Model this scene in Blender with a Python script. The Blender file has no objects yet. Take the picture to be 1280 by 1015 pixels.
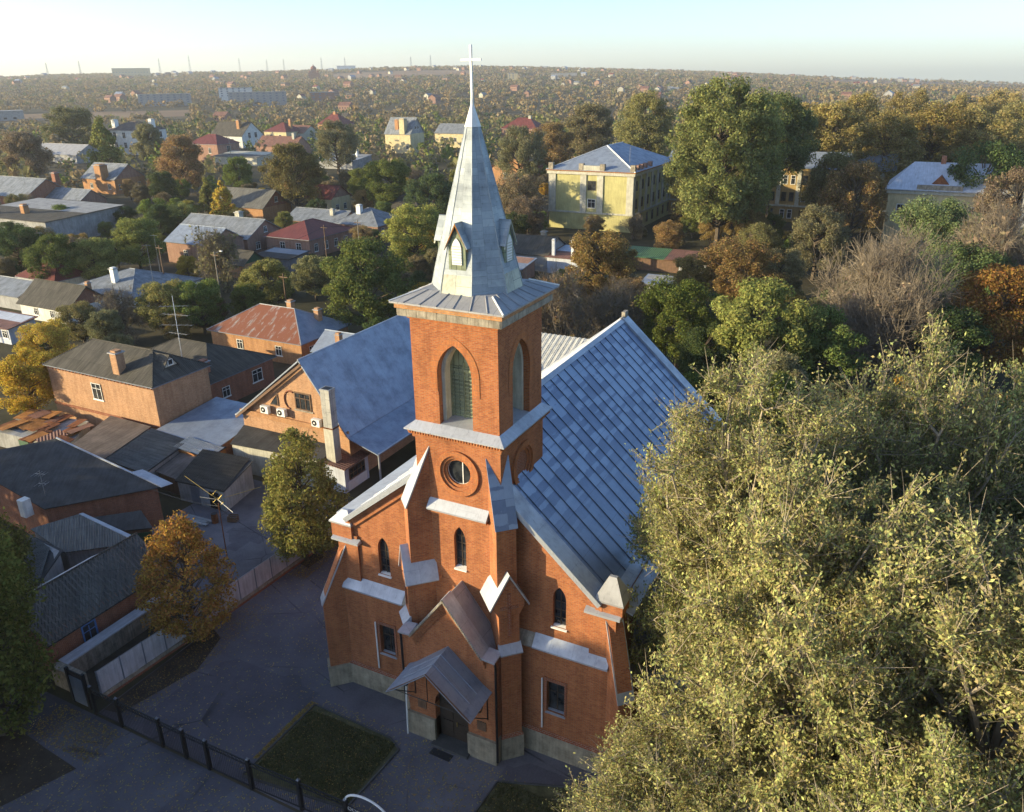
import bpy, math, random
import numpy as np
from mathutils import Vector, Matrix
from mathutils.geometry import tessellate_polygon

R = math.radians
scene = bpy.context.scene
COL = scene.collection

# ------------------------------------------------------------------ camera, sky, sun, exposure
cam_d = bpy.data.cameras.new('camera')
cam = bpy.data.objects.new('camera', cam_d); COL.objects.link(cam)
cam.location = (19.278, -34.0, 35.716)
_y, _p, _r = R(27.069), R(-22.368), R(-0.697)
fw = Vector((-math.sin(_y)*math.cos(_p), math.cos(_y)*math.cos(_p), math.sin(_p)))
rt = Vector((math.cos(_y), math.sin(_y), 0)); up = rt.cross(fw)
rt2 = rt*math.cos(_r) + up*math.sin(_r); up2 = -rt*math.sin(_r) + up*math.cos(_r)
cam.rotation_euler = Matrix((rt2, up2, -fw)).transposed().to_euler()
cam_d.sensor_fit = 'HORIZONTAL'; cam_d.sensor_width = 36.0
cam_d.lens = 1000.877/1280*36.0
cam_d.clip_start = 0.5; cam_d.clip_end = 30000
scene.camera = cam

SUN_EL, SUN_AZ = R(11.0), math.atan2(-0.83, -0.555)      # azimuth measured from +Y towards +X
sdir = Vector((math.sin(SUN_AZ)*math.cos(SUN_EL), math.cos(SUN_AZ)*math.cos(SUN_EL), math.sin(SUN_EL)))
world = bpy.data.worlds.new('World'); scene.world = world; world.use_nodes = True
wn = world.node_tree.nodes; wn.clear()
sky = wn.new('ShaderNodeTexSky'); sky.sky_type = 'NISHITA'; sky.sun_disc = False
sky.sun_elevation = SUN_EL; sky.sun_rotation = SUN_AZ
sky.altitude = 100; sky.air_density = 0.75; sky.dust_density = 1.0; sky.ozone_density = 2.2
bg = wn.new('ShaderNodeBackground'); bg.inputs['Strength'].default_value = 0.15
wo = wn.new('ShaderNodeOutputWorld')
world.node_tree.links.new(sky.outputs[0], bg.inputs[0]); world.node_tree.links.new(bg.outputs[0], wo.inputs[0])
sun_d = bpy.data.lights.new('sun', 'SUN'); sun_d.energy = 4.4; sun_d.angle = R(0.5); sun_d.color = (1.0, 0.84, 0.50)
sun = bpy.data.objects.new('sun', sun_d); COL.objects.link(sun)
sun.rotation_euler = sdir.to_track_quat('Z', 'Y').to_euler()
scene.view_settings.view_transform = 'Standard'; scene.view_settings.look = 'None'
scene.view_settings.gamma = 1.0; scene.view_settings.use_curve_mapping = False
scene.view_settings.exposure = 1.30
scene.cycles.max_bounces = 6; scene.cycles.transparent_max_bounces = 8
scene.cycles.volume_bounces = 0

# ------------------------------------------------------------------ materials
class NT:
    def __init__(s, name):
        s.m = bpy.data.materials.new(name); s.m.use_nodes = True
        s.t = s.m.node_tree; s.t.nodes.clear()
        s.o = s.n('ShaderNodeOutputMaterial')
    def n(s, t, **kw):
        x = s.t.nodes.new(t)
        for k, v in kw.items(): setattr(x, k, v)
        return x
    def l(s, a, b): s.t.links.new(a, b)
    def coord(s, kind='UV', scale=None):
        tc = s.n('ShaderNodeTexCoord'); o = tc.outputs[kind]
        if scale:
            mp = s.n('ShaderNodeMapping'); mp.inputs['Scale'].default_value = scale if isinstance(scale, tuple) else (scale,)*3
            s.l(o, mp.inputs[0]); o = mp.outputs[0]
        return o
    def noise(s, vec, scale, detail=4, rough=.6):
        x = s.n('ShaderNodeTexNoise'); x.inputs['Scale'].default_value = scale; x.inputs['Detail'].default_value = detail
        x.inputs['Roughness'].default_value = rough; s.l(vec, x.inputs['Vector']); return x.outputs['Fac']
    def ramp(s, fac, stops):
        x = s.n('ShaderNodeValToRGB'); e = x.color_ramp.elements
        while len(e) < len(stops): e.new(.5)
        for i, (p, c) in enumerate(stops): e[i].position = p; e[i].color = (*c, 1) if len(c) == 3 else c
        s.l(fac, x.inputs[0]); return x.outputs[0]
    def mix(s, fac, a, b, mode='MIX'):
        x = s.n('ShaderNodeMix', data_type='RGBA', blend_type=mode)
        for sock, v in ((x.inputs[0], fac), (x.inputs[6], a), (x.inputs[7], b)):
            if hasattr(v, 'is_linked'): s.l(v, sock)
            elif isinstance(v, (int, float)): sock.default_value = v
            else: sock.default_value = (*v, 1)
        return x.outputs[2]
    def math(s, op, a, b=None):
        x = s.n('ShaderNodeMath', operation=op)
        for i, v in enumerate((a, b)):
            if v is None: continue
            if hasattr(v, 'is_linked'): s.l(v, x.inputs[i])
            else: x.inputs[i].default_value = v
        return x.outputs[0]
    def pbr(s, col, rough=.8, metal=0., bump=None, bstr=.3, bdist=.02):
        b = s.n('ShaderNodeBsdfPrincipled')
        if hasattr(col, 'is_linked'): s.l(col, b.inputs['Base Color'])
        else: b.inputs['Base Color'].default_value = (*col, 1)
        if hasattr(rough, 'is_linked'): s.l(rough, b.inputs['Roughness'])
        else: b.inputs['Roughness'].default_value = rough
        b.inputs['Metallic'].default_value = metal
        if not hasattr(rough, 'is_linked') and rough > .8: b.inputs['Specular IOR Level'].default_value = .15
        if bump is not None:
            bp = s.n('ShaderNodeBump'); bp.inputs['Strength'].default_value = bstr; bp.inputs['Distance'].default_value = bdist
            s.l(bump, bp.inputs['Height']); s.l(bp.outputs[0], b.inputs['Normal'])
        s.l(b.outputs[0], s.o.inputs[0]); return s.m

def m_brick(name, c1, c2, mortar=(.30, .26, .22), var=.5, bw=.26, bh=.085):
    t = NT(name); uv = t.coord('UV')
    b = t.n('ShaderNodeTexBrick'); t.l(uv, b.inputs['Vector'])
    b.inputs['Color1'].default_value = (*c1, 1); b.inputs['Color2'].default_value = (*c2, 1); b.inputs['Mortar'].default_value = (*mortar, 1)
    b.inputs['Scale'].default_value = 1; b.inputs['Mortar Size'].default_value = .009; b.inputs['Brick Width'].default_value = bw
    b.inputs['Row Height'].default_value = bh; b.inputs['Bias'].default_value = -.1
    n1 = t.noise(uv, .45, 6, .65); n2 = t.noise(t.coord('UV', (6, 14, 1)), 1.0, 3)
    n3 = t.noise(t.coord('UV', (2.2, .25, 1)), 1.0, 4)
    c = t.mix(var, b.outputs['Color'], t.ramp(n1, [(.28, (.38, .35, .34)), (.42, (.82, .80, .79)), (.55, (1.0, 1.0, 1.0)), (.75, (1.25, 1.18, 1.08))]), 'MULTIPLY')
    c = t.mix(.55, c, t.ramp(n2, [(.3, (.6, .58, .56)), (.7, (1.25, 1.2, 1.15))]), 'MULTIPLY')
    c = t.mix(.35, c, t.ramp(n3, [(.35, (.5, .47, .45)), (.6, (1.1, 1.1, 1.1))]), 'MULTIPLY')
    return t.pbr(c, .9, 0, b.outputs['Fac'], -.35, .012)

def m_plain(name, col, rough=.8, metal=0., var=.35, scale=1.2, bstr=.15, streak=0.):
    t = NT(name); ob = t.coord('Object')
    n = t.noise(ob, scale, 6, .65); n2 = t.noise(ob, scale*9, 3, .6)
    lo = tuple(c*(1-var) for c in col); hi = tuple(min(1, c*(1+var*.8)) for c in col)
    c = t.ramp(n, [(.28, lo), (.72, hi)])
    c = t.mix(.4*var+.1, c, t.ramp(n2, [(.3, (.62, .62, .62)), (.7, (1.2, 1.2, 1.2))]), 'MULTIPLY')
    if streak:
        s = t.noise(t.coord('UV', (5, .35, 1)), 1.0, 5, .7)
        c = t.mix(streak, c, t.ramp(s, [(.38, (.42, .38, .34)), (.6, (1, 1, 1))]), 'MULTIPLY')
    return t.pbr(c, rough, metal, n2, bstr, .02)

def m_sheet(name, c1, c2, rough=.42, metal=.75, sw=.62, sh=1.4, rust=None, rust_amt=.0, mort=(.10, .11, .13), msize=.012, lo=.35):
    # lapped metal sheets: single sheets of a slightly different tone, dull stains, optional rust
    t = NT(name); uv = t.coord('UV')
    b = t.n('ShaderNodeTexBrick'); mp = t.n('ShaderNodeMapping'); mp.inputs['Rotation'].default_value = (0, 0, R(90))
    t.l(uv, mp.inputs[0]); t.l(mp.outputs[0], b.inputs['Vector'])
    b.inputs['Color1'].default_value = (*c1, 1); b.inputs['Color2'].default_value = (*c2, 1); b.inputs['Mortar'].default_value = (*mort, 1)
    b.inputs['Scale'].default_value = 1; b.inputs['Mortar Size'].default_value = msize; b.inputs['Mortar Smooth'].default_value = .3
    b.inputs['Brick Width'].default_value = sh; b.inputs['Row Height'].default_value = sw
    n1 = t.noise(uv, .55, 7, .7); n2 = t.noise(t.coord('UV', (9, 2.5, 1)), 1.0, 5, .7)
    c = t.mix(.6, b.outputs['Color'], t.ramp(n1, [(.36, (lo, lo, lo*1.08)), (.54, (1, 1, 1)), (.8, (1.2, 1.2, 1.2))]), 'MULTIPLY')
    c = t.mix(.5, c, t.ramp(n2, [(.30, (.35, .33, .30)), (.42, (.95, .95, .95)), (.8, (1.1, 1.1, 1.1))]), 'MULTIPLY')
    if rust:
        n3 = t.noise(t.coord('UV', (1.3, .35, 1)), 1.0, 6, .7)
        f = t.ramp(n3, [(max(0, .62-rust_amt), (0, 0, 0)), (min(1, .74-rust_amt), (1, 1, 1))])
        c = t.mix(f, c, rust)
    ro = t.ramp(n1, [(.3, (min(1, rough+.22),)*3), (.7, (rough-.06,)*3)])
    return t.pbr(c, ro, metal, n2, .12, .02)

def m_corr(name, c1, c2, rough=.85, metal=0., period=.18, moss=None):
    t = NT(name); uv = t.coord('UV')
    sx = t.n('ShaderNodeSeparateXYZ'); t.l(uv, sx.inputs[0])
    w = t.math('SINE', t.math('MULTIPLY', sx.outputs[0], 2*math.pi/period))
    n1 = t.noise(t.coord('UV', (.9, .3, 1)), 1.0, 7, .72); n2 = t.noise(t.coord('UV', (5, .35, 1)), 1.0, 4, .7)
    c = t.ramp(n1, [(.3, c1), (.7, c2)])
    c = t.mix(.6, c, t.ramp(n2, [(.32, (.45, .45, .45)), (.68, (1.45, 1.42, 1.36))]), 'MULTIPLY')
    b = t.n('ShaderNodeTexBrick'); t.l(uv, b.inputs['Vector']); b.inputs['Scale'].default_value = 1
    b.inputs['Brick Width'].default_value = 1.1; b.inputs['Row Height'].default_value = 1.6; b.inputs['Mortar Size'].default_value = .018
    b.inputs['Color1'].default_value = (.85, .85, .85, 1); b.inputs['Color2'].default_value = (1.12, 1.12, 1.12, 1); b.inputs['Mortar'].default_value = (.5, .5, .5, 1)
    c = t.mix(.7, c, b.outputs['Color'], 'MULTIPLY')
    return t.pbr(c, rough, metal, w, .8, .05)

def m_leaf(name, tr=.35, hv=.03, vlo=.55, vhi=1.45):
    t = NT(name)
    oi = t.n('ShaderNodeObjectInfo'); gi = t.n('ShaderNodeNewGeometry'); ri = gi.outputs['Random Per Island']
    h = t.n('ShaderNodeHueSaturation'); t.l(oi.outputs['Color'], h.inputs['Color'])
    mr = t.n('ShaderNodeMapRange'); mr.inputs[3].default_value = .5-hv; mr.inputs[4].default_value = .5+hv; t.l(ri, mr.inputs[0]); t.l(mr.outputs[0], h.inputs['Hue'])
    r2 = t.math('FRACT', t.math('MULTIPLY', ri, 17.31))
    mr2 = t.n('ShaderNodeMapRange'); mr2.inputs[3].default_value = vlo; mr2.inputs[4].default_value = vhi; t.l(r2, mr2.inputs[0]); t.l(mr2.outputs[0], h.inputs['Value'])
    nz = t.noise(t.coord('Object'), .8, 3); c = t.mix(.5, h.outputs[0], t.ramp(nz, [(.3, (.7, .75, .7)), (.7, (1.3, 1.25, 1.1))]), 'MULTIPLY')
    d = t.n('ShaderNodeBsdfDiffuse'); t.l(c, d.inputs[0])
    g = t.n('ShaderNodeBsdfTranslucent'); t.l(c, g.inputs[0])
    mx = t.n('ShaderNodeMixShader'); mx.inputs[0].default_value = tr; t.l(d.outputs[0], mx.inputs[1]); t.l(g.outputs[0], mx.inputs[2])
    t.l(mx.outputs[0], t.o.inputs[0]); return t.m

M = {}
M['brick'] = m_brick('church_brick', (.42, .145, .052), (.30, .086, .033), (.27, .19, .125))
M['brick_relief'] = m_brick('relief_brick', (.30, .085, .03), (.24, .065, .025))
M['brick_arch'] = m_brick('arch_brick', (.46, .17, .06), (.38, .12, .045), (.22, .14, .09), .4, .09, .30)
M['brick_old'] = m_brick('old_brick', (.52, .29, .155), (.41, .205, .10), (.34, .28, .22))
M['brick_red'] = m_brick('red_brick', (.34, .12, .06), (.26, .085, .045))
M['brick_pink'] = m_brick('pink_brick', (.36, .20, .15), (.30, .15, .11))
M['brick_orange'] = m_brick('orange_brick', (.50, .25, .10), (.42, .19, .07))
M['stone'] = m_plain('plinth_stone', (.33, .28, .20), .9, 0, .4, 1.5, .4, .35)
M['concrete'] = m_plain('weathered_concrete', (.34, .30, .24), .9, 0, .45, 2.0, .3, .6)
M['plaster'] = m_plain('pale_plaster', (.50, .48, .40), .9, 0, .25, 1.0, .15, .4)
M['white'] = m_plain('white_paint', (.72, .71, .68), .6, 0, .12, 2.0, .05)
M['whitewash'] = m_plain('whitewashed_wall', (.66, .65, .62), .9, 0, .22, .8, .2, .3)
M['cream'] = m_plain('cream_render', (.60, .50, .30), .9, 0, .2, .6, .1, .3)
M['yellowwall'] = m_plain('yellow_render', (.47, .43, .20), .9, 0, .22, .35, .1, .35)
M['shadedwall'] = m_plain('shaded_yellow_render', (.38, .27, .12), .9, 0, .25, .5, .1, .4)  # yellow render darkened in colour to stand in for shade on the wing
M['greywall'] = m_plain('grey_render', (.34, .34, .34), .9, 0, .3, .6, .2, .4)
M['bluewhite'] = m_plain('bluish_panel', (.50, .53, .60), .75, 0, .2, .8, .1, .35)
M['zinc'] = m_sheet('zinc_sheet', (.44, .46, .50), (.40, .42, .46), .45, .45, 1.3, 2.6, None, 0, (.30, .32, .36), .010, .6)
M['zincwarm'] = m_sheet('dull_zinc', (.36, .355, .36), (.32, .315, .32), .55, .3, 1.3, 2.6, None, 0, (.14, .14, .145), .010, .6)
def m_naveroof():
    # standing seam sheets: dark blue-grey metal with paler worn patches that end cleanly at the seams and laps
    t = NT('nave_roof_sheet'); uv = t.coord('UV'); sx = t.n('ShaderNodeSeparateXYZ'); t.l(uv, sx.inputs[0])
    cell = t.math('FLOOR', t.math('DIVIDE', t.math('SUBTRACT', sx.outputs[0], SEAM0), SEAMS))
    cv = t.n('ShaderNodeCombineXYZ'); t.l(t.math('MULTIPLY', cell, 7.31), cv.inputs[0]); t.l(t.math('MULTIPLY', sx.outputs[1], 1.5), cv.inputs[1])
    big = t.noise(t.coord('UV', (.06, .09, 1)), 1.0, 2)
    pn = t.noise(cv.outputs[0], 1.0, 1, .4); wob = t.noise(uv, 2.6, 3)
    f = t.math('ADD', t.math('ADD', pn, t.math('MULTIPLY', big, .55)), t.math('MULTIPLY', wob, .10))
    patch = t.ramp(f, [(.82, (0, 0, 0)), (.84, (1, 1, 1))])
    n1 = t.noise(uv, .8, 6, .7); n2 = t.noise(t.coord('UV', (7, 3, 1)), 1.0, 5, .7)
    dark = t.ramp(n1, [(.3, (.12, .155, .235)), (.7, (.165, .205, .30))]); pale = t.ramp(n1, [(.3, (.21, .26, .355)), (.7, (.27, .325, .425))])
    c = t.mix(patch, dark, pale); mid = t.ramp(n1, [(.3, (.155, .195, .28)), (.7, (.225, .27, .365))])
    vv = t.math('ADD', sx.outputs[1], t.math('MULTIPLY', big, 6.0)); c = t.mix(t.ramp(t.math('DIVIDE', vv, 20.0), [(.34, (1, 1, 1)), (.50, (0, 0, 0))]), c, mid)
    c = t.mix(.55, c, t.ramp(n2, [(.27, (.25, .22, .2)), (.36, (.95, .95, .95)), (.8, (1.1, 1.1, 1.1))]), 'MULTIPLY')
    lap = t.math('FRACT', t.math('DIVIDE', sx.outputs[1], 1.9)); c = t.mix(t.ramp(lap, [(.0, (.6, .6, .6)), (.018, (0, 0, 0))]), c, (.06, .07, .10))
    return t.pbr(c, .45, .45, n2, .12, .02)
SEAM0, SEAMS = -1.25+.32, 1.06
M['naveroof'] = m_naveroof(); M['seam'] = m_plain('seam_metal', (.10, .12, .17), .5, .4, .3, 3.0)
M['spire'] = m_sheet('spire_sheet', (.36, .395, .415), (.27, .305, .335), .55, .25, 1.5, .36, (.22, .09, .03), -.10, (.22, .245, .26), .010, .55)
M['spirebase'] = m_sheet('rusty_pale_sheet', (.48, .48, .38), (.42, .42, .35), .6, .15, 3.0, 3.0, (.36, .15, .035), .06)
M['roofblue'] = m_sheet('blue_grey_roof_sheet', (.30, .345, .42), (.26, .30, .37), .5, .4, 1.1, 8.0, None, 0, (.24, .27, .31), .02, .55)
M['roofzinc'] = m_sheet('old_roof_zinc', (.27, .285, .30), (.20, .215, .235), .55, .35, .6, 2.0)
M['rustroof'] = m_sheet('rusty_roof_sheet', (.40, .40, .40), (.30, .27, .25), .65, .15, .7, 1.5, (.20, .065, .03), .27)
M['rust'] = m_plain('rusted_iron', (.22, .085, .04), .85, .1, .6, 1.2, .4, .4)
M['rust_o'] = m_plain('orange_rusted_iron', (.36, .16, .05), .85, .1, .5, 1.2, .4, .4)
M['asb'] = m_corr('dark_corrugated_sheet', (.060, .056, .050), (.125, .115, .10))
M['asbgrey'] = m_corr('grey_corrugated_sheet', (.10, .10, .098), (.20, .195, .185))
M['asbwhite'] = m_corr('pale_corrugated_sheet', (.50, .49, .45), (.62, .61, .57), .6, .1)
M['felt'] = m_plain('roofing_felt', (.06, .06, .062), .92, 0, .4, .5, .3, .4)
M['feltbrown'] = m_plain('brown_roofing_felt', (.16, .13, .115), .92, 0, .4, .5, .3, .5)
M['redroof'] = m_corr('dark_red_roof_sheet', (.14, .030, .024), (.19, .045, .035), .6, .1, .3)
M['brownroof'] = m_corr('brown_roof_sheet', (.15, .07, .05), (.22, .10, .07), .7, .05, .3)
M['greenroof'] = m_corr('green_roof_sheet', (.05, .12, .05), (.08, .17, .07), .6, .1, .4)
M['greendark'] = m_plain('dark_green_paint', (.02, .08, .04), .6, 0, .3)
M['greenwood'] = m_sheet('weathered_green_boards', (.23, .26, .16), (.17, .20, .13), .8, 0, .28, 1.6, None, 0, (.08, .09, .06), .02)
M['wood'] = m_plain('brown_wood', (.16, .085, .045), .7, 0, .4, 2.0, .2, .4)
M['darkwood'] = m_plain('dark_door_wood', (.045, .03, .02), .6, 0, .4, 3.0, .2)
M['orangewood'] = m_plain('orange_stained_wood', (.40, .15, .035), .6, 0, .3, 2.0)
M['iron'] = m_plain('black_iron', (.018, .018, .02), .5, .4, .3, 4.0)
M['steel'] = m_sheet('galvanised_duct', (.50, .49, .46), (.42, .41, .39), .45, .5, 1.0, 1.2)
M['gold'] = m_plain('brass_tube', (.45, .33, .10), .45, .6, .2, 4.0)
M['bluepaint'] = m_plain('blue_paint', (.07, .17, .42), .5, 0, .25, 3.0)
M['fencepanel'] = m_plain('grey_sheet_panel', (.50, .49, .52), .8, 0, .22, .8, .15, .45)
M['greypaint'] = m_plain('grey_painted_metal', (.16, .18, .22), .5, .2, .25)
def m_asphalt(name, col):
    t = NT(name); ob = t.coord('Object'); n0 = t.noise(ob, .12, 5, .6); n1 = t.noise(ob, .7, 6, .7); n2 = t.noise(ob, 9, 3, .7)
    lo = tuple(c*.72 for c in col); hi = tuple(c*1.28 for c in col)
    c = t.ramp(n0, [(.35, lo), (.65, hi)])
    c = t.mix(.55, c, t.ramp(n1, [(.3, (.66, .66, .68)), (.5, (1, 1, 1)), (.72, (1.28, 1.25, 1.2))]), 'MULTIPLY')
    c = t.mix(.35, c, t.ramp(n2, [(.3, (.6, .6, .6)), (.7, (1.35, 1.35, 1.35))]), 'MULTIPLY')
    wv = t.mix(.12, ob, t.n('ShaderNodeTexNoise').outputs['Color'])
    v = t.n('ShaderNodeTexVoronoi', feature='DISTANCE_TO_EDGE'); v.inputs['Scale'].default_value = .22; t.l(wv, v.inputs['Vector'])
    brk = t.ramp(t.noise(ob, .35, 2), [(.45, (0, 0, 0)), (.6, (1, 1, 1))])
    f = t.math('MULTIPLY', t.ramp(v.outputs['Distance'], [(.0, (1, 1, 1)), (.012, (0, 0, 0))]), brk)
    c = t.mix(f, c, tuple(q*.35 for q in col))
    v2 = t.n('ShaderNodeTexVoronoi', distance='CHEBYCHEV'); v2.inputs['Scale'].default_value = .16; t.l(ob, v2.inputs['Vector'])
    sp = t.n('ShaderNodeSeparateColor'); t.l(v2.outputs['Color'], sp.inputs[0]); c = t.mix(1.0, c, t.ramp(sp.outputs[0], [(.78, (1, 1, 1)), (.79, (.78, .78, .80))]), 'MULTIPLY')
    return t.pbr(c, .95, 0, n2, .3, .01)
M['asphalt'] = m_asphalt('asphalt', (.135, .127, .140)); M['pavement'] = m_asphalt('street_asphalt', (.118, .112, .123))
M['kerb'] = m_plain('kerb_stone', (.085, .083, .08), .9, 0, .3, 2.0, .3)
M['soil'] = m_plain('garden_soil', (.06, .048, .036), .98, 0, .5, .8, .5)
M['lawn'] = m_plain('lawn_turf', (.10, .095, .045), .98, 0, .6, 1.4, .6)
M['mat'] = m_plain('rubber_mat', (.03, .03, .032), .9, 0, .3, 6)
M['bark'] = m_plain('bark', (.10, .078, .058), .95, 0, .45, 3.0, .5)
M['twigbrown'] = m_plain('brown_twig_bark', (.215, .175, .13), .95, 0, .3, 2.0, .3)
M['twig'] = m_plain('pale_twig_bark', (.30, .25, .185), .95, 0, .3, 2.0, .3)
M['leaf'] = m_leaf('leaf')
M['leafhero'] = m_leaf('leaf_pale_and_green', .38, .05, .42, 1.7)
M['farleaf'] = m_leaf('far_leaf', .25, .012, .78, 1.22)
def m_glass():
    t = NT('window_glass'); n = t.noise(t.coord('Object'), 1.5, 2)
    return t.pbr(t.ramp(n, [(.35, (.012, .014, .018)), (.7, (.05, .055, .06))]), .12, 0)
M['glass'] = m_glass()
def m_ground():
    t = NT('town_ground'); ob = t.coord('Object')
    n1 = t.noise(ob, .02, 8, .65); n2 = t.noise(ob, .25, 6, .7); n3 = t.noise(ob, .006, 5, .6)
    c = t.ramp(n1, [(.30, (.040, .040, .020)), (.48, (.060, .056, .032)), (.62, (.085, .068, .045)), (.8, (.11, .09, .065))])
    c = t.mix(.7, c, t.ramp(n2, [(.3, (.45, .45, .45)), (.7, (1.35, 1.3, 1.2))]), 'MULTIPLY')
    c = t.mix(.5, c, t.ramp(n3, [(.35, (.7, .75, .7)), (.65, (1.3, 1.2, 1.1))]), 'MULTIPLY')
    return t.pbr(c, 1.0, 0, n2, .4, .3)
M['ground'] = m_ground()
def m_field(name, c1, c2):
    t = NT(name); n = t.noise(t.coord('Object', (.004, .02, .01)), 1.0, 6, .6)
    return t.pbr(t.ramp(n, [(.3, c1), (.7, c2)]), 1.0)
M['field'] = m_field('dry_field', (.16, .10, .065), (.26, .18, .11))
M['plough'] = m_field('ploughed_field', (.075, .045, .035), (.12, .075, .055))

# ------------------------------------------------------------------ mesh builder
def autouv(me):
    n = len(me.loops)
    vi = np.empty(n, np.int32); me.loops.foreach_get('vertex_index', vi)
    co = np.empty(len(me.vertices)*3, np.float32); me.vertices.foreach_get('co', co); co = co.reshape(-1, 3)
    pn = np.empty(len(me.polygons)*3, np.float32); me.polygons.foreach_get('normal', pn); pn = pn.reshape(-1, 3)
    lt = np.empty(len(me.polygons), np.int32); me.polygons.foreach_get('loop_total', lt)
    N = np.repeat(pn, lt, axis=0); Pp = co[vi]
    T = np.stack([-N[:, 1], N[:, 0], np.zeros(len(N))], 1); ln = np.linalg.norm(T, axis=1)
    flat = ln < .05; T[flat] = (1, 0, 0); ln[flat] = 1; T /= ln[:, None]
    B = np.cross(N, T)
    uv = np.stack([(Pp*T).sum(1), (Pp*B).sum(1)], 1).astype(np.float32)
    l = me.uv_layers.new(name='UVMap'); l.data.foreach_set('uv', uv.ravel())

class MB:
    def __init__(s): s.v = []; s.f = []; s.mi = []; s.mats = []; s.M = None
    def _m(s, m):
        if m not in s.mats: s.mats.append(m)
        return s.mats.index(m)
    def add(s, vs, fs, m):
        o = len(s.v); k = s._m(m)
        s.v += [tuple(s.M @ Vector(p)) if s.M else tuple(p) for p in vs]
        s.f += [[i+o for i in f] for f in fs]; s.mi += [k]*len(fs)
    def box(s, x0, x1, y0, y1, z0, z1, m):
        s.add([(x0,y0,z0),(x1,y0,z0),(x1,y1,z0),(x0,y1,z0),(x0,y0,z1),(x1,y0,z1),(x1,y1,z1),(x0,y1,z1)],
              [(0,3,2,1),(4,5,6,7),(0,1,5,4),(1,2,6,5),(2,3,7,6),(3,0,4,7)], m)
    def face(s, pts, m): s.add(pts, [list(range(len(pts)))], m)
    def hexa(s, b, t, m):
        n = len(b); s.add(list(b)+list(t), [list(range(n))[::-1], list(range(n, 2*n))]+[(i, (i+1) % n, n+(i+1) % n, n+i) for i in range(n)], m)
    def prism(s, poly, fn, a, b, m):
        # poly: (p,q) outline; fn(p,q,t) -> xyz ; extruded t from a to b
        s.hexa([fn(p, q, a) for p, q in poly], [fn(p, q, b) for p, q in poly], m)
    def slab(s, pts, th, m, dn=None):
        # sheet with thickness below its plane
        a, b, c = Vector(pts[0]), Vector(pts[1]), Vector(pts[2]); n = (b-a).cross(c-a).normalized()
        if n.z < 0: pts = pts[::-1]; n = -n
        if dn: n = Vector(dn)
        s.hexa([tuple(Vector(p)-n*th) for p in pts], pts, m)
    def tube(s, pts, rs, n, m, cap=True):
        pts = [Vector(p) for p in pts]; rings = []; vs = []; fs = []
        if not isinstance(rs, (list, tuple)): rs = [rs]*len(pts)
        for i, p in enumerate(pts):
            d = (pts[min(i+1, len(pts)-1)]-pts[max(i-1, 0)]).normalized()
            a = d.cross(Vector((0, 0, 1)) if abs(d.z) < .9 else Vector((1, 0, 0))).normalized(); b = d.cross(a)
            for k in range(n):
                t = 2*math.pi*k/n; vs.append(tuple(p+(a*math.cos(t)+b*math.sin(t))*rs[i]))
        for i in range(len(pts)-1):
            for k in range(n): fs.append((i*n+k, i*n+(k+1) % n, (i+1)*n+(k+1) % n, (i+1)*n+k))
        if cap: fs.append(list(range(n))); fs.append(list(range((len(pts)-1)*n, len(pts)*n)))
        s.add(vs, fs, m)
    def panel(s, fn, outer, holes, depth, m, mr=None):
        # wall sheet in (u,z) with holes; fn(u,z,inward) -> xyz ; reveals run inward
        tri = tessellate_polygon([[Vector((u, z, 0)) for u, z in q] for q in [outer]+holes])
        pts = [p for q in [outer]+holes for p in q]
        s.add([fn(u, z, 0) for u, z in pts], [list(t) for t in tri], m)
        for h in holes:
            n = len(h); vs = [fn(u, z, 0) for u, z in h]+[fn(u, z, depth) for u, z in h]
            s.add(vs, [(i, (i+1) % n, n+(i+1) % n, n+i) for i in range(n)], mr or m)
    def corr(s, o, u, v, m, per=.18, amp=.025, th=None):
        # corrugated sheet: origin o, across u (waves), down v
        o, u, v = Vector(o), Vector(u), Vector(v); n = u.cross(v).normalized()
        if n.z < 0: n = -n
        k = max(4, int(u.length/per)*2); vs = []
        for i in range(k+1):
            p = o+u*(i/k)+n*(amp if i % 2 else -amp); vs += [tuple(p), tuple(p+v)]
        s.add(vs, [(2*i, 2*i+2, 2*i+3, 2*i+1) for i in range(k)], m)
    def build(s, name, parent=None, loc=None, smooth=False):
        me = bpy.data.meshes.new(name); me.from_pydata(s.v, [], s.f)
        for m in s.mats: me.materials.append(m)
        me.polygons.foreach_set('material_index', s.mi); me.update()
        import bmesh
        bm = bmesh.new(); bm.from_mesh(me); bmesh.ops.recalc_face_normals(bm, faces=bm.faces); bm.to_mesh(me); bm.free()
        autouv(me)
        if smooth: me.polygons.foreach_set('use_smooth', [True]*len(me.polygons))
        o = bpy.data.objects.new(name, me); COL.objects.link(o)
        if loc: o.location = loc
        if parent: o.parent = parent
        return o

def tag(o, label=None, cat=None, group=None, kind=None):
    if label: o['label'] = label
    if cat: o['category'] = cat
    if group: o['group'] = group
    if kind: o['kind'] = kind
    return o
def thing(name, label, cat, loc=(0, 0, 0), rz=0, group=None):
    o = bpy.data.objects.new(name, None); COL.objects.link(o); o.location = loc; o.rotation_euler = (0, 0, rz); o.empty_display_size = .3
    return tag(o, label, cat, group)
def arch(w, z0, zs, za, cx=0, n=9, off=0):
    # pointed arch outline
    w2, h = w+off, za-zs+off; r = (w2*w2+h*h)/(2*w2); pts = [(cx-w2, z0), (cx+w2, z0)]
    e = math.asin(min(1, h/r))
    for i in range(n+1): a = e*i/n; pts.append((cx+w2-r+r*math.cos(a), zs+r*math.sin(a)))
    for i in range(n-1, -1, -1): a = e*i/n; pts.append((cx-w2+r-r*math.cos(a), zs+r*math.sin(a)))
    return pts
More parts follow.
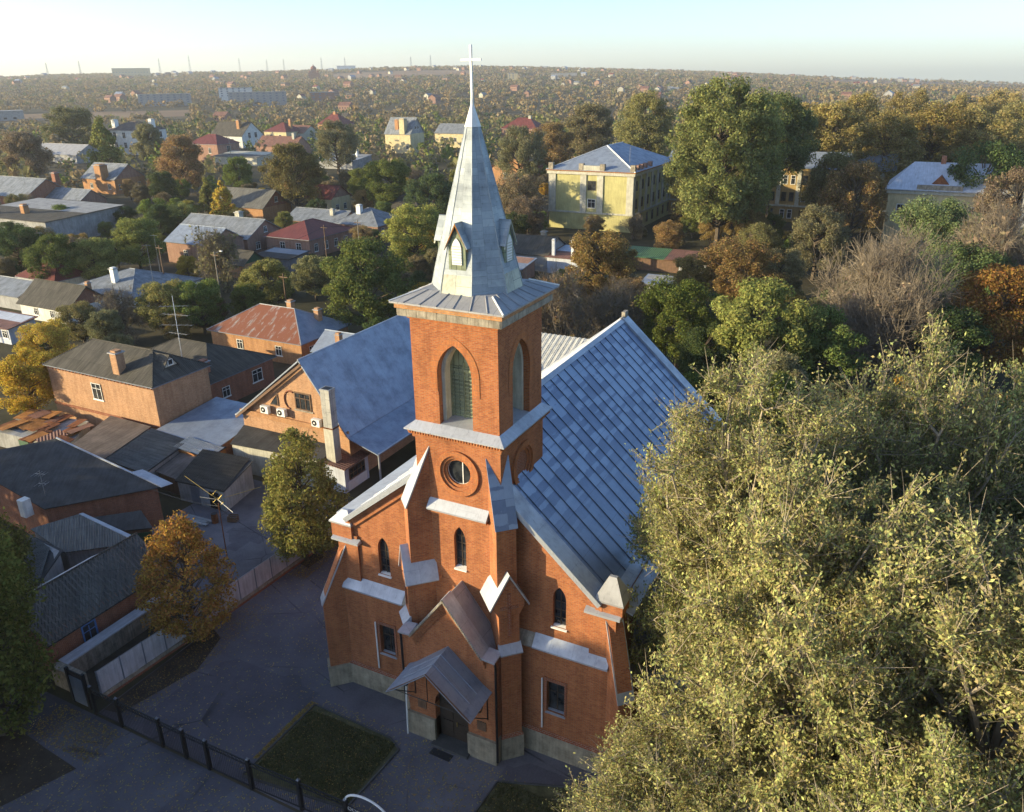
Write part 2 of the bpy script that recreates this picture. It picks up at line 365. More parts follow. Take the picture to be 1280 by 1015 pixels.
def circ(cx, cz, r, n=32): return [(cx+r*math.cos(2*math.pi*i/n), cz+r*math.sin(2*math.pi*i/n)) for i in range(n)]
def rect(x0, x1, z0, z1): return [(x0, z0), (x1, z0), (x1, z1), (x0, z1)]
# ------------------------------------------------------------------ ground, hills, yard
FWD = math.atan2(-math.sin(_y), math.cos(_y))            # azimuth of the view from +Y towards +X
SKY = [(-0.53, 0.0032), (-0.498, 0.0044), (-0.443, 0.0053), (-0.381, 0.0047), (-0.349, 0.006), (-0.299, 0.0055), (-0.187, 0.0077), (-0.105, 0.0094), (-0.032, 0.0094), (0.06, 0.0067), (0.142, 0.004), (0.196, 0.0021), (0.275, -0.0017), (0.334, -0.0048), (0.407, -0.0079), (0.468, -0.0099), (0.54, -0.0132)]                                            # (azimuth offset, slope from the drone's height to the crest)
def crest(t):
    a = [q[0] for q in SKY]; b = [q[1] for q in SKY]
    return float(np.interp(t, a, b))
CX, CY, CZ = cam.location
def hz(x, y):
    dx, dy = x-CX, y-CY; d = math.hypot(dx, dy)
    if d < 650: return 0.0
    t = (math.atan2(dx, dy)-FWD+math.pi) % (2*math.pi)-math.pi
    top = CZ+3300*crest(max(-.75, min(.75, t)))
    k = min(1, (d-650)/2650); k = k*k*(3-2*k)
    z = top*k
    z += 5*math.sin(d*.006+t*9)*k*(1-k)*2+3*math.sin(t*31+d*.002)*k*(1-k)
    if d > 3300: z = top-(d-3300)*.03
    return z
def ground():
    mb = MB(); na, rings = 176, [0, 20, 45, 80, 130, 200, 300, 420, 550, 650]+[650+i*70 for i in range(1, 39)]+[3450, 3800, 4300, 5000]
    vs = []; fs = []; mi = []
    for r in rings:
        for k in range(na):
            a = FWD+2*math.pi*k/na; x, y = CX+r*math.sin(a), CY+r*math.cos(a); vs.append((x, y, hz(x, y)))
    for m in (M['ground'], M['field'], M['plough']): mb._m(m)
    mb.v = vs
    for i in range(len(rings)-1):
        for k in range(na):
            f = [i*na+k, i*na+(k+1) % na, (i+1)*na+(k+1) % na, (i+1)*na+k]
            if i == 0: f = f[1:]
            mb.f.append(f); t = ((k+.5)/na*2*math.pi+math.pi) % (2*math.pi)-math.pi; r = rings[i]; q = 0
            if -.20 < t < -.04 and 2150 < r < 2500: q = 1
            if t > .36 and 2450 < r < 2850: q = 1
            if t > .33 and (2050 < r < 2300 or 2950 < r < 3400): q = 2
            if t < -.36 and 900 < r < 1050: q = 1
            mb.mi.append(q)
    o = mb.build('ground', smooth=True); o['kind'] = 'structure'
ground()
def sheet(name, pts, z, m, hole=None):
    mb = MB(); mb.face([(x, y, z) for x, y in pts], m); o = mb.build(name); o['kind'] = 'structure'; return o
sheet('churchyard', [(-20.9, -11.6), (34, -11.6), (34, 40), (-9.2, 40), (-9.2, 17.5), (-20.9, 17.5)], .004, M['asphalt'])
sheet('street', [(-75, -27), (60, -27), (60, -11.75), (-22.9, -11.75), (-75, -11.75)], .004, M['pavement'])
sheet('courtyard', [(-36, -5), (-22.5, -5), (-22.5, 16), (-36, 16)], .004, M['asphalt'])
def kerbed(pts, name):
    sheet(name, pts, .03, M['lawn'])
    mb = MB(); n = len(pts)
    for i in range(n):
        a, b = Vector((*pts[i], 0)), Vector((*pts[(i+1) % n], 0)); d = (b-a).normalized(); nn = Vector((d.y, -d.x, 0))*.09
        mb.hexa([tuple(a), tuple(b), tuple(b+nn), tuple(a+nn)], [tuple(p+Vector((0, 0, .11))) for p in (a, b, b+nn, a+nn)], M['kerb'])
    o = mb.build('kerb'); o['kind'] = 'structure'
kerbed([(-9.4, -11.2), (-2.95, -10.4), (-2.7, -5.9), (-3.6, -5.4), (-9.3, -5.2)], 'lawn')
kerbed([(3.2, -11.2), (12, -11.2), (12, -3.6), (7.2, -4.0), (3.5, -5.4)], 'lawn')
sheet('flower_bed', [(-20.8, -11.2), (-19.6, -11.0), (-18.4, -6.0), (-19.4, -3.0), (-20.8, -2.4)], .02, M['soil'])
sheet('flower_bed', [(-20.6, 6.6), (-19.6, 6.4), (-19.5, 8.2), (-20.6, 8.4)], .02, M['soil'])
sheet('verge_soil', [(-30, -17.6), (-19.6, -18.6), (-18.2, -15.0), (-21.2, -14.8), (-30, -14.0)], .02, M['soil'])
def scatter_cards(name, polys, n, s, m, col, seed, zr=(.01, .03), h=0):
    # tiny loose leaves / grass blades
    rg = np.random.default_rng(seed); V = []
    for (x0, x1, y0, y1) in polys:
        k = n//len(polys); p = np.stack([rg.uniform(x0, x1, k), rg.uniform(y0, y1, k), rg.uniform(*zr, k)], 1)
        a = rg.uniform(0, 6.28, k); u = np.stack([np.cos(a), np.sin(a), rg.uniform(-.3, .3, k)], 1)*s; w = np.stack([-np.sin(a), np.cos(a), rg.uniform(-.3, .3, k)], 1)*s*.6
        if h: w = np.stack([rg.uniform(-.5, .5, k)*h, rg.uniform(-.5, .5, k)*h, rg.uniform(.5, 1., k)*h], 1); u *= .5
        V.append(np.stack([p-u, p+w*(.5 if not h else .0)+u*(0 if not h else 1), p+(u if not h else w), p-w*.5 if not h else p+w*.9-u*.3], 1))
    V = np.concatenate(V).reshape(-1, 3); o = quads_obj(name, V, m); o.color = (*col, 1); o['kind'] = 'stuff'; return o
def quads_mesh(name, V, m):
    me = bpy.data.meshes.new(name); n = len(V); f = n//4
    me.vertices.add(n); me.vertices.foreach_set('co', np.ascontiguousarray(V, np.float32).ravel())
    me.loops.add(n); me.loops.foreach_set('vertex_index', np.arange(n, dtype=np.int32))
    me.polygons.add(f); me.polygons.foreach_set('loop_start', np.arange(0, n, 4, dtype=np.int32)); me.polygons.foreach_set('loop_total', np.full(f, 4, np.int32))
    me.update(calc_edges=True); me.materials.append(m); return me
def quads_obj(name, V, m):
    o = bpy.data.objects.new(name, quads_mesh(name, V, m)); COL.objects.link(o); return o
scatter_cards('fallen_leaves', [(-20.5, -9.5, -11, 16), (-9, 5, -11.2, -4.5), (-24, -2, -19, -12)], 7000, .075, M['leaf'], (.42, .31, .09), 3)
scatter_cards('fallen_leaves', [(-20.6, -18.2, -11, 1), (-20.4, -18.8, 5, 11), (-9.8, -9.2, -10, -5), (-23.5, -18, -14.5, -12)], 5200, .07, M['leaf'], (.30, .20, .05), 8)
scatter_cards('fallen_leaves', [(-9.2, -3, -10.4, -5.5), (3.6, 11.8, -11, -5.2)], 900, .06, M['leaf'], (.36, .25, .08), 18, (.10, .16))
scatter_cards('grass_blades', [(-9.2, -3, -10.4, -5.6)], 14000, .05, M['leaf'], (.12, .12, .05), 4, (.03, .04), .13)
scatter_cards('grass_blades', [(3.6, 11.8, -11, -5.2)], 14000, .05, M['leaf'], (.12, .12, .05), 5, (.03, .04), .13)

# ------------------------------------------------------------------ the church
church = thing('brick_church', 'red brick church with a tall pale metal spire and white cross', 'church')
BR, ZN = M['brick'], M['zinc']
F = lambda y, sg=1: (lambda u, z, d: (u, y+sg*d, z))          # wall in a plane of constant y
S_ = lambda x, sg=-1: (lambda u, z, d: (x+sg*d, u, z))        # wall in a plane of constant x

def window(parent, fn, outline, depth, bars_v=(), bars_h=(), sill=None, fm=None, fr=.05, gm=None, name='window'):
    # frame strip around the outline with a pane behind it; fn(u,z,d)
    fm = fm or M['darkwood']; mb = MB(); us = [p[0] for p in outline]; zs = [p[1] for p in outline]
    cx, cz = (min(us)+max(us))/2, (min(zs)+max(zs))/2; w, h = (max(us)-min(us))/2, (max(zs)-min(zs))/2
    inner = [(cx+(u-cx)*(1-fr/w), cz+(z-cz)*(1-fr/h)) for u, z in outline]; n = len(outline)
    d0, d1 = depth-.05, depth
    vs = [fn(u, z, d0) for u, z in outline]+[fn(u, z, d0) for u, z in inner]+[fn(u, z, d1) for u, z in inner]
    mb.add(vs, [(i, (i+1) % n, n+(i+1) % n, n+i) for i in range(n)]+[(n+i, n+(i+1) % n, 2*n+(i+1) % n, 2*n+i) for i in range(n)], fm)
    def bar(u0, u1, z0, z1):
        b = [fn(u0, z0, d0), fn(u1, z0, d0), fn(u1, z1, d0), fn(u0, z1, d0)]; c = [fn(u0, z0, d1), fn(u1, z0, d1), fn(u1, z1, d1), fn(u0, z1, d1)]
        mb.hexa(b, c, fm)
    for u in bars_v: bar(u-.025, u+.025, min(zs)+fr, max(zs)-fr*2)
    for z in bars_h: bar(min(us)+fr, max(us)-fr, z-.025, z+.025)
    o = mb.build(name, parent)
    g = MB(); g.face([fn(u, z, d1-.012) for u, z in outline], gm or M['glass']); g.build('pane', o)
    if sill:
        s = MB(); u0, u1, z = sill[:3]; a = [fn(u0, z, -.10), fn(u1, z, -.10), fn(u1, z+.10, depth), fn(u0, z+.10, depth)]
        s.hexa([fn(u0, z-.06, -.10), fn(u1, z-.06, -.10), fn(u1, z-.06, depth), fn(u0, z-.06, depth)], a, sill[3] if len(sill) > 3 else ZN); s.build('sill', o)
    return o

# tower: lower shaft with lancet and round window, belfry stage above
mb = MB()
H1 = arch(.36, 11.05, 12.85, 13.65, -.05)
mb.panel(F(-2.5), rect(-2.5, 2.5, 0, 18.55), [H1, circ(0, 16.85, 1.0)], .30, BR)
mb.panel(S_(2.5), rect(-2.5, 2.5, 0, 18.55), [circ(0, 16.85, 1.0)], .12, BR)
mb.panel(S_(-2.5, 1), rect(-2.5, 2.5, 0, 18.55), [circ(0, 16.85, 1.0)], .12, BR)
mb.face([(x, 2.5, z) for x, z in rect(-2.5, 2.5, 0, 18.55)], BR)
mb.face([(2.38, y, z) for y, z in circ(0, 16.85, 1.02)], M['brick_relief']); mb.face([(-2.38, y, z) for y, z in circ(0, 16.85, 1.02)], M['brick_relief'])
def ring(fn, cx, cz, r0, r1, o0, o1, m, n=40):
    a, b = circ(cx, cz, r0, n), circ(cx, cz, r1, n)
    vs = [fn(u, z, o0) for u, z in a]+[fn(u, z, o1) for u, z in a]+[fn(u, z, o1) for u, z in b]+[fn(u, z, o0) for u, z in b]
    fs = []
    for i in range(n):
        j = (i+1) % n
        for k in range(4): fs.append((k*n+i, k*n+j, ((k+1) % 4)*n+j, ((k+1) % 4)*n+i))
    mb.add(vs, fs, m)
for fn in (F(-2.5), S_(2.5), S_(-2.5, 1)):
    ring(fn, 0, 16.85, 1.0, 1.27, .1, -.12, M['brick_arch']); ring(fn, 0, 16.85, .84, 1.02, .2, -.02, BR)
    if fn is not None: ring(fn, 0, 16.85, .70, .86, .28, .08, M['brick_arch'])
mb.build('tower_shaft', church)
window(church, F(-2.5), circ(0, 16.85, .74), .26, (.18,), (), None, M['white'], .05, None, 'rose_window')
window(church, F(-2.5), H1, .26, (-.05,), (11.55, 12.05, 12.55, 13.0), (-.43, .33, 11.02, M['white']), M['darkwood'])
# belfry
A = 2.44
mb = MB(); HB = arch(.96, 19.40, 22.15, 23.72)
for fn in (F(-A), S_(A), S_(-A, 1)): mb.panel(fn, rect(-A, A, 18.9, 25.05), [HB], .34, BR)
mb.face([(x, A, z) for x, z in rect(-A, A, 18.9, 25.05)], BR)
for fn in (F(-A), S_(A), S_(-A, 1)):                     # proud ring of radial brick round the arch
    a, b = arch(.99, 21.2, 22.15, 23.72, 0, 9, 0), arch(.99, 21.2, 22.15, 23.72, 0, 9, .42)
    a, b = a[1:]+a[:1], b[1:]+b[:1]; n = len(a)
    vs = [fn(u, z, -.025) for u, z in a]+[fn(u, z, -.025) for u, z in b]
    mb.add(vs, [(i, i+1, n+i+1, n+i) for i in range(n-1)], M['brick_arch'])
for s in (.09, .18):                                      # corbel courses
    mb.box(-A-s, A+s, -A-s, A+s, 24.75+s*1.1, 24.75+s*1.1+.11, BR)
mb.build('belfry_wall', church)
mb = MB()
for fn in (F(-A), S_(A), S_(-A, 1)):                      # plastered inner reveal
    n = len(HB); IN = [(u*.80, 19.40+(z-19.40)*.965) for u, z in HB]
    vs = [fn(u, z, .34) for u, z in HB]+[fn(u, z, .34) for u, z in IN]+[fn(u, z, .95) for u, z in IN]
    mb.add(vs, [(i, (i+1) % n, n+(i+1) % n, n+i) for i in range(n)]+[(n+i, n+(i+1) % n, 2*n+(i+1) % n, 2*n+i) for i in range(n)], M['plaster'])
mb.build('belfry_reveal', church)
for k, fn in enumerate((F(-A), S_(A), S_(-A, 1))):
    mb = MB(); IN = [(u*.80, 19.40+(z-19.40)*.965) for u, z in HB]
    mb.face([fn(u, z, .93) for u, z in IN], M['greenwood'] if k == 0 else M['plaster'])
    if k == 0:
        for u in (-.72, 0, .72): mb.hexa([fn(u-.05, 19.4, .93), fn(u+.05, 19.4, .93), fn(u+.05, 22.6, .93), fn(u-.05, 22.6, .93)], [fn(u-.05, 19.4, .86), fn(u+.05, 19.4, .86), fn(u+.05, 22.6, .86), fn(u-.05, 22.6, .86)], M['greenwood'])
        for i in range(14):
            z = 19.55+i*.215; mb.hexa([fn(-.7, z, .92), fn(.7, z, .92), fn(.7, z+.03, .92), fn(-.7, z+.03, .92)], [fn(-.7, z-.05, .87), fn(.7, z-.05, .87), fn(.7, z-.02, .87), fn(-.7, z-.02, .87)], M['greenwood'])
        mb.hexa([fn(-.74, 22.1, .93), fn(.74, 22.1, .93), fn(.74, 22.24, .93), fn(-.74, 22.24, .93)], [fn(-.74, 22.1, .84), fn(.74, 22.1, .84), fn(.74, 22.24, .84), fn(-.74, 22.24, .84)], M['greenwood'])
    mb.build('belfry_shutter', church)
# belfry ledge, with the deep sloping sills inside the arches
mb = MB()
for (a, b, z0, z1) in ((A-.02, A+.47, 19.42, 19.04),):
    ri = [(-a, -a, z0), (a, -a, z0), (a, a, z0), (-a, a, z0)]; ro = [(-b, -b, z1), (b, -b, z1), (b, b, z1), (-b, b, z1)]; rb = [(x, y, z1-.07) for x, y, z in ro]
    mb.add(ri+ro+rb, [(i, (i+1) % 4, 4+(i+1) % 4, 4+i) for i in range(4)]+[(4+i, 4+(i+1) % 4, 8+(i+1) % 4, 8+i) for i in range(4)]+[(8, 9, 10, 11)], ZN)
for fn in (F(-A), S_(A), S_(-A, 1)): mb.face([fn(-.95, 19.425, 0), fn(.95, 19.425, 0), fn(.77, 19.62, .95), fn(-.77, 19.62, .95)], ZN)
mb.build('belfry_ledge', church)
mb = MB(); b = A+.30
mb.box(-b, b, -b, b, 18.72, 18.95, M['brick_arch']); mb.box(-b+.14, b-.14, -b+.14, b-.14, 18.50, 18.72, BR)
for i in range(34):                                        # dentils
    u = -b+.1+i*(2*b-.2)/33
    mb.box(u-.045, u+.045, -b-.10, -b, 18.78, 18.96, M['brick_arch']); mb.box(b, b+.10, u-.045, u+.045, 18.78, 18.96, M['brick_arch']); mb.box(-b-.1, -b, u-.045, u+.045, 18.78, 18.96, M['brick_arch'])
mb.build('cornice', church)
mb = MB(); b = 2.86
mb.box(-b, b, -b, b, 25.02, 25.42, M['concrete'])
rg = random.Random(5)
for fy in (-1, 1):
    for i in range(10): u = -b+.02+i*.565; mb.box(u, u+.55, fy*b-.035, fy*b+.035, 25.06, 25.40-rg.random()*.05, M['concrete']); mb.box(fy*b-.035, fy*b+.035, u, u+.55, 25.06, 25.40-rg.random()*.05, M['concrete'])
b = 2.95; mb.box(-b, b, -b, b, 25.42, 25.66, M['brick_orange'])
mb.build('cornice', church)
# skirt roof of the belfry
mb = MB(); e, zi = 3.12, 26.12; t8, a8 = .84, 2.06; OX = .05
ro = [(-e, -e, 25.76), (e, -e, 25.76), (e, e, 25.76), (-e, e, 25.76)]; rb = [(x, y, 25.68) for x, y, z in ro]; ri = [(-1.95, -1.95, 26.22), (1.95, -1.95, 26.22), (1.95, 1.95, 26.22), (-1.95, 1.95, 26.22)]
mb.add(ro+rb+ri, [(i, (i+1) % 4, 8+(i+1) % 4, 8+i) for i in range(4)]+[(i, (i+1) % 4, 4+(i+1) % 4, 4+i) for i in range(4)]+[(4, 5, 6, 7), (8, 9, 10, 11)], M['zincwarm'])
for i in range(6):                                         # standing seams
    u = -2.3+i*.92; v = u*.68
    for (p, q) in (((u, -e, 25.78), (v, -1.95, 26.24)), ((e, u, 25.78), (1.95, v, 26.24)), ((-e, u, 25.78), (-1.95, v, 26.24))): mb.tube([p, q], .025, 4, M['zincwarm'])
for sx, sy in ((-1, -1), (1, -1), (1, 1)): mb.tube([(sx*e, sy*e, 25.78), (sx*1.95, sy*1.95, 26.24)], .04, 5, M['white'])
mb.build('skirt_roof', church)
# spire: uneven octagon, flared at the foot
def octo(t, a, z, ox=OX): return [(ox-t, -a, z), (ox+t, -a, z), (ox+a, -t, z), (ox+a, t, z), (ox+t, a, z), (ox-t, a, z), (ox-a, t, z), (ox-a, -t, z)]
mb = MB(); secs = [octo(.86, 2.10, 26.15), octo(.80, 1.90, 27.05), octo(.125, .30, 33.68)]
for k in range(2):
    for i in range(8):
        j = (i+1) % 8; m = M['spire']
        if k == 0 and i in (0, 2, 4, 6): m = M['spirebase']
        mb.add([secs[k][i], secs[k][j], secs[k+1][j], secs[k+1][i]], [(0, 1, 2, 3)], m)
for i in range(8): mb.tube([secs[0][i], secs[1][i], secs[2][i]], [.035, .035, .02], 5, M['spire'])
mb.build('spire', church)
mb = MB(); a, b = octo(.15, .36, 33.60), octo(.02, .05, 34.62)
mb.hexa(a, b, M['white']); mb.build('spire_cap', church)
mb = MB(); mb.box(.0, .10, -.05, .05, 34.5, 37.05, M['white']); mb.box(-.47, .57, -.045, .045, 36.38, 36.48, M['white']); mb.tube([(.05, 0, 34.5), (.05, 0, 35.0)], [.09, .05], 8, M['white'])
mb.build('cross', church)
# four lucarnes on the spire
for k in range(4):
    g = MB(); g.M = Matrix.Rotation(k*math.pi/2, 4, 'Z'); ox = OX*(1 if k == 0 else 0)
    fr = [(-.46, 27.15), (.46, 27.15), (.46, 28.42), (0, 29.30), (-.46, 28.42)]
    g.prism(fr, lambda p, q, t: (p+ox, t, q), -1.84, -.6, M['greenwood'])
    dl = g.build('lucarne', church)
    g = MB(); g.M = Matrix.Rotation(k*math.pi/2, 4, 'Z')
    for sg in (-1, 1):
        g.slab([(ox, -1.97, 29.50), (ox+sg*.62, -1.97, 28.34), (ox+sg*.62, -.9, 28.34), (ox, -.9, 29.50)], .05, M['spire'])
        g.hexa([(ox, -1.98, 29.36), (ox+sg*.64, -1.98, 28.20), (ox+sg*.60, -1.98, 28.28), (ox, -1.98, 29.48)][::sg], [(ox, -1.90, 29.36), (ox+sg*.64, -1.90, 28.20), (ox+sg*.60, -1.90, 28.28), (ox, -1.90, 29.48)][::sg], M['rust_o'] if k == 0 else M['spirebase'])
    g.build('lucarne_roof', dl)
    g = MB(); g.M = Matrix.Rotation(k*math.pi/2, 4, 'Z')
    g.prism(arch(.26, 27.55, 28.25, 28.80, ox, 6), lambda p, q, t: (p, t, q), -1.89, -1.83, M['white'])
    for i in range(7): g.box(ox-.24, ox+.24, -1.91, -1.89, 27.62+i*.13, 27.65+i*.13, M['plaster'])
    g.build('louvre', dl)

# buttresses: local (d along the diagonal, w across, z)
def diag(sx, sy, cx=0, cy=0):
    s = math.sqrt(.5); return Matrix(((sx*s, -sy*s, 0, cx), (sy*s, sx*s, 0, cy), (0, 0, 1, 0), (0, 0, 0, 1)))
def tower_buttress(sx):
    X = diag(sx, -1); mb = MB(); mb.M = X
    DZ = lambda p, q, t: (p, t, q); WZ = lambda p, q, t: (t, p, q)
    mb.box(2.5, 4.92, -.66, .66, 0, 1.55, M['stone'])
    mb.hexa([(2.5, -.66, 1.55), (4.92, -.66, 1.55), (4.92, .66, 1.55), (2.5, .66, 1.55)], [(2.5, -.57, 1.75), (4.82, -.57, 1.75), (4.82, .57, 1.75), (2.5, .57, 1.75)], M['brick_relief'])
    mb.box(2.5, 4.82, -.57, .57, 1.75, 7.36, BR); mb.box(2.5, 4.58, -.565, .565, 7.36, 10.4, BR)
    head = [(-.57, 9.55), (.57, 9.55), (.84, 10.05), (.84, 10.5), (0, 11.95), (-.84, 10.5), (-.84, 10.05)]
    mb.prism(head, WZ, 2.6, 4.62, BR)
    mb.prism([(2.5, 10.4), (4.30, 10.4), (4.30, 14.72), (3.0, 17.83), (2.5, 17.83)], DZ, -.53, .53, BR)
    # cross in relief on the gable end
    mb.box(4.6, 4.66, -.09, .09, 8.3, 10.95, M['brick_relief']); mb.box(4.6, 4.66, -.50, .50, 10.0, 10.16, M['brick_relief'])
    o = mb.build('buttress', church)
    z = MB(); z.M = X
    z.prism([(5.0, 7.28), (5.0, 7.35), (4.56, 7.76), (4.5, 7.76), (4.5, 7.28)], DZ, -.63, .63, ZN); z.build('buttress_offset', o); z = MB(); z.M = X
    z.prism([(0, 12.14), (1.10, 10.16), (1.05, 10.08), (0, 11.98), (-1.05, 10.08), (-1.10, 10.16)], WZ, 2.9, 4.76, ZN)
    z.build('buttress_gable_roof', o)
    z = MB(); z.M = X
    z.slab([(4.42, -.60, 14.62), (4.42, .60, 14.62), (2.97, .60, 18.06), (2.97, -.60, 18.06)], .07, M['naveroof'] if sx > 0 else ZN)  # shade put into the colour: right cap darker blue, sunward cap pale zinc
    z.build('buttress_cap', o)
tower_buttress(1); tower_buttress(-1)

# string course over the lancet
mb = MB(); mb.prism([(-2.46, 15.12), (-2.92, 14.62), (-2.92, 14.53), (-2.46, 14.53)], lambda p, q, t: (t, p, q), -1.80, 1.80, ZN)
mb.build('string_course', church)
mb = MB(); mb.box(-1.75, 1.75, -2.80, -2.49, 14.36, 14.53, M['brick_arch']); mb.build('cornice', church)

# west front left and right of the tower
SR, SL, RZ = .919, .80, 18.45
def rz(x): return RZ-(SR*x if x >= 0 else -SL*x)
for sg in (-1, 1):
    mb = MB(); LW = arch(.38, 8.70, 10.45, 11.22, sg*5.57); q = rz(sg*8.73)-.15; qi = rz(sg*2.4)-.15
    out = [(sg*2.4, 7.6), (sg*8.73, 7.6), (sg*8.73, q), (sg*2.4, qi)]
    mb.panel(F(-2.0), out, [LW], .30, BR)
    LO = rect(sg*5.55-.52, sg*5.55+.52, 3.15, 5.2)
    mb.panel(F(-2.32), rect(min(sg*2.4, sg*8.75), max(sg*2.4, sg*8.75), 1.5, 7.3), [LO], .34, BR)
    x0, x1 = sorted((sg*7.32, sg*8.74)); mb.box(x0, x1, -2.14, -1.9, 7.5, 10.9, BR)              # corner pilaster
    # raking brick cornice under the verge
    for (d0, d1, y) in ((.95, .55, -2.12), (.55, .12, -2.24)):
        p = [(sg*2.4, rz(sg*2.4)-d0), (sg*8.0, rz(sg*8.0)-d0), (sg*8.0, rz(sg*8.0)-d1), (sg*2.4, rz(sg*2.4)-d1)]
        mb.prism(p, lambda a, b, t: (a, t, b), y, -1.98, BR)
    mb.build('front_wall', church)
    mb = MB(); x0, x1 = sorted((sg*2.4, sg*8.78)); mb.box(x0, x1, -2.48, -1.5, 0, 1.5, M['stone'])
    mb.hexa([(x0, -2.48, 1.5), (x1, -2.48, 1.5), (x1, -2.2, 1.5), (x0, -2.2, 1.5)], [(x0, -2.33, 1.68), (x1, -2.33, 1.68), (x1, -2.2, 1.68), (x0, -2.2, 1.68)], M['brick_relief']); mb.build('plinth', church)
    mb = MB(); x0, x1 = sorted((sg*4.2, sg*8.5)); mb.prism([(-1.97, 7.98), (-2.52, 7.34), (-2.52, 7.25), (-1.97, 7.25)], lambda p, q, t: (t, p, q), x0, x1, ZN)
    x0, x1 = sorted((sg*2.4, sg*4.2)); mb.prism([(-1.97, 7.95), (-2.5, 7.33), (-2.5, 7.25), (-1.97, 7.25)], lambda p, q, t: (t, p, q), x0, x1, M['concrete']); mb.build('string_course', church)
    window(church, F(-2.0), LW, .26, (sg*5.57,), (9.2, 9.7, 10.2), (sg*5.57-.46, sg*5.57+.46, 8.66, M['white']))
    w = window(church, F(-2.32), LO, .30, (sg*5.55,), (4.4,), (sg*5.55-.6, sg*5.55+.6, 3.10, ZN))
    mb = MB(); mb.tube([(sg*5.55-.78, -2.40, 5.35), (sg*5.55-.78, -2.40, 1.9)], .05, 6, M['white']); mb.build('downpipe', church)
    mb = MB(); mb.box(sg*5.55-.66, sg*5.55-.53, -2.36, -2.3, 3.1, 5.3, M['brick_relief']); mb.box(sg*5.55+.53, sg*5.55+.66, -2.36, -2.3, 3.1, 5.3, M['brick_relief']); mb.box(sg*5.55-.66, sg*5.55+.66, -2.37, -2.3, 5.25, 5.45, M['brick_relief']); mb.build('window_surround', church)
    # kneeler block with its little pyramid and the slab below
    mb = MB(); k = 11.25 if sg > 0 else 11.55; c = sg*8.35
    mb.box(c-.72, c+.72, -2.22, -1.2, 10.62, k, BR)
    mb.box(c-.80, c+.80, -2.32, -1.1, k, k+.10, M['zincwarm'])
    mb.hexa([(c-.80, -2.32, k+.1), (c+.80, -2.32, k+.1), (c+.80, -1.0, k+.1), (c-.80, -1.0, k+.1)], [(c-.2, -1.75, k+(1.3 if sg > 0 else .7)), (c+.2, -1.75, k+(1.3 if sg > 0 else .7)), (c+.2, -1.55, k+(1.3 if sg > 0 else .7)), (c-.2, -1.55, k+(1.3 if sg > 0 else .7))], M['zincwarm'] if sg > 0 else ZN)
    mb.build('kneeler', church)
    mb = MB(); x0, x1 = sorted((sg*7.1, sg*9.02)); mb.prism([(-2.1, 10.72), (-2.42, 10.58), (-2.42, 10.45), (-2.0, 10.45)], lambda p, q, t: (t, p, q), x0, x1, ZN); mb.build('string_course', church)
    # corner buttress
    X = diag(sg, -1, sg*8.73, -2.0); mb = MB(); mb.M = X
    mb.prism([(-1.2, 0), (1.42, 0), (1.42, 6.35), (0.0, 9.72), (-.42, 10.2), (-1.2, 10.2)], lambda p, q, t: (p, t, q), -.41, .41, BR)
    mb.box(-1.2, 1.56, -.50, .50, 0, 1.5, M['stone']); o = mb.build('buttress', church)
    mb = MB(); mb.M = X; mb.slab([(1.52, -.48, 6.15), (1.52, .48, 6.15), (-.40, .48, 10.42), (-.40, -.48, 10.42)], .07, ZN); mb.build('buttress_cap', o)

# nave walls and roof
mb = MB()
RW = [arch(.55, 4.5, 7.6, 8.8, y) for y in (5, 9.5, 14, 18.5)]
mb.panel(S_(8.73), rect(-2, 23, 0, 10.9), RW, .3, BR); mb.panel(S_(-8.73, 1), rect(-2, 23, 0, 11.6), RW, .3, BR)
mb.face([(-8.73, 23, 0), (8.73, 23, 0), (8.73, 23, rz(8.73)), (0, 23, RZ), (-8.73, 23, rz(-8.73))], BR)
for sg in (-1, 1):
    for y in (2.7, 7.2, 11.7, 16.2, 20.9): x0, x1 = sorted((sg*8.7, sg*9.5)); mb.box(x0, x1, y-.4, y+.4, 0, 8.6, BR)
    x0, x1 = sorted((sg*8.7, sg*8.95)); mb.box(x0, x1, -2, 23, 10.2, 10.7, BR)
mb.build('nave_wall', church)
for y, o in zip((5, 9.5, 14, 18.5), RW):
    window(church, S_(8.73), o, .26, (y,), (5.5, 6.5, 7.5)); window(church, S_(-8.73, 1), o, .26, (y,), (5.5, 6.5, 7.5))
mb = MB(); NR = M['naveroof']; Y0, Y1 = -1.25, 22.4
rz8 = rz(8.05)
mb.slab([(0, Y0, RZ), (8.05, Y0, rz8), (8.05, Y1, rz8), (0, Y1, RZ)], .10, NR)
mb.slab([(8.05, Y0-.35, rz8), (9.45, Y0-.35, rz8-.55), (9.45, Y1+.9, rz8-.55), (8.05, Y1+.9, rz8)], .10, M['zinc'])
nseam = int((Y1-Y0-.4)/SEAMS)+1
for i in range(nseam):
    y = SEAM0+i*SEAMS; mb.hexa([(.1, y-.018, RZ-.1), (.1, y+.018, RZ-.1), (8.05, y+.018, rz8), (8.05, y-.018, rz8)], [(.1, y-.012, RZ-.03), (.1, y+.012, RZ-.03), (8.05, y+.012, rz8+.07), (8.05, y-.012, rz8+.07)], M['seam'])
mb.build('nave_roof', church)
mb = MB(); zl8 = rz(-8.0)
mb.slab([(0, Y0, RZ), (-8.0, Y0, zl8), (-8.0, Y1, zl8), (0, Y1, RZ)], .10, ZN); mb.slab([(-8.0, Y0, zl8), (-9.45, Y0, zl8-.5), (-9.45, Y1+.9, zl8-.5), (-8.0, Y1+.9, zl8)], .10, ZN)
for i in range(18): y = Y0+.6+i*1.3; mb.tube([(-.1, y, RZ-.05), (-8.0, y, zl8+.03)], .03, 4, ZN)
mb.build('nave_roof', church)
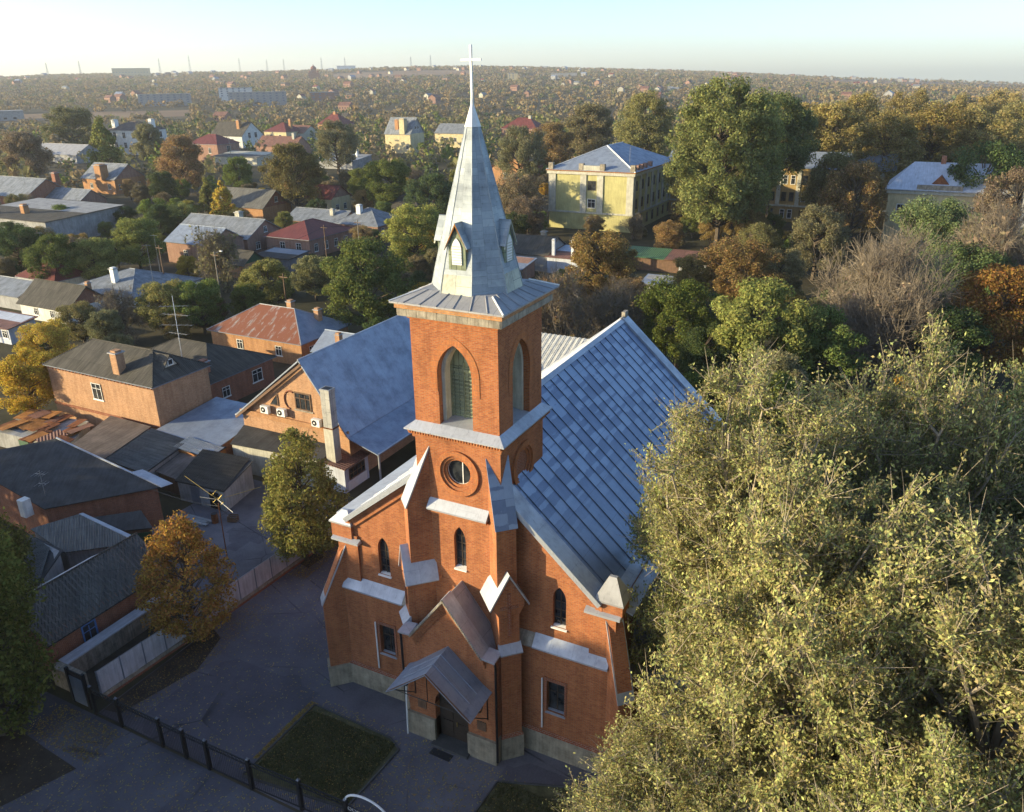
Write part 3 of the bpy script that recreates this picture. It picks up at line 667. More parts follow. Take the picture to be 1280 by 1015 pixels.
for yy0, yy1, up_ in ((-2.42, -1.22, .05), (22.3, 23.35, .22)):                       # verge copings of both gables
    mb = MB()
    mb.slab([(0, yy0, RZ+up_), (8.0, yy0, rz(8.0)+up_), (8.0, yy1, rz(8.0)+up_), (0, yy1, RZ+up_)], .28, ZN)
    mb.slab([(0, yy0, RZ+up_), (-8.0, yy0, rz(-8.0)+up_), (-8.0, yy1, rz(-8.0)+up_), (0, yy1, RZ+up_)], .28, ZN)
    mb.build('coping', church)
mb = MB(); mb.slab([(0, Y0, RZ+.12), (.28, Y0, RZ-.10), (.28, Y1+.9, RZ-.10), (0, Y1+.9, RZ+.12)], .05, ZN); mb.slab([(0, Y0, RZ+.12), (-.45, Y0, RZ-.12), (-.45, Y1+.9, RZ-.12), (0, Y1+.9, RZ+.12)], .05, M['white'])  # left half white: sunlight on that side of the ridge painted in
mb.box(-.14, .14, 22.6, 23.3, RZ, RZ+.55, M['concrete']); mb.build('ridge_cap', church)
# low chapel against the right side
mb = MB(); mb.box(8.7, 13.2, .2, 7.2, 0, 5.6, BR); mb.box(8.7, 13.35, .05, 7.35, 0, 1.3, M['stone']); mb.build('chapel_wall', church)
mb = MB(); P0 = [(8.7, -.2, 5.5), (13.7, -.2, 5.5), (13.7, 7.6, 5.5), (8.7, 7.6, 5.5)]; T0 = (8.75, 2.2, 9.2); T1 = (8.75, 5.2, 9.2)
mb.add(P0+[T0, T1]+[(x, y, z-.12) for x, y, z in P0], [(0, 1, 4), (1, 2, 5, 4), (2, 3, 5), (0, 1, 7, 6), (1, 2, 8, 7), (2, 3, 9, 8)], M['roofzinc'])
for t in (.25, .5, .75): mb.tube([(13.7, -.2+7.8*t, 5.55), (8.75, 2.2+3*t, 9.22)], .03, 4, M['roofzinc'])
for p, q in ((P0[1], T0), (P0[2], T1)): mb.tube([p, q], .05, 5, M['roofzinc'])
mb.build('chapel_roof', church)

# gabled portal between the tower buttresses
pg = [(-2.92, 7.4), (-2.2, 7.4), (0, 10.3), (2.2, 7.4), (2.92, 7.4)]
DO = arch(1.08, .16, 2.7, 4.2)
mb = MB(); mb.panel(F(-4.25), [(-2.82, 1.6), (-1.081, 1.6), (-1.08, 2.7)]+[p for p in arch(1.08, .16, 2.7, 4.2)[2:][::-1]][1:-1]+[(1.08, 2.7), (1.081, 1.6), (2.82, 1.6), (2.82, 7.3), (2.2, 7.4), (0, 10.2), (-2.2, 7.4), (-2.82, 7.3)], [], .4, BR)
for sg in (-1, 1):
    x0, x1 = sorted((sg*2.82, sg*2.5)); mb.box(x0, x1, -4.24, -2.5, 0, 7.3, BR)
    x0, x1 = sorted((sg*1.08, sg*1.5)); mb.box(x0, x1, -4.24, -3.7, .16, 2.7, BR)
mb.box(-1.5, 1.5, -3.7, -3.62, 0, 4.4, M['brick_relief'])
for (d0, d1, y) in ((.75, .42, -4.36), (.42, .10, -4.50)):
    for sg in (-1, 1):
        mb.prism([(0, 10.3-d0), (sg*2.3, 7.27-d0), (sg*2.3, 7.27-d1), (0, 10.3-d1)], lambda a, b, t: (a, t, b), y, -4.2, BR)
pw = mb.build('portal_wall', church)
for sg in (-1, 1):
    mb = MB(); x0, x1 = sorted((sg*2.92, sg*1.08)); mb.box(x0, x1, -4.42, -3.4, 0, 1.62, M['stone']); x0, x1 = sorted((sg*2.92, sg*2.6)); mb.box(x0, x1, -3.4, -2.5, 0, 1.62, M['stone']); mb.build('plinth', church)
mb = MB()
for sg in (-1, 1):
    n_ = 5
    mb.slab([(0, -4.62, 10.42), (sg*2.28, -4.62, 7.40), (sg*2.28, -3.72, 7.40), (0, -3.72, 10.42)], .12, ZN)
    mb.slab([(sg*2.28, -4.62, 7.42), (sg*3.04, -4.62, 7.36), (sg*3.04, -3.72, 7.46), (sg*2.28, -3.72, 7.52)], .12, ZN)
    for i in range(30):
        f = (i+.5)/30; mb.box(sg*2.28*f-.03, sg*2.28*f+.03, -4.66, -4.60, 10.42-3.02*f-.20, 10.42-3.02*f-.05, M['concrete'])
mb.build('coping', church)
mb = MB()
for sg in (-1, 1):
    mb.slab([(0, -3.75, 10.30), (sg*2.5, -3.75, 7.0), (sg*2.5, -2.5, 7.0), (0, -2.5, 10.30)], .08, M['zincwarm'])
mb.build('portal_roof', church)
mb = MB(); mb.box(-1.06, 1.06, -3.80, -3.72, .16, 4.1, M['darkwood'])
for sg in (-1, 1):
    for z0, z1 in ((.4, 1.4), (1.6, 2.6)): mb.box(sg*.52-.34, sg*.52+.34, -3.84, -3.80, z0, z1, M['darkwood'])
d = mb.build('door', church)
mb = MB(); mb.tube([(.1, -3.88, 1.2), (.1, -3.88, 1.5)], .03, 6, M['gold']); mb.build('handle', d)
mb = MB(); mb.box(-1.2, 1.2, -4.75, -3.6, 0, .16, M['kerb']); mb.build('doorstep', church)
for sg in (-1, 1): mb = MB(); mb.box(sg*1.95-.28, sg*1.95+.28, -4.30, -4.24, 2.1, 2.7, M['wood']); mb.build('plaque', church)
for x in (2.98, -2.98): mb = MB(); mb.tube([(x, -4.5, 7.3), (x, -4.4, 6.9), (x, -4.4, .3)], .07, 7, M['iron']); mb.build('downpipe', church)
# sheet metal canopy on iron brackets
mb = MB()
for sg in (-1, 1):
    mb.slab([(0, -6.62, 7.02), (sg*2.15, -6.62, 5.22), (sg*2.15, -4.2, 5.34), (0, -4.2, 7.16)], .05, M['roofblue'])
    mb.slab([(sg*2.15, -6.62, 5.22), (sg*2.66, -6.62, 4.88), (sg*2.66, -4.2, 5.02), (sg*2.15, -4.2, 5.34)], .05, M['roofblue'])
    for y in (-5.0, -5.8): mb.tube([(0, y, 7.12), (sg*2.15, y, 5.32)], .025, 4, M['roofblue'])
    mb.hexa([(0, -6.60, 6.92), (sg*2.6, -6.60, 4.80), (sg*2.6, -6.60, 4.92), (0, -6.60, 7.04)][::sg], [(0, -6.54, 6.92), (sg*2.6, -6.54, 4.80), (sg*2.6, -6.54, 4.92), (0, -6.54, 7.04)][::sg], M['wood'])
cn = mb.build('canopy', church)
for sg in (-1, 1):
    mb = MB(); x = sg*2.35
    mb.tube([(x, -6.45, 4.95), (x, -4.28, 4.95)], .035, 5, M['iron']); mb.tube([(x, -4.28, 3.0), (x, -4.28, 5.0)], .035, 5, M['iron']); mb.tube([(x, -6.3, 4.9), (x, -5.2, 3.9), (x, -4.3, 3.1)], .03, 5, M['iron'])
    for i in range(5): a = i*.9; mb.tube([(x, -5.0+.25*math.cos(a+k*.7)*(1-i*.1), 4.4+.25*math.sin(a+k*.7)*(1-i*.1)) for k in range(9)], .015, 4, M['iron'])
    mb.build('bracket', cn)
mb = MB(); mb.tube([(-2.2, -6.5, 5.15), (2.2, -6.5, 5.15)], .025, 5, M['iron']); mb.tube([(0, -6.5, 5.15), (0, -6.5, 6.8)], .025, 5, M['iron']); mb.build('tie_bar', cn)
mb = MB(); mb.tube([(-2.72, -4.55, 4.9), (-2.80, -4.6, 2.6), (-2.86, -4.62, .1)], .05, 6, M['white']); mb.build('downpipe', church)
mat = MB(); mat.hexa([(-1.0, -5.30, .004), (.35, -5.34, .004), (.38, -4.85, .004), (-.95, -4.82, .004)], [(-1.0, -5.30, .03), (.35, -5.34, .03), (.38, -4.85, .03), (-.95, -4.82, .03)], M['mat'])
tag(mat.build('door_mat'), 'dark rubber mat on the asphalt before the church door', 'door mat')
# ------------------------------------------------------------------ churchyard fences, gate, antennas
def fence_run(name, label, pts, h, kind, group=None):
    t = thing(name, label, 'fence', (*pts[0], 0)); o = Vector((*pts[0], 0))
    for i in range(len(pts)-1):
        a, b = Vector((*pts[i], 0))-o, Vector((*pts[i+1], 0))-o; d = (b-a).normalized(); n = Vector((-d.y, d.x, 0)); L = (b-a).length
        mb = MB()
        def bx(u0, u1, w, z0, z1, m):
            q = [a+d*u0-n*w, a+d*u1-n*w, a+d*u1+n*w, a+d*u0+n*w]; mb.hexa([tuple(p+Vector((0, 0, z0))) for p in q], [tuple(p+Vector((0, 0, z1))) for p in q], m)
        if kind == 'iron':
            for z in (.12, h-.34, h-.08): bx(.06, L-.06, .025, z, z+.06, M['iron'])
            k = int(L/.14)
            for j in range(k): u = .08+j*(L-.16)/max(1, k-1); bx(u-.009, u+.009, .009, .12, h-.3, M['iron'])
            k = int(L/.26)
            for j in range(k):
                c = a+d*(.13+j*(L-.26)/max(1, k-1)); mb.tube([tuple(c+d*.10*math.cos(q*math.pi/5)+Vector((0, 0, h-.18+.10*math.sin(q*math.pi/5)))) for q in range(11)], .022, 4, M['iron'])
            mb.build('panel', t)
            for c in ((a,) if i < len(pts)-2 else (a, b)):
                mb = MB(); mb.box(c.x-.09, c.x+.09, c.y-.09, c.y+.09, 0, h+.12, M['iron']); mb.hexa([(c.x-.09, c.y-.09, h+.12), (c.x+.09, c.y-.09, h+.12), (c.x+.09, c.y+.09, h+.12), (c.x-.09, c.y+.09, h+.12)], [(c.x-.01, c.y-.01, h+.26), (c.x+.01, c.y-.01, h+.26), (c.x+.01, c.y+.01, h+.26), (c.x-.01, c.y+.01, h+.26)], M['greypaint']); mb.build('post', t)
        else:
            bx(0, L, .14, 0, .38, M['concrete']); bx(0, L, .20, .0, .14, M['brick_relief']); mb.build('footing', t); mb = MB()
            bx(.03, L-.03, .025, .38, h, M['fencepanel']); bx(.0, L, .04, h-.05, h, M['fencepanel']); mb.build('panel', t); mb = MB()
            bx(-.04, .04, .05, .3, h+.03, M['greypaint']); mb.build('post', t)
    return t
fence_run('iron_fence', 'black wrought iron fence between the street and the churchyard', [(-20.9, -11.65), (-18.6, -11.65), (-15.1, -11.68), (-13.2, -11.68), (-11.4, -11.68), (-8.3, -11.64), (-4.95, -11.5), (-2.0, -11.4)], 2.0, 'iron')
fence_run('panel_fence', 'pale grey sheet panel fence along the left side of the churchyard', [(-21.7, -10.6), (-21.6, -9.0), (-21.5, -7.4), (-21.4, -5.8), (-21.3, -4.2), (-21.2, -2.6), (-21.1, -1.0), (-21.0, .6), (-20.95, 2.2), (-20.9, 3.8), (-20.85, 5.4), (-20.8, 7.0), (-20.8, 8.6), (-20.8, 10.2), (-20.8, 11.8), (-20.8, 13.4)], 2.1, 'panel')
g = thing('arched_gate', 'black iron gate under a pale metal arch at the end of the iron fence', 'gate', (-2.0, -11.4, 0))
mb = MB(); W2 = 1.35
mb.tube([(W2-W2*math.cos(i*math.pi/16), 0, 2.0+.85*math.sin(i*math.pi/16)) for i in range(17)], .06, 6, M['white']); mb.build('arch', g)
for x in (0, 2*W2): mb = MB(); mb.box(x-.07, x+.07, -.07, .07, 0, 2.1, M['iron']); mb.build('post', g)
mb = MB()
for i in range(22): x = .12+i*.117; mb.box(x-.01, x+.01, -.01, .01, .15, 1.75, M['iron'])
for z in (.15, 1.45, 1.75): mb.box(.08, 2*W2-.08, -.02, .02, z, z+.04, M['iron'])
for i in range(9): c = .25+i*.275; mb.tube([(c+.12*math.cos(q*math.pi/5), 0, 1.62+.11*math.sin(q*math.pi/5)) for q in range(11)], .014, 4, M['white'])
mb.build('panel', g)
fence_run('iron_fence', 'black iron fence between the arched gate and the big pale trees', [(.75, -11.4), (3.6, -11.4), (6.5, -11.4), (9.4, -11.4), (12.3, -11.4)], 2.0, 'iron')
g = thing('sheet_gate', 'tall grey sheet metal gate at the left end of the iron fence', 'gate', (-23.0, -11.5, 0))
mb = MB(); mb.box(0, 1.35, -.03, .03, .08, 2.1, M['greypaint']); mb.build('panel', g)
mb = MB()
for i in range(12): mb.box(.05+i*.11, .08+i*.11, -.02, .02, 2.1, 2.5, M['iron'])
mb.box(0, 1.35, -.03, .03, 2.5, 2.55, M['iron']); mb.build('grille', g)
for x in (-.06, 1.42): mb = MB(); mb.box(x-.09, x+.09, -.09, .09, 0, 2.65, M['iron']); mb.build('post', g)
t = thing('garden_wall', 'low broad concrete wall beside the house with the blue window', 'wall', (-25.2, -10.4, 0))
mb = MB(); mb.box(-.35, .35, 0, 8.6, 0, 1.35, M['concrete']); mb.build('body', t)
mb = MB(); mb.box(-.45, .45, -.05, 8.65, 1.35, 1.45, M['fencepanel']); mb.build('cap', t)
mb = MB(); mb.box(-.3, 2.3, -.7, -.1, 0, 1.5, M['concrete']); mb.build('pier', t)
sheet('flower_bed', [(-24.8, -10.9), (-21.9, -10.9), (-21.6, -2), (-24.8, -2)], .03, M['soil'])
def antenna(name, label, loc, h, arms, m='steel', tilt=0, pm=None):
    t = thing(name, label, 'antenna', loc); mb = MB(); mb.tube([(0, 0, 0), (tilt*h, 0, h)], [.045, .03], 6, M[pm or m]); mb.build('pole', t)
    for (z, L, az, n) in arms:
        mb = MB(); c = Vector((tilt*z, 0, z)); d = Vector((math.cos(az), math.sin(az), 0)); p = Vector((-d.y, d.x, 0))
        mb.tube([tuple(c-d*L/2), tuple(c+d*L/2)], .018, 4, M[m])
        for i in range(n): q = c+d*(-L/2+L*i/max(1, n-1)); l = .55-.25*i/n; mb.tube([tuple(q-p*l), tuple(q+p*l)], .010, 4, M[m])
        mb.build('boom', t)
    return t
t = thing('loop_antenna', 'tall pole with brass rhombus loops and long crossed arms in the left yard', 'antenna', (-26.4, 4.6, 0))
mb = MB(); mb.tube([(0, 0, 0), (-.3, .3, 4.9)], [.05, .035], 6, M['rust']); mb.build('pole', t)
mb = MB()
for c, s in ((4.95, .42), (5.6, .42)):
    a = Vector((.8, .45, 0)).normalized()
    for k in (0, .12): mb.tube([tuple(Vector((-.3, .3, c))+a*s*math.cos(i*math.pi/2)*(1-k)+Vector((0, 0, s*math.sin(i*math.pi/2)))) for i in range(5)], .022, 5, M['gold'])
mb.build('loop', t)
for i, (dx, dy, dz, L) in enumerate(((-1, .15, .22, 4.2), (.75, .95, .12, 3.4), (.9, -.15, -.28, 1.9), (-.9, -.2, .02, 1.6))):
    mb = MB(); v = Vector((dx, dy, dz)).normalized()*L; mb.tube([(-.3, .3, 5.2), tuple(Vector((-.3, .3, 5.2))+v)], .02, 5, M['gold'] if i < 2 else M['steel']); mb.build('arm', t)
antenna('aerial_mast', 'pale tall aerial mast with several yagi booms behind the two storey brick house', (-54.2, 26.5, 0), 13.6, [(12.4, 3.2, .5, 7), (11.4, 3.4, .2, 7), (10.2, 3.6, .4, 6), (9.2, 2.6, .1, 5)], 'steel', .02, 'white')
antenna('aerial_mast', 'thin grey aerial pole in front of the broad felt roof at the far left', (-42.0, .6, 0), 6.4, [(6.1, .9, .3, 4), (5.2, .7, .3, 3)], 'steel', .03)

# ------------------------------------------------------------------ houses and sheds beside the church
def shed(name, label, cat, pts, wall, roof, corr=None, inset=.18, door=None, th=.10, rooflabel=None, front=None):
    # pts: four roof corners counter-clockwise seen from above; walls stand below
    o = Vector((pts[0][0], pts[0][1], 0)); t = thing(name, label, cat, tuple(o)); c = sum((Vector(p) for p in pts), Vector())/4
    mb = MB(); q = [Vector(p)+(Vector((c.x, c.y, p[2]))-Vector(p)).normalized()*inset*1.4-o for p in pts]
    mb.hexa([(p.x, p.y, 0) for p in q], [(p.x, p.y, p.z-th) for p in q], M[wall]); mb.build('wall', t)
    mb = MB(); P_ = [Vector(p)-o for p in pts]
    if corr:
        mb.corr(P_[0], P_[1]-P_[0], P_[3]-P_[0], M[roof], *corr)
    mb.slab([tuple(p-Vector((0, 0, .06 if corr else 0))) for p in P_], th*.8, M['felt' if corr else roof]); r = mb.build('roof', t)
    if front:
        a, b = q[front[0]], q[front[1]]; d = (b-a).normalized(); n = Vector((d.y, -d.x, 0)); L = (Vector((b.x, b.y, 0))-Vector((a.x, a.y, 0))).length
        d = Vector((d.x, d.y, 0)).normalized()
        for (kind, u, z, w, h, m) in front[2]:
            fn = lambda uu, zz, dd: tuple(Vector((a.x, a.y, 0))+d*uu-n*dd+Vector((0, 0, zz)))
            if kind == 'w': window(t, fn, rect(u-w/2, u+w/2, z, z+h), -.02, (u,), (z+h*.7,), None, M[m], .07)
            else:
                mb = MB(); mb.hexa([fn(u-w/2, .05, -.05), fn(u+w/2, .05, -.05), fn(u+w/2, .05, .02), fn(u-w/2, .05, .02)], [fn(u-w/2, h, -.05), fn(u+w/2, h, -.05), fn(u+w/2, h, .02), fn(u-w/2, h, .02)], M[m]); mb.build('door', t)
    return t
# two storey brick house, hipped dark roof
def house(name, label, cat, fx, fy, w, d, eave, roof, rh, wall, rm, wins=(), chim=(), rz_=0, group=None, oh=.4, roof2=None, gw=None, corner=None, fmat='white', extra=None):
    t = thing(name, label, cat, (fx, fy, 0), rz_, group); mb = MB(); W = M[wall]
    if roof == 'gx':
        e = eave; top = eave+rh
        mb.hexa([(-d, 0, 0), (0, 0, 0), (0, w, 0), (-d, w, 0)], [(-d, 0, e), (0, 0, e), (0, w, e), (-d, w, e)], W)
        mb.prism([(0, e), (w, e), (w/2, top-.05)], lambda p, q, s: (s, p, q), -d, 0, M[gw] if gw else W)
    elif roof == 'gy':
        mb.box(-d, 0, 0, w, 0, eave, W); mb.prism([(-d, eave), (0, eave), (-d/2, eave+rh-.05)], lambda p, q, s: (p, s, q), 0, w, M[gw] if gw else W)
    elif roof == 'mono':
        mb.hexa([(-d, 0, 0), (0, 0, 0), (0, w, 0), (-d, w, 0)], [(-d, 0, eave), (0, 0, eave), (0, w, eave+rh), (-d, w, eave+rh)], W)
    else: mb.box(-d, 0, 0, w, 0, eave, W)
    mb.build('wall', t)
    mb = MB(); Rm = M[rm]; th = .13; k = rh/(w/2) if roof == 'gx' else rh/(d/2)
    if roof == 'gx':
        ez = eave-oh*k+.05; tz = eave+rh+.05; R2 = M[roof2] if roof2 else Rm
        for (x0, x1, m) in ((-d-oh, -d*.5, Rm), (-d*.5, oh, R2)):
            mb.slab([(x0, w/2, tz), (x1, w/2, tz), (x1, -oh, ez), (x0, -oh, ez)], th, m); mb.slab([(x0, w/2, tz), (x1, w/2, tz), (x1, w+oh, ez), (x0, w+oh, ez)], th, m)
        mb.tube([(-d-oh, w/2, tz+.02), (oh, w/2, tz+.02)], .09, 5, Rm)
    elif roof == 'gy':
        ez = eave-oh*k+.05; tz = eave+rh+.05
        for sg, x in ((-1, -d-oh), (1, oh)): mb.slab([(-d/2, -oh, tz), (-d/2, w+oh, tz), (x, w+oh, ez), (x, -oh, ez)], th, Rm)
        mb.tube([(-d/2, -oh, tz+.02), (-d/2, w+oh, tz+.02)], .09, 5, Rm)
    elif roof == 'mono':
        mb.slab([(-d-oh, -oh, eave), (oh, -oh, eave), (oh, w+oh, eave+rh), (-d-oh, w+oh, eave+rh)], th, Rm)
    else:
        b = [(-d-oh, -oh, eave), (oh, -oh, eave), (oh, w+oh, eave), (-d-oh, w+oh, eave)]; tz = eave+rh
        if d >= w: T = [(-d+w*.5, w/2, tz), (-w*.5, w/2, tz)]; fs = [(0, 1, 5, 4), (1, 2, 5), (2, 3, 4, 5), (3, 0, 4)]
        else: T = [(-d/2, d*.5, tz), (-d/2, w-d*.5, tz)]; fs = [(0, 1, 4), (1, 2, 5, 4), (2, 3, 5), (3, 0, 4, 5)]
        if roof2 and d >= w:
            mb.add(b+T, [fs[0], fs[2], fs[3]], Rm); mb.add(b+T, [fs[1]], M[roof2])
        elif roof2: mb.add(b+T, [fs[0], fs[2], fs[3]], Rm); mb.add(b+T, [fs[1]], M[roof2])
        else: mb.add(b+T, fs, Rm)
        mb.add(b+[(x, y, z-.12) for x, y, z in b], [(0, 1, 5, 4), (1, 2, 6, 5), (2, 3, 7, 6), (3, 0, 4, 7), (4, 5, 6, 7)], M['greypaint'])
        for p, q in ((b[0], T[0]), (b[1], T[1] if d >= w else T[0]), (b[2], T[1]), (b[3], T[0] if d >= w else T[1]), (T[0], T[1])): mb.tube([p, q], .08, 5, Rm if not roof2 else M['zincwarm'])
    r = mb.build('roof', t)
    for (x, y, h, s, m) in chim:
        mb = MB(); z0 = eave-.3; mb.box(x-s/2, x+s/2, y-s/2, y+s/2, z0, eave+h, M[m]); mb.box(x-s*.65, x+s*.65, y-s*.65, y+s*.65, eave+h, eave+h+.10, M['zincwarm']); mb.box(x-s*.4, x+s*.4, y-s*.4, y+s*.4, eave+h-.02, eave+h+.30, M[m]); mb.build('chimney', r)
    for (f, u, z, ww, hh) in wins:
        fn = (lambda uu, zz, dd: (-uu, dd, zz)) if f == 'f' else (lambda uu, zz, dd: (-dd, uu, zz))
        window(t, fn, rect(u-ww/2, u+ww/2, z, z+hh), -.03, (u,), (z+hh*.68,), (u-ww/2-.08, u+ww/2+.08, z-.02, M['white']), M[fmat], .08)
    return t
h1 = house('brick_house', 'two storey buff brick house with a dark corrugated hipped roof and tall chimney', 'house', -47.6, 17.0, 7.2, 16.6, 7.1, 'hip', 2.3, 'brick_old', 'asb', [('f', 8.9, 4.15, 1.5, 1.9)], [(-5.6, .75, 2.6, .95, 'brick_old')], oh=.3)
mb = MB()
for i in range(30): x = -.25-i*.55; mb.box(x-.09, x+.09, -.13, .0, 6.72, 7.02, M['brick_relief'])
mb.box(-16.7, .05, -.06, .0, 2.4, 2.7, M['brick_relief']); mb.box(0, .06, 0, 7.2, 2.4, 2.7, M['brick_relief']); mb.build('cornice', h1)
dm = MB(); dm.prism([(-2.3, 8.05), (-.6, 8.05), (-1.45, 9.15)], lambda p, q, s: (s, p+4.9, q), -3.2, -1.1, M['plaster']); dm2 = dm.build('attic_gable', h1)
dm = MB(); dm.slab([(-3.4, 3.45, 9.28), (-.95, 3.45, 9.28), (-.95, 2.35, 7.9), (-3.4, 2.35, 7.9)], .07, M['asb']); dm.slab([(-3.4, 3.45, 9.28), (-.95, 3.45, 9.28), (-.95, 4.55, 7.9), (-3.4, 4.55, 7.9)], .07, M['asb']); dm.build('attic_roof', dm2)
window(h1, lambda u, z, d: (-1.1-d, u, z), rect(3.1, 3.8, 8.15, 8.85), -.03, (), (), None, M['white'], .08)
house('brick_house', 'dark brick house with a charcoal hipped roof edged in pale metal', 'house', -51.0, 26.9, 10.5, 15.5, 3.5, 'hip', 2.6, 'brick_red', 'asb', [('r', 7.6, 1.2, 1.7, 1.6), ('r', 2.4, 1.0, 1.2, 1.3)], [(-1.6, 1.2, 2.0, .9, 'brick_red')], roof2=None)
# steep gabled house with the big blue-grey roof, right behind the church's left side
t = thing('gabled_house', 'brick house with a steep blue-grey metal roof beside the church', 'house', (-30.1, 19.8, 0)); h3 = t
mb = MB(); OL = [(-8.5, 0), (4.7, 0), (4.7, 5.0), (0, 11.5), (-8.5, 5.0)]
mb.prism(OL, lambda p, q, s: (p, s, q), 0, 21, M['brick_old']); mb.box(-8.6, 4.8, -.22, 0, 4.75, 5.3, M['brick_orange']); mb.build('wall', t)
mb = MB()
mb.slab([(0, -.45, 11.75), (0, 21.3, 11.75), (4.95, 21.3, 4.85), (4.95, -.45, 4.85)], .12, M['roofblue'])
mb.slab([(0, -.45, 11.75), (0, 21.3, 11.75), (-9.0, 21.3, 4.75), (-9.0, -.45, 4.75)], .12, M['roofblue'])
mb.slab([(4.93, -.45, 4.82), (4.93, 12, 4.82), (8.3, 12, 3.75), (8.3, -.45, 3.75)], .10, M['roofblue'])
mb.tube([(0, -.5, 11.78), (0, 21.3, 11.78)], .08, 5, M['zinc'])
rf = mb.build('roof', t)
mb = MB(); mb.slab([(.2, -.5, 11.45), (-9.1, -.5, 4.5), (-9.1, -.36, 4.5), (.2, -.36, 11.45)], .22, M['wood']); mb.tube([(-9.1, -.4, 4.65), (-9.1, 21, 4.65)], .10, 6, M['zinc']); mb.build('bargeboard', rf)
window(t, lambda u, z, d: (u, d, z), rect(-1.35, .6, 6.5, 8.3), -.03, (-.7, -.05), (7.7,), (-1.5, .75, 6.42, M['concrete']), M['wood'], .12)
window(t, lambda u, z, d: (u, d, z), [(-4.6, 6.4), (-3.5, 6.4), (-3.5, 7.7)], -.03, (), (), None, M['wood'], .09)
mb = MB(); mb.tube([(-1.9+.75*math.cos(a), -.03, 7.3+.95*math.sin(a)) for a in [math.pi*.35+i*math.pi*.12 for i in range(10)]], .10, 4, M['brick_relief']); mb.build('brick_arch', t)
for x, z in ((-5.0, 5.55), (-2.9, 5.6), (1.3, 5.3)):
    a = thing('air_conditioner', {-5.0: 'white air conditioner box leftmost on the brick gable wall', -2.9: 'white air conditioner between the other two on the brick gable wall', 1.3: 'white air conditioner near the tall metal flue on the gable wall'}[x], 'air conditioner', (-30.1+x, 19.8, z), group='air conditioners on the brick gable')
    mb = MB(); mb.box(-.48, .48, -.55, -.15, 0, .75, M['white']); mb.build('case', a)
    mb = MB(); mb.tube([(-.12, -.56, .38), (-.12, -.57, .38)], .28, 16, M['iron']); mb.tube([(-.12, -.57, .38), (-.12, -.585, .38)], .10, 10, M['white']); mb.build('fan', a)
    mb = MB(); mb.box(-.4, -.35, -.5, -.03, -.08, 0, M['greypaint']); mb.box(.35, .4, -.5, -.03, -.08, 0, M['greypaint']); mb.build('bracket', a)
f = thing('metal_flue', 'tall square sheet metal flue standing before the gabled house', 'flue', (-26.2, 18.4, 0))
mb = MB(); mb.box(-.52, .52, -.45, .45, 0, 6.1, M['plaster']); mb.box(-.58, .58, -.5, .5, 6.1, 6.2, M['rust']); mb.build('shaft', f)
mb = MB(); mb.box(-.50, .50, -.42, .42, 6.2, 9.9, M['steel']); mb.box(-.54, .54, -.46, .46, 9.75, 9.95, M['steel']); mb.box(-.40, .40, -.33, .33, 9.95, 9.97, M['iron']); mb.build('duct', f)
t = thing('porch', 'small white and wood glazed porch under the edge of the blue-grey roof', 'porch', (-27.0, 17.6, 0))
mb = MB(); mb.box(0, 2.5, 0, 3.6, 0, 2.5, M['bluewhite']); mb.build('wall', t)
mb = MB(); mb.slab([(-.2, -.2, 2.95), (2.75, -.2, 2.6), (2.75, 3.8, 2.6), (-.2, 3.8, 2.95)], .1, M['brownroof']); mb.build('roof', t)
window(t, lambda u, z, d: (2.5-d, u, z), rect(.6, 3.0, 1.1, 2.3), -.03, (1.2, 1.8, 2.4), (1.7,), None, M['wood'], .10)
mb = MB(); mb.box(2.5, 2.56, .4, 3.2, .1, .95, M['white']); mb.build('door', t)
t = thing('porch_post', 'slim pale post holding the corner of the lean-to roof near the church', 'post', (-22.1, 19.8, 0)); mb = MB(); mb.tube([(0, 0, 0), (0, 0, 3.7)], .10, 8, M['zinc']); mb.build('shaft', t); mb = MB(); mb.tube([(.2, -.3, 3.75), (.2, 12, 3.7)], .09, 6, M['zinc']); mb.build('gutter', t)
shed('low_wing', 'flat grey roofed wing in front of the gabled brick house', 'outbuilding', [(-37.4, 16.5, 3.0), (-26.9, 17.4, 3.0), (-26.9, 19.7, 3.5), (-38.6, 19.7, 3.5)], 'plaster', 'felt', None, .15, front=(0, 1, [('w', 5.2, .9, 1.4, 1.2, 'greypaint')]))
shed('low_house', 'low outbuilding with a pale blue metal roof and orange wood front', 'outbuilding', [(-46.9, 15.6, 2.9), (-38.0, 14.3, 2.7), (-39.2, 24.5, 3.3), (-47.4, 24.6, 3.3)], 'brick_red', 'roofblue', None, .2, front=(0, 1, [('w', 7.4, .9, 1.3, 1.3, 'orangewood'), ('w', 5.6, .9, 1.3, 1.3, 'orangewood')]))
shed('wood_porch', 'orange stained wooden glazed lobby with a striped metal roof', 'outbuilding', [(-42.4, 14.0, 2.75), (-37.6, 13.9, 2.55), (-37.6, 16.2, 2.8), (-42.4, 16.0, 3.0)], 'orangewood', 'asbwhite', (.2, .03), .1, front=(1, 2, [('w', 1.1, .8, 1.3, 1.4, 'orangewood')]))
shed('shed', 'brownish felt roofed shed below the two storey brick house', 'shed', [(-52.3, 9.86, 2.4), (-46.85, 9.7, 2.4), (-47.95, 16.2, 2.95), (-54.3, 16.4, 2.95)], 'greywall', 'feltbrown')
shed('shed', 'grey corrugated lean-to shed with paler strips on its roof', 'shed', [(-46.7, 9.7, 2.35), (-41.0, 9.3, 2.3), (-41.8, 15.85, 2.9), (-47.6, 15.9, 2.95)], 'greywall', 'asbgrey', (.2, .03))
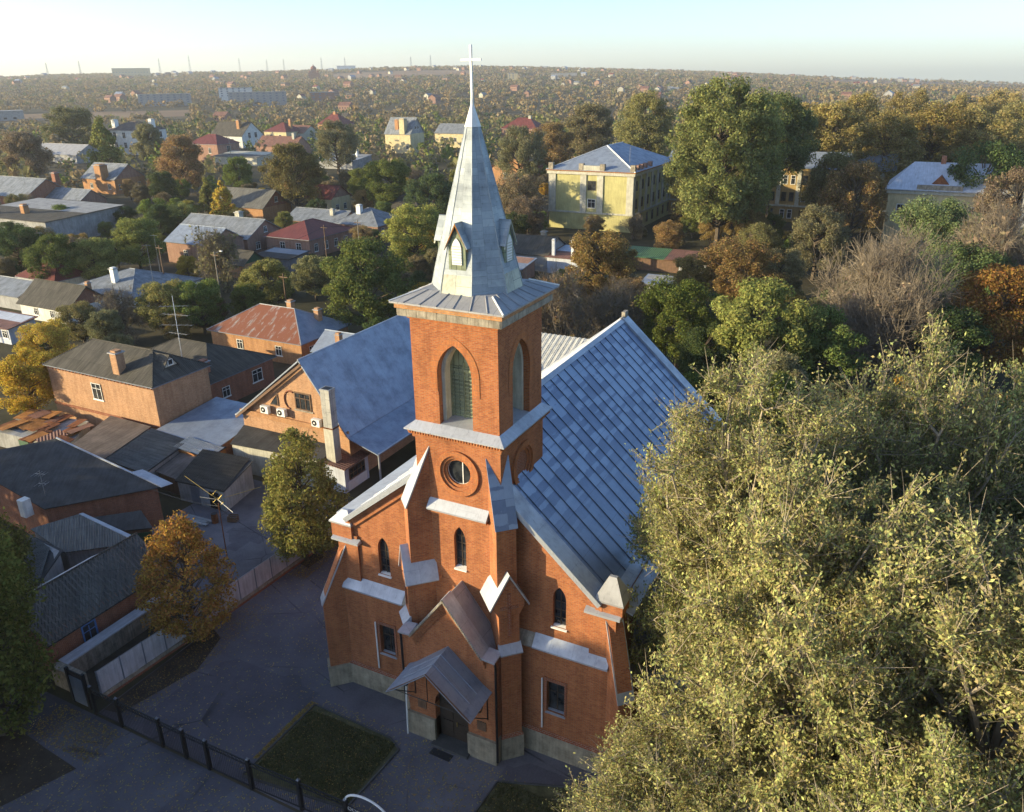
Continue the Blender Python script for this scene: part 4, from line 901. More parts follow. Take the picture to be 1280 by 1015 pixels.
shed('shed', 'small sagging shed with a dark corrugated roof in the left yard', 'shed', [(-37.7, 9.8, 2.1), (-31.9, 10.1, 2.2), (-32.8, 14.8, 2.9), (-39.2, 14.7, 2.85)], 'greywall', 'asb', (.2, .035), front=(0, 1, [('d', 2.0, 0, 1.0, 1.8, 'greypaint'), ('d', 4.2, 0, 1.1, 1.7, 'iron')]))
shed('lean_to', 'broken plank lean-to between the corrugated sheds', 'shed', [(-41.2, 10.6, 1.9), (-38.2, 10.4, 1.8), (-38.6, 14.2, 2.3), (-41.6, 14.4, 2.3)], 'wood', 'feltbrown')
t = thing('rusty_shed', 'low shed covered in loose rusty iron sheets at the far left', 'shed', (-65.5, 9.4, 0))
mb = MB(); mb.hexa([(.4, .6, 0), (11.8, 1.2, 0), (8.5, 6.2, 0), (.4, 5.0, 0)], [(.4, .6, 1.75), (11.8, 1.2, 1.75), (8.5, 6.2, 2.1), (.4, 5.0, 2.1)], M['greywall']); mb.build('wall', t)
rg = random.Random(9); mb = MB()
for i in range(26):
    cx, cy = rg.uniform(.6, 10.6), rg.uniform(.9, 5.4); a = rg.uniform(-.25, .25); w, l = rg.uniform(1.0, 1.9), rg.uniform(1.6, 2.8); z = 1.95+.09*cy/1.5+rg.uniform(0, .22); dz = rg.uniform(-.12, .12)
    c, s = math.cos(a), math.sin(a); q = [(cx+c*u-s*v, cy+s*u+c*v, z+dz*u+.06*v) for u, v in ((-w/2, -l/2), (w/2, -l/2), (w/2, l/2), (-w/2, l/2))]
    mb.slab(q, .025, M[rg.choice(['rust', 'rust', 'rust', 'rust_o', 'brownroof'])])
mb.build('roof', t)
mb = MB(); mb.box(5.0, 6.6, .50, .58, .1, 1.6, M['greendark']); mb.build('door', t)
b1 = shed('brick_outbuilding', 'long brick building under a broad dark felt roof at the left edge', 'outbuilding', [(-40.2, -.7, 3.9), (-35.0, 6.3, 3.7), (-49.8, 7.4, 4.9), (-55.2, 1.2, 4.4)], 'brick_red', 'felt', None, .25)
mb = MB(); mb.tube([(5.2, 7.05, 3.72), (-9.6, 8.15, 4.92)], .10, 5, M['zinc']); mb.slab([(5.4, 6.9, 3.80), (5.5, 8.0, 3.66), (1.5, 8.3, 4.0), (1.2, 7.3, 4.12)], .04, M['zinc']); mb.build('flashing', b1)
mb = MB(); mb.box(-1.9, -1.2, -.9, -.2, 3.2, 4.7, M['whitewash']); mb.build('chimney', b1)
shed('garage', 'small flat roofed garage with an open green doorway behind the left sheds', 'garage', [(-33.9, .7, 2.7), (-31.7, 2.4, 2.7), (-34.4, 3.6, 3.0), (-37.0, 1.1, 3.0)], 'wood', 'felt', None, .12, front=(0, 1, [('d', 1.35, 0, 2.2, 2.3, 'greendark')]))
b2 = shed('outbuilding', 'low building with a grey sheet roof and pale ridge flashing at the left', 'outbuilding', [(-34.5, -3.3, 2.9), (-30.7, .2, 2.8), (-37.6, .5, 3.5), (-39.2, -2.7, 3.4)], 'greywall', 'asbgrey', None, .2)
mb = MB(); mb.slab([(3.8, 3.5, 2.84), (3.6, 4.0, 2.74), (-3.2, 4.1, 3.4), (-3.1, 3.7, 3.54)], .05, M['zinc']); mb.build('flashing', b2)
shed('shed', 'narrow ribbed corrugated shed roof at the left edge beside the pale slab', 'shed', [(-36.2, -6.0, 2.6), (-32.7, -6.7, 2.7), (-34.2, -3.5, 3.4), (-38.8, -3.1, 3.3)], 'greywall', 'asbgrey', (.32, .05))
t = thing('corrugated_house', 'brick house with a grey corrugated roof and bright blue window by the panel fence', 'house', (-26.2, -10.4, 0))
mb = MB(); mb.prism([(0, 0), (-5.0, 0), (-5.0, 3.4), (-2.5, 4.75), (0, 2.85)], lambda p, q, s: (p, s, q), 0, 8.9, M['brick_red']); mb.build('wall', t)
mb = MB(); mb.corr((.35, -.4, 2.62), (0, 9.7, 0), (-2.85, 0, 2.28), M['asbgrey'], .34, .05); mb.slab([(.33, -.4, 2.52), (.33, 9.3, 2.52), (-2.5, 9.3, 4.8), (-2.5, -.4, 4.8)], .05, M['felt'])
mb.slab([(-2.5, -.4, 4.86), (-2.5, 7.2, 4.86), (-5.3, 7.2, 3.3), (-5.3, -.4, 3.3)], .1, M['fencepanel']); mb.tube([(-2.5, -.4, 4.92), (-2.5, 9.3, 4.92)], .08, 5, M['asb']); mb.build('roof', t)
window(t, lambda u, z, d: (-d, u, z), rect(2.1, 3.2, .75, 2.35), -.05, (2.65,), (1.75,), (2.0, 3.3, .72, M['bluepaint']), M['bluepaint'], .12)
window(t, lambda u, z, d: (-d, u, z), circ(7.6, 1.7, .34, 14), -.05, (), (), None, M['greypaint'], .06)
t = thing('annexe', 'white walled building with a ribbed pale roof behind the church', 'outbuilding', (-21.0, 36.2, 0))
mb = MB(); mb.box(0, 13.5, 0, 9, 0, 7.4, M['whitewash']); mb.build('wall', t)
mb = MB(); mb.corr((-.3, -.4, 7.5), (14.2, 0, 0), (0, 6.2, 2.4), M['asbwhite'], .55, .05); mb.slab([(-.3, -.4, 7.42), (13.9, -.4, 7.42), (13.9, 5.8, 9.8), (-.3, 5.8, 9.8)], .06, M['plaster']); mb.slab([(-.3, 5.8, 9.85), (13.9, 5.8, 9.85), (13.9, 9.6, 7.5), (-.3, 9.6, 7.5)], .06, M['asbwhite']); mb.build('roof', t)
t = thing('courtyard_wall', 'bright white wall running from the church towards the ribbed annexe', 'wall', (-15.5, 33.5, 0))
mb = MB(); mb.box(0, 8.5, 0, .5, 0, 3.6, M['whitewash']); mb.build('body', t); mb = MB(); mb.box(-.05, 8.55, -.1, .6, 3.6, 3.72, M['zinc']); mb.build('cap', t)

# ------------------------------------------------------------------ yellow three storey building on the right
t = thing('school_building', 'three storey yellow building with a grey hipped roof and white pilasters', 'building', (-44.0, 155, 0)); yb = t
mb = MB(); mb.box(-22, 0, 0, 33, 0, 14, M['yellowwall']); mb.build('wall', t)
for x0, x1 in ((-22.1, -20.2), (-13.6, -12.0), (-9.2, -7.6), (-1.6, .12)): mb = MB(); mb.box(x0, x1, -.25, .0, 4.4, 13.2, M['plaster']); mb.build('pilaster', t)
for y in (0, 4.6, 9.2, 13.8, 18.4, 23, 27.6): mb = MB(); mb.box(0, .25, y, y+1.3, 4.4, 13.2, M['plaster']); mb.build('pilaster', t)
mb = MB(); mb.box(-22.5, .5, -.5, 33.5, 13.3, 14.05, M['plaster']); mb.box(-22.3, .3, -.3, 33.3, 4.0, 4.4, M['plaster']); mb.box(-22.7, .7, -.7, 33.7, 14.05, 14.25, M['rust_o']); mb.build('cornice', t)
mb = MB(); mb.add([(-22.6, -.6, 14.25), (.6, -.6, 14.25), (.6, 33.6, 14.25), (-22.6, 33.6, 14.25), (-11, 11, 19.3), (-11, 22.5, 19.3)], [(0, 1, 4), (1, 2, 5, 4), (2, 3, 5), (3, 0, 4, 5)], M['roofblue'])
for p, q in (((.6, -.6, 14.3), (-11, 11, 19.35)), ((-22.6, -.6, 14.3), (-11, 11, 19.35)), ((-11, 11, 19.35), (-11, 22.5, 19.35))): mb.tube([p, q], .14, 5, M['white'])
r = mb.build('roof', t)
for x in (-21.5, -13.4, -7.9, -.2): mb = MB(); mb.box(x-.6, x+.6, -.4, .6, 14.2, 15.9, M['concrete']); mb.build('parapet_pier', r)
mb = MB(); mb.box(-12.8, -8.5, -.35, .3, 14.2, 15.5, M['plaster']); mb.build('parapet', r)
for y in (3, 6, 9, 13): mb = MB(); mb.box(-.9, .1, y, y+1.1, 14.2, 15.6, M['brick_pink']); mb.build('chimney', r)
FY = lambda u, z, d: (u, d, z); SY = lambda u, z, d: (-d, u, z)
for z in (.8, 5.3, 9.6): window(t, FY, rect(-11.7, -9.5, z, z+2.3), -.04, (-10.6,), (z+1.5,), None, M['white'] if z < 9 else M['darkwood'], .14)
for z in (1.0, 5.4, 9.7):
    for y in (2.6, 7.2, 11.8, 16.4, 21, 25.6, 30.2):
        window(t, SY, rect(y-.2-.75, y-.2+.75, z, z+2.4), -.04, (y-.2,), (z+1.6,), None, M['darkwood'], .14)
antenna('aerial_mast', 'roof aerial with a short crossbar on the grey roof of the yellow building', (-46.5, 159, 14.5), 5.5, [(5.2, 2.6, .4, 4)])
t = thing('school_wing', 'long yellow wing in a shade-darkened colour with white pilasters half hidden behind the tall green poplars', 'building', (-31, 186, 0))
mb = MB(); mb.box(-14, 42, 0, 14, 0, 13.5, M['shadedwall']); mb.build('wall', t)
mb = MB(); mb.slab([(-14.6, -.6, 13.6), (42.6, -.6, 13.6), (42.6, 7, 17), (-14.6, 7, 17)], .2, M['roofblue']); mb.slab([(-14.6, 14.6, 13.6), (42.6, 14.6, 13.6), (42.6, 7, 17), (-14.6, 7, 17)], .2, M['roofblue']); mb.build('roof', t)
for i in range(12): mb = MB(); mb.box(-13.6+i*4.8, -12.6+i*4.8, -.25, 0, 4.2, 13, M['plaster']); mb.build('pilaster', t)
mb = MB(); mb.box(-14.2, 42.2, -.4, 0, 3.9, 4.3, M['plaster']); mb.build('string_course', t)
for i in range(11):
    for z in (.9, 5.2, 9.4):
        for k in (-.95, .95): window(t, FY, rect(-10.7+i*4.8+k-.6, -10.7+i*4.8+k+.6, z, z+2.3), -.04, (), (z+1.5,), None, M['white'] if (i+int(z)) % 3 == 0 else M['darkwood'], .12)
t = thing('manor_house', 'old building with a broad pale blue metal roof and small dormer among the grove', 'building', (35.5, 164, 0))
mb = MB(); mb.box(-24, 0, 0, 16, 0, 12, M['cream']); mb.box(-24.4, .4, -.4, 16.4, 11.2, 12, M['plaster']); mb.build('wall', t)
mb = MB(); mb.slab([(-24.8, -.8, 12.1), (.8, -.8, 12.1), (-4, 8, 17.2), (-20, 8, 17.2)], .2, M['bluewhite']); mb.slab([(-24.8, 16.8, 12.1), (.8, 16.8, 12.1), (-4, 8, 17.2), (-20, 8, 17.2)], .2, M['bluewhite'])
mb.face([(.8, -.8, 12.12), (.8, 16.8, 12.12), (-4, 8, 17.2)], M['bluewhite']); mb.face([(-24.8, -.8, 12.12), (-24.8, 16.8, 12.12), (-20, 8, 17.2)], M['bluewhite'])
mb.prism([(-16.2, 13.0), (-12.2, 13.0), (-14.2, 15.0)], lambda p, q, s: (p, s, q), 1.2, 4.0, M['rust']); r = mb.build('roof', t)
mb = MB(); mb.box(-14.8, -13.8, 7.5, 8.5, 16.5, 18.6, M['brick_red']); mb.build('chimney', r); mb = MB(); mb.box(-18.6, -9.8, -.6, -.1, 12.1, 13.2, M['concrete']); mb.build('parapet', r); mb = MB(); mb.box(-1.6, .9, -.8, .6, 12.1, 15.2, M['concrete']); mb.build('parapet_pier', r)
for i in range(5): window(t, FY, rect(-22+i*4.7, -20.4+i*4.7, 6.2, 9), -.04, (-21.2+i*4.7,), (8,), None, M['white'], .14)
house('grey_house', 'tall grey rendered house at the right edge of the grove', 'building', 45.5, 158, 12, 9, 15.5, 'gx', 3, 'greywall', 'roofzinc', [('f', 2, 5, 1.3, 2), ('f', 6, 5, 1.3, 2), ('f', 2, 10, 1.3, 2), ('f', 6, 10, 1.3, 2)])
t = thing('kiosk_row', 'low shed row with a half green half rusty brown ribbed roof', 'shed', (-23.0, 117.5, 0))
mb = MB(); mb.box(-9.5, 7.8, 0, 5, 0, 2.5, M['wood']); mb.build('wall', t)
mb = MB(); mb.slab([(-10, -.5, 2.6), (-1.4, -.5, 2.6), (-1.4, 5.5, 3.5), (-10, 5.5, 3.5)], .12, M['greenroof']); mb.slab([(-1.4, -.5, 2.6), (8.2, -.5, 2.6), (8.2, 5.5, 3.5), (-1.4, 5.5, 3.5)], .12, M['brownroof']); mb.build('roof', t)
mb = MB(); mb.box(1.5, 6.8, -.08, 0, .3, 2.3, M['whitewash']); mb.build('door', t)

# ------------------------------------------------------------------ houses of the town, nearest first
wf = lambda n, s, z=1.0, w=1.1, h=1.4, o=2.0: [('f', o+i*s, z, w, h) for i in range(n)]
wr = lambda n, s, z=1.0, w=1.1, h=1.4, o=2.0: [('r', o+i*s, z, w, h) for i in range(n)]
TOWN = [
 ('cottage', 'cottage with a patchy rust red and silver hipped roof and two brick chimneys', -51.8, 43.7, 10, 16.3, 3.2, 'hip', 3.0, 'brick_orange', 'rustroof', wf(2, 7, o=4)+wr(2, 4), [(-6.5, 6.0, 3.6, .8, 'brick_old'), (-2.2, 6.5, 2.8, .8, 'brick_old')], dict(roof2='roofblue')),
 ('cottage', 'small cottage with a blue-grey roof tucked behind the steep gabled house', -42.0, 43.0, 6, 7, 3.0, 'gx', 1.8, 'brick_red', 'roofblue', [], [(-3.4, .8, 2.3, .7, 'brick_old')], {}),
 ('cottage', 'whitewashed cottage with a mossy dark roof and dark red gable', -98.2, 43.1, 7.4, 11.9, 2.7, 'gx', 2.9, 'whitewash', 'asb', [('f', 4, .9, 1.0, 1.2), ('f', 8, .9, 1.0, 1.2), ('r', 1.6, .9, .9, 1.1)], [(-1.5, 5.4, 2.9, .7, 'brick_old')], dict(gw='brick_red')),
 ('house', 'white house with a wide grey hipped roof and a tall white chimney', -94.1, 51.8, 14.5, 15.8, 3, 'hip', 2.6, 'white', 'roofzinc', wf(2, 6, o=4)+wr(2, 5, o=4), [(-7.5, 3.2, 3.4, .9, 'white')], {}),
 ('cottage', 'small cottage with a bright red hipped roof at the left edge', -118, 55, 6.5, 10.5, 2.6, 'hip', 2.4, 'plaster', 'redroof', [], [(-8.5, 3, 2.8, .8, 'brick_old')], {}),
 ('cottage', 'low cottage with a rounded pale grey roof at the left edge before the red one', -114.5, 45.7, 8, 13, 2.5, 'gx', 1.6, 'greywall', 'roofzinc', wr(1, 3), [], {}),
 ('garden_house', 'little blue and white garden house with a row of windows at the left edge', -97.5, 33.0, 4.2, 9, 2.5, 'mono', .7, 'bluewhite', 'brownroof', wf(5, 1.7, .9, 1.2, 1.2, 1.0), [], {}),
 ('house', 'brick house with a large buff chimney breast on its lit side', -227.6, 155, 12.4, 16.5, 5.0, 'gx', 4.4, 'brick_orange', 'roofzinc', wf(2, 9, 1.6, 1.4, 1.7, o=3)+wr(3, 3.8, 1.4, 1.4, 1.8), [(-5.5, -.2, 4.5, 3.0, 'brick_orange')], dict(gw='brick_pink')),
 ('house', 'gabled red brick house with a grey roof at the far left edge', -222, 119.4, 15, 28, 4.0, 'gx', 4.4, 'brick_red', 'roofzinc', wr(2, 4, 1.2, 1.4, 1.6, 4), [(-3, 13, 5.5, 1.6, 'brick_red')], {}),
 ('warehouse', 'long flat roofed building with a big blank weathered side wall', -164.4, 86, 22, 34, 5.4, 'mono', 1.0, 'greywall', 'asb', [], [(-16, 6, 2.2, 1.4, 'brick_orange'), (-24, 3, 2.0, 1.4, 'brick_old')], {}),
 ('garage', 'low grey garage row beside the flat roofed building', -206.1, 125, 9.5, 22, 2.6, 'gx', 3.0, 'brick_pink', 'roofzinc', [], [], {}),
 ('house', 'orange brick house with a plain grey gable roof beside the golden birch', -141.2, 132.7, 11.3, 19, 3.5, 'gx', 4.0, 'brick_orange', 'asbgrey', wr(1, 4, 4.4, 1.2, 1.5, 5.6), [], dict(gw='brick_red')),
 ('house', 'long house with a roof half grey half dark red and a brick chimney', -128.3, 146.1, 8.5, 18.5, 5, 'gx', 3.0, 'cream', 'asb', wf(4, 4.3, 1.2, 1.6, 2.0, 2.4)+wr(2, 3.4, 1.4, 1.3, 1.7, 2.4), [(-17.2, 2.5, 3.6, 1.3, 'brick_orange')], dict(roof2='redroof', gw='brick_pink')),
 ('house', 'low house with a long light blue-grey roof below the half red roof', -108.3, 123.6, 9.5, 16.7, 3, 'gx', 2.2, 'brick_pink', 'roofzinc', wf(2, 5)+wr(1, 4), [(-4, 3, 2.6, 1.0, 'plaster')], {}),
 ('house', 'square house with a blue-grey hipped roof and short white chimney', -96.7, 123.6, 12, 13, 3, 'hip', 3.2, 'brick_pink', 'roofzinc', wr(2, 4), [(-8, 4, 3.9, 1.2, 'white')], {}),
 ('house', 'house with a charcoal hipped roof and small orange brick walls left of the spire', -99.3, 146.2, 13, 15.1, 3, 'hip', 3.6, 'brick_orange', 'asb', wf(1, 4, .8, 2.2, 1.6, 6), [], {}),
 ('house', 'brick house with a faded red hipped roof and a row of white windows', -96.8, 99.1, 15, 12.1, 4, 'hip', 2.8, 'brick_pink', 'redroof', wf(2, 4.5, 1.2, 1.4, 1.9, 3)+wr(4, 3.4, 1.2, 1.2, 1.7, 2), [], dict(rz_=.0)),
 ('house', 'long brick house with a dark ridged roof and plain gable beside the pale yellow tree', -111.2, 95.8, 11.7, 22, 3.8, 'gx', 3.2, 'brick_pink', 'roofzinc', wr(2, 4.5, 1.0, 1.3, 1.6, 3)+[('r', 5.8, 4.3, 1.0, 1.3)], [(-8, 6.5, 4.2, 1.3, 'plaster')], {}),
 ('house', 'pinkish house with a pale grey roof just left of the pale yellow tree', -110, 84, 9.5, 12.5, 4.6, 'gx', 2.6, 'brick_pink', 'roofblue', wf(2, 4, 1.4, 1.2, 1.6, 3), [], {}),
 ('shed', 'orange walled shed with a green boarded gable under the pale yellow tree', -96.2, 79, 5.8, 9, 2.8, 'gx', 2.0, 'brick_orange', 'asb', [], [], dict(gw='greendark')),
 ('carport', 'flat dark carport roof beside the green gabled shed', -92, 87, 6, 9, 2.7, 'mono', .5, 'greypaint', 'felt', [], [], {}),
 ('house', 'tall cream house with a silver gable roof and two chimneys left of the spire', -218.6, 322.2, 13, 15.4, 9.5, 'gx', 7.5, 'cream', 'roofzinc', wr(2, 2.4, 11.5, 1.4, 1.6, 5.2)+wf(1, 5, 2, 1.5, 2), [(-9, 2.5, 6.5, 2.0, 'brick_orange'), (-4.5, 1.0, 7, 3.0, 'cream')], dict(gw='greywall')),
 ('house', 'yellow house with a dark grey roof beside a red brick bay near the spire', -209, 362, 13, 19.8, 7.5, 'gx', 4.5, 'cream', 'roofzinc', wf(3, 5, 3, 1.8, 2.2), [], {}),
 ('house', 'house with a dark maroon hipped roof far behind the half red roof', -355, 440, 16, 20, 6, 'hip', 7, 'brick_orange', 'redroof', wf(2, 7, 2, 2, 2.4, 5), [(-10, 8, 8, 2, 'brick_orange')], {}),
 ('house', 'yellow walled house with a dark red hipped roof far left of the spire', -335, 362, 16, 17.5, 6, 'hip', 5, 'cream', 'redroof', wf(2, 7, 2, 2, 2.4, 5), [(-3, 8, 7, 1.6, 'brick_orange')], {}),
 ('house', 'pale long house with a low brown roof right of the yellow walled one', -330, 372, 14, 22, 5, 'gx', 4, 'plaster', 'brownroof', wf(3, 6, 1.5, 2, 2, 4), [], {}),
 ('building', 'white block with an ochre roof and pale parapets far back on the left', -350, 268, 18, 24, 12, 'hip', 4, 'whitewash', 'feltbrown', wf(3, 7, 3, 2.2, 3, 4)+wf(3, 7, 8, 2.2, 3, 4)+wr(3, 5, 3, 2, 3, 4)+wr(3, 5, 8, 2, 3, 4), [(-20, 3, 5, 2.4, 'white'), (-3, 12, 5, 2.4, 'white')], {}),
 ('house', 'mauve brick two storey house with a dark red hipped roof and arched window', -279, 252, 14, 19, 8, 'hip', 4, 'brick_pink', 'redroof', wr(1, 4, 4, 2.4, 3, 7)+wf(2, 8, 4, 1.6, 2.4, 5), [], {}),
 ('house', 'white gabled house with a dark grey roof behind the mauve brick house', -330, 320, 17, 24, 6.5, 'gx', 7, 'whitewash', 'asb', wr(2, 5, 5, 2, 3, 6), [(-6, 5, 8, 2, 'brick_orange')], {}),
 ('house', 'low house with a long brown ridge roof among the brown trees', -271.6, 296, 12, 26, 4, 'gx', 4.4, 'brick_pink', 'brownroof', wr(1, 3, 2, 1.6, 2, 5), [(-4, 5, 6, 1.4, 'plaster')], {}),
 ('workshop', 'low workshop with a blue sheet roof and thin white flues', -199.5, 248.7, 14, 22, 3.4, 'mono', 1.6, 'greywall', 'roofblue', [], [(-4, 9, 4, 1, 'white'), (-12, 10, 3, .9, 'white')], {}),
 ('barn', 'long barn with a dull pinkish sheet roof at the far left', -340.6, 223.6, 15, 34, 4, 'gx', 4, 'greywall', 'zincwarm', [], [], {}),
 ('house', 'orange gabled house with a dark red annexe just right of the spire', -106, 226, 12, 15, 6, 'gy', 4.5, 'brick_orange', 'redroof', wf(2, 5, 2.5, 1.6, 2, 4), [(-2, 7, 5, 1.4, 'plaster')], {}),
 ('house', 'dark maroon roofed house far behind the right edge of the spire', -200, 432, 16, 24, 6, 'hip', 6, 'brick_pink', 'redroof', wf(2, 8, 2, 2, 2.4), [(-8, 8, 7, 1.6, 'plaster')], {}),
 ('house', 'low dark gabled house in front of the yellow building', -45.3, 108, 10, 13, 3.4, 'gx', 2.6, 'greywall', 'asb', wr(1, 3), [(-4, 7.5, 3.0, 1.0, 'concrete')], {}),
 ('outbuilding', 'brown flat roofed outbuilding with two thin pipes below the yellow building', -38.0, 107.5, 9, 7, 3.3, 'mono', .6, 'bluewhite', 'brownroof', wr(2, 3, 1, 1.2, 1.4), [(-6, 1, 3.0, .6, 'bluewhite'), (-2, 1, 3.2, .5, 'white')], {}),
 ('shed', 'blue-grey tin roofed shed just right of the belfry roof', -46.0, 98, 6.0, 6, 2.6, 'mono', .9, 'brick_pink', 'roofblue', [], [], {}),
 ('shed', 'small shed with a pale blue roof behind the orange olive tree', -17.5, 98, 4, 5, 2.4, 'mono', .6, 'greywall', 'roofblue', [], [], {}),
 ('house', 'low pale house with a flat grey roof in front of the mauve brick house', -250, 246, 12, 26, 3.6, 'mono', 1.4, 'plaster', 'asbgrey', [], [], {}),
]
for (nm, lb, fx, fy, w, d, e, rt_, rh_, wl, rm_, wi, ch, kw) in TOWN:
    house(nm, lb, nm.replace('_', ' '), fx, fy, w, d, e, rt_, rh_, wl, rm_, wi, ch, **kw)
# utility poles and street lamps in the lanes
def pole(label, x, y, h, lamp=False, m='concrete'):
    t = thing('utility_pole', label, 'pole', (x, y, 0)); mb = MB(); mb.tube([(0, 0, 0), (0, 0, h)], [.14, .09], 7, M[m]); mb.build('shaft', t)
    mb = MB(); mb.box(-.8, .8, -.05, .05, h-.6, h-.5, M['wood']); mb.build('crossarm', t)
    if lamp: mb = MB(); mb.tube([(0, 0, h-.3), (.9, .5, h+.1)], .04, 5, M['greypaint']); mb.box(.8, 1.3, .4, .65, h+.02, h+.16, M['white']); mb.build('lamp', t)
for a in (('white concrete pole with a street lamp before the pale yellow tree', -84.5, 61.5, 9.5, True), ('grey utility pole in front of the row of white windows', -82, 97, 9.5), ('dark utility pole at the corner of the faded red roof', -86.5, 92, 9, False, 'wood'),
          ('thin pole among the bushes behind the rusty cottage', -64.5, 55.5, 9, False, 'wood'), ('thin pole in the dark garden trees on the left', -98, 62, 9.5, False, 'wood'), ('grey pole beside the mauve brick house', -265, 246, 12), ('pale lamp pole in the lane left of the spire', -84, 152, 9.5, True), ('slim lamp pole behind the charcoal hipped roof', -92, 172, 9, True), ('leaning dark pole near the little blue garden house', -104, 30, 7, False, 'wood')):
    pole(*a)
for lb, x, y, z, h in (('thin aerial on the roof of the bright red cottage', -122, 58, 3.5, 6), ('second thin aerial left of the bright red roof', -127, 60, 3, 7), ('aerial pole on the white hipped house by its chimney', -96, 58, 4, 6.5), ('twin stick aerial behind the white hipped house', -100, 63, 3, 8), ('aerial on the gabled house at the far left edge', -228, 124, 7, 6)):
    antenna('aerial_mast', lb, (x, y, z), h, [(h-.2, 1.2, .5, 4)])

def cable(label, p, q, sag, r=.03):
    p, q = Vector(p), Vector(q); t = thing('overhead_cable', label, 'cable', tuple(p)); mb = MB()
    mb.tube([tuple((q-p)*(i/12)+Vector((0, 0, -4*sag*(i/12)*(1-i/12)))) for i in range(13)], r, 4, M['iron']); mb.build('wire', t)
cable('overhead cable sagging from the street lamp pole towards the faded red roof', (-84.5, 61.5, 9.0), (-86.5, 92, 8.6), 1.2)
cable('overhead cable between the two poles in front of the faded red roof', (-86.5, 92, 8.6), (-82, 97, 9.0), .3)
cable('overhead cable running past the charcoal hipped roof left of the spire', (-84, 152, 9.0), (-92, 172, 8.6), .8)
cable('thin cable from the brick building to the loop antenna in the left yard', (-35.4, 5.6, 3.8), (-26.7, 4.9, 4.6), .25, .02)
cable('thin cable from the loop antenna to the panel fence', (-26.7, 4.9, 4.4), (-20.85, 5.4, 2.1), .2, .02)

# odds and ends in the left yard
rg = random.Random(31)
for i, (x, y, k, lb) in enumerate(((-31.6, 8.4, 'b', 'rusty barrel standing beside the small sagging shed'), (-30.4, 9.3, 'c', 'wooden crate beside the small sagging shed'), (-33.2, 7.9, 'p', 'stack of grey planks lying in front of the small sagging shed'), (-24.4, 11.2, 'p', 'stack of grey planks lying by the panel fence'), (-23.3, 9.6, 'b', 'blue barrel standing by the panel fence'))):
    m = MB()
    if k == 'b':
        t = thing('barrel', lb, 'barrel', (x, y, 0)); c = M['bluepaint'] if 'blue' in lb else M['rust']
        m.tube([(0, 0, 0), (0, 0, .28), (0, 0, .30), (0, 0, .58), (0, 0, .60), (0, 0, .88)], [.28, .28, .30, .30, .28, .28], 14, c); m.build('drum', t); m = MB(); m.tube([(0, 0, .86), (0, 0, .89)], [.25, .25], 14, M['iron']); m.build('lid', t)
    elif k == 'c':
        t = thing('crate', lb, 'crate', (x, y, 0), .4)
        for z in (.02, .2, .38):
            for sx in (-1, 1): m.box(-.4, .4, sx*.3-.015, sx*.3+.015, z, z+.12, M['wood']); m.box(sx*.4-.015, sx*.4+.015, -.285, .285, z, z+.12, M['wood'])
        m.box(-.38, .38, -.28, .28, 0, .02, M['wood']); m.build('slats', t)
    else:
        t = thing('plank_stack', lb, 'planks', (x, y, 0), rg.uniform(0, 3))
        for j in range(9): w = rg.uniform(-.25, .25); m.box(-1.4+w, 1.3+w, -.5+(j % 3)*.32, -.22+(j % 3)*.32, .01+(j//3)*.06, .06+(j//3)*.06, M['greywall'])
        m.build('boards', t)
# ------------------------------------------------------------------ trees
def leaves_at(rg, C, rad, n, leaf, zs=1.0, out=.5, lw=.5):
    # n leaves round each centre C (k,3) of radius rad (k,)
    k = len(C); idx = np.repeat(np.arange(k), n); N = k*n
    d = rg.normal(size=(N, 3)); d /= np.linalg.norm(d, axis=1)[:, None]
    p = C[idx]+d*(rad[idx]*rg.uniform(0, 1, N)**.42)[:, None]*np.array([1, 1, .8])
    nr = d*out+rg.normal(size=(N, 3))*.5+np.array([-.25, -.2, .25]); nr /= np.linalg.norm(nr, axis=1)[:, None]
    a = rg.normal(size=(N, 3)); u = np.cross(nr, a); u /= np.linalg.norm(u, axis=1)[:, None]; w = np.cross(nr, u)
    s = leaf*rg.uniform(.6, 1.3, N)[:, None]; u = u*s; w = w*s*lw
    return np.stack([p-u, p+w, p+u, p-w], 1).reshape(-1, 3)
def tubes_mesh(name, segs, m, n=3):
    # segs: array (k,8): p0, p1, r0, r1 -> n-sided tapered tubes as quads
    S = np.asarray(segs, float); a, b = S[:, :3], S[:, 3:6]; d = b-a; d /= np.linalg.norm(d, axis=1)[:, None]+1e-9
    h = np.where(np.abs(d[:, 2:3]) < .9, np.array([[0, 0, 1.]]), np.array([[1., 0, 0]])); u = np.cross(d, h); u /= np.linalg.norm(u, axis=1)[:, None]; w = np.cross(d, u)
    Q = []
    for i in range(n):
        t0, t1 = 2*math.pi*i/n, 2*math.pi*(i+1)/n
        c0 = u*math.cos(t0)+w*math.sin(t0); c1 = u*math.cos(t1)+w*math.sin(t1)
        Q.append(np.stack([a+c0*S[:, 6:7], a+c1*S[:, 6:7], b+c1*S[:, 7:8], b+c0*S[:, 7:8]], 1))
    return quads_mesh(name, np.concatenate(Q).reshape(-1, 3), m)
def curve_segs(p0, p1, r0, r1, sag=.15, n=4, rg=None):
    p0, p1 = np.asarray(p0, float), np.asarray(p1, float); L = np.linalg.norm(p1-p0); c = (p0+p1)/2+np.array([0, 0, -sag*L])+(rg.normal(size=3)*.06*L if rg is not None else 0)
    P = [(1-t)**2*p0+2*t*(1-t)*c+t*t*p1 for t in np.linspace(0, 1, n+1)]; rr = np.linspace(r0, r1, n+1)
    return [[*P[i], *P[i+1], rr[i], rr[i+1]] for i in range(n)]
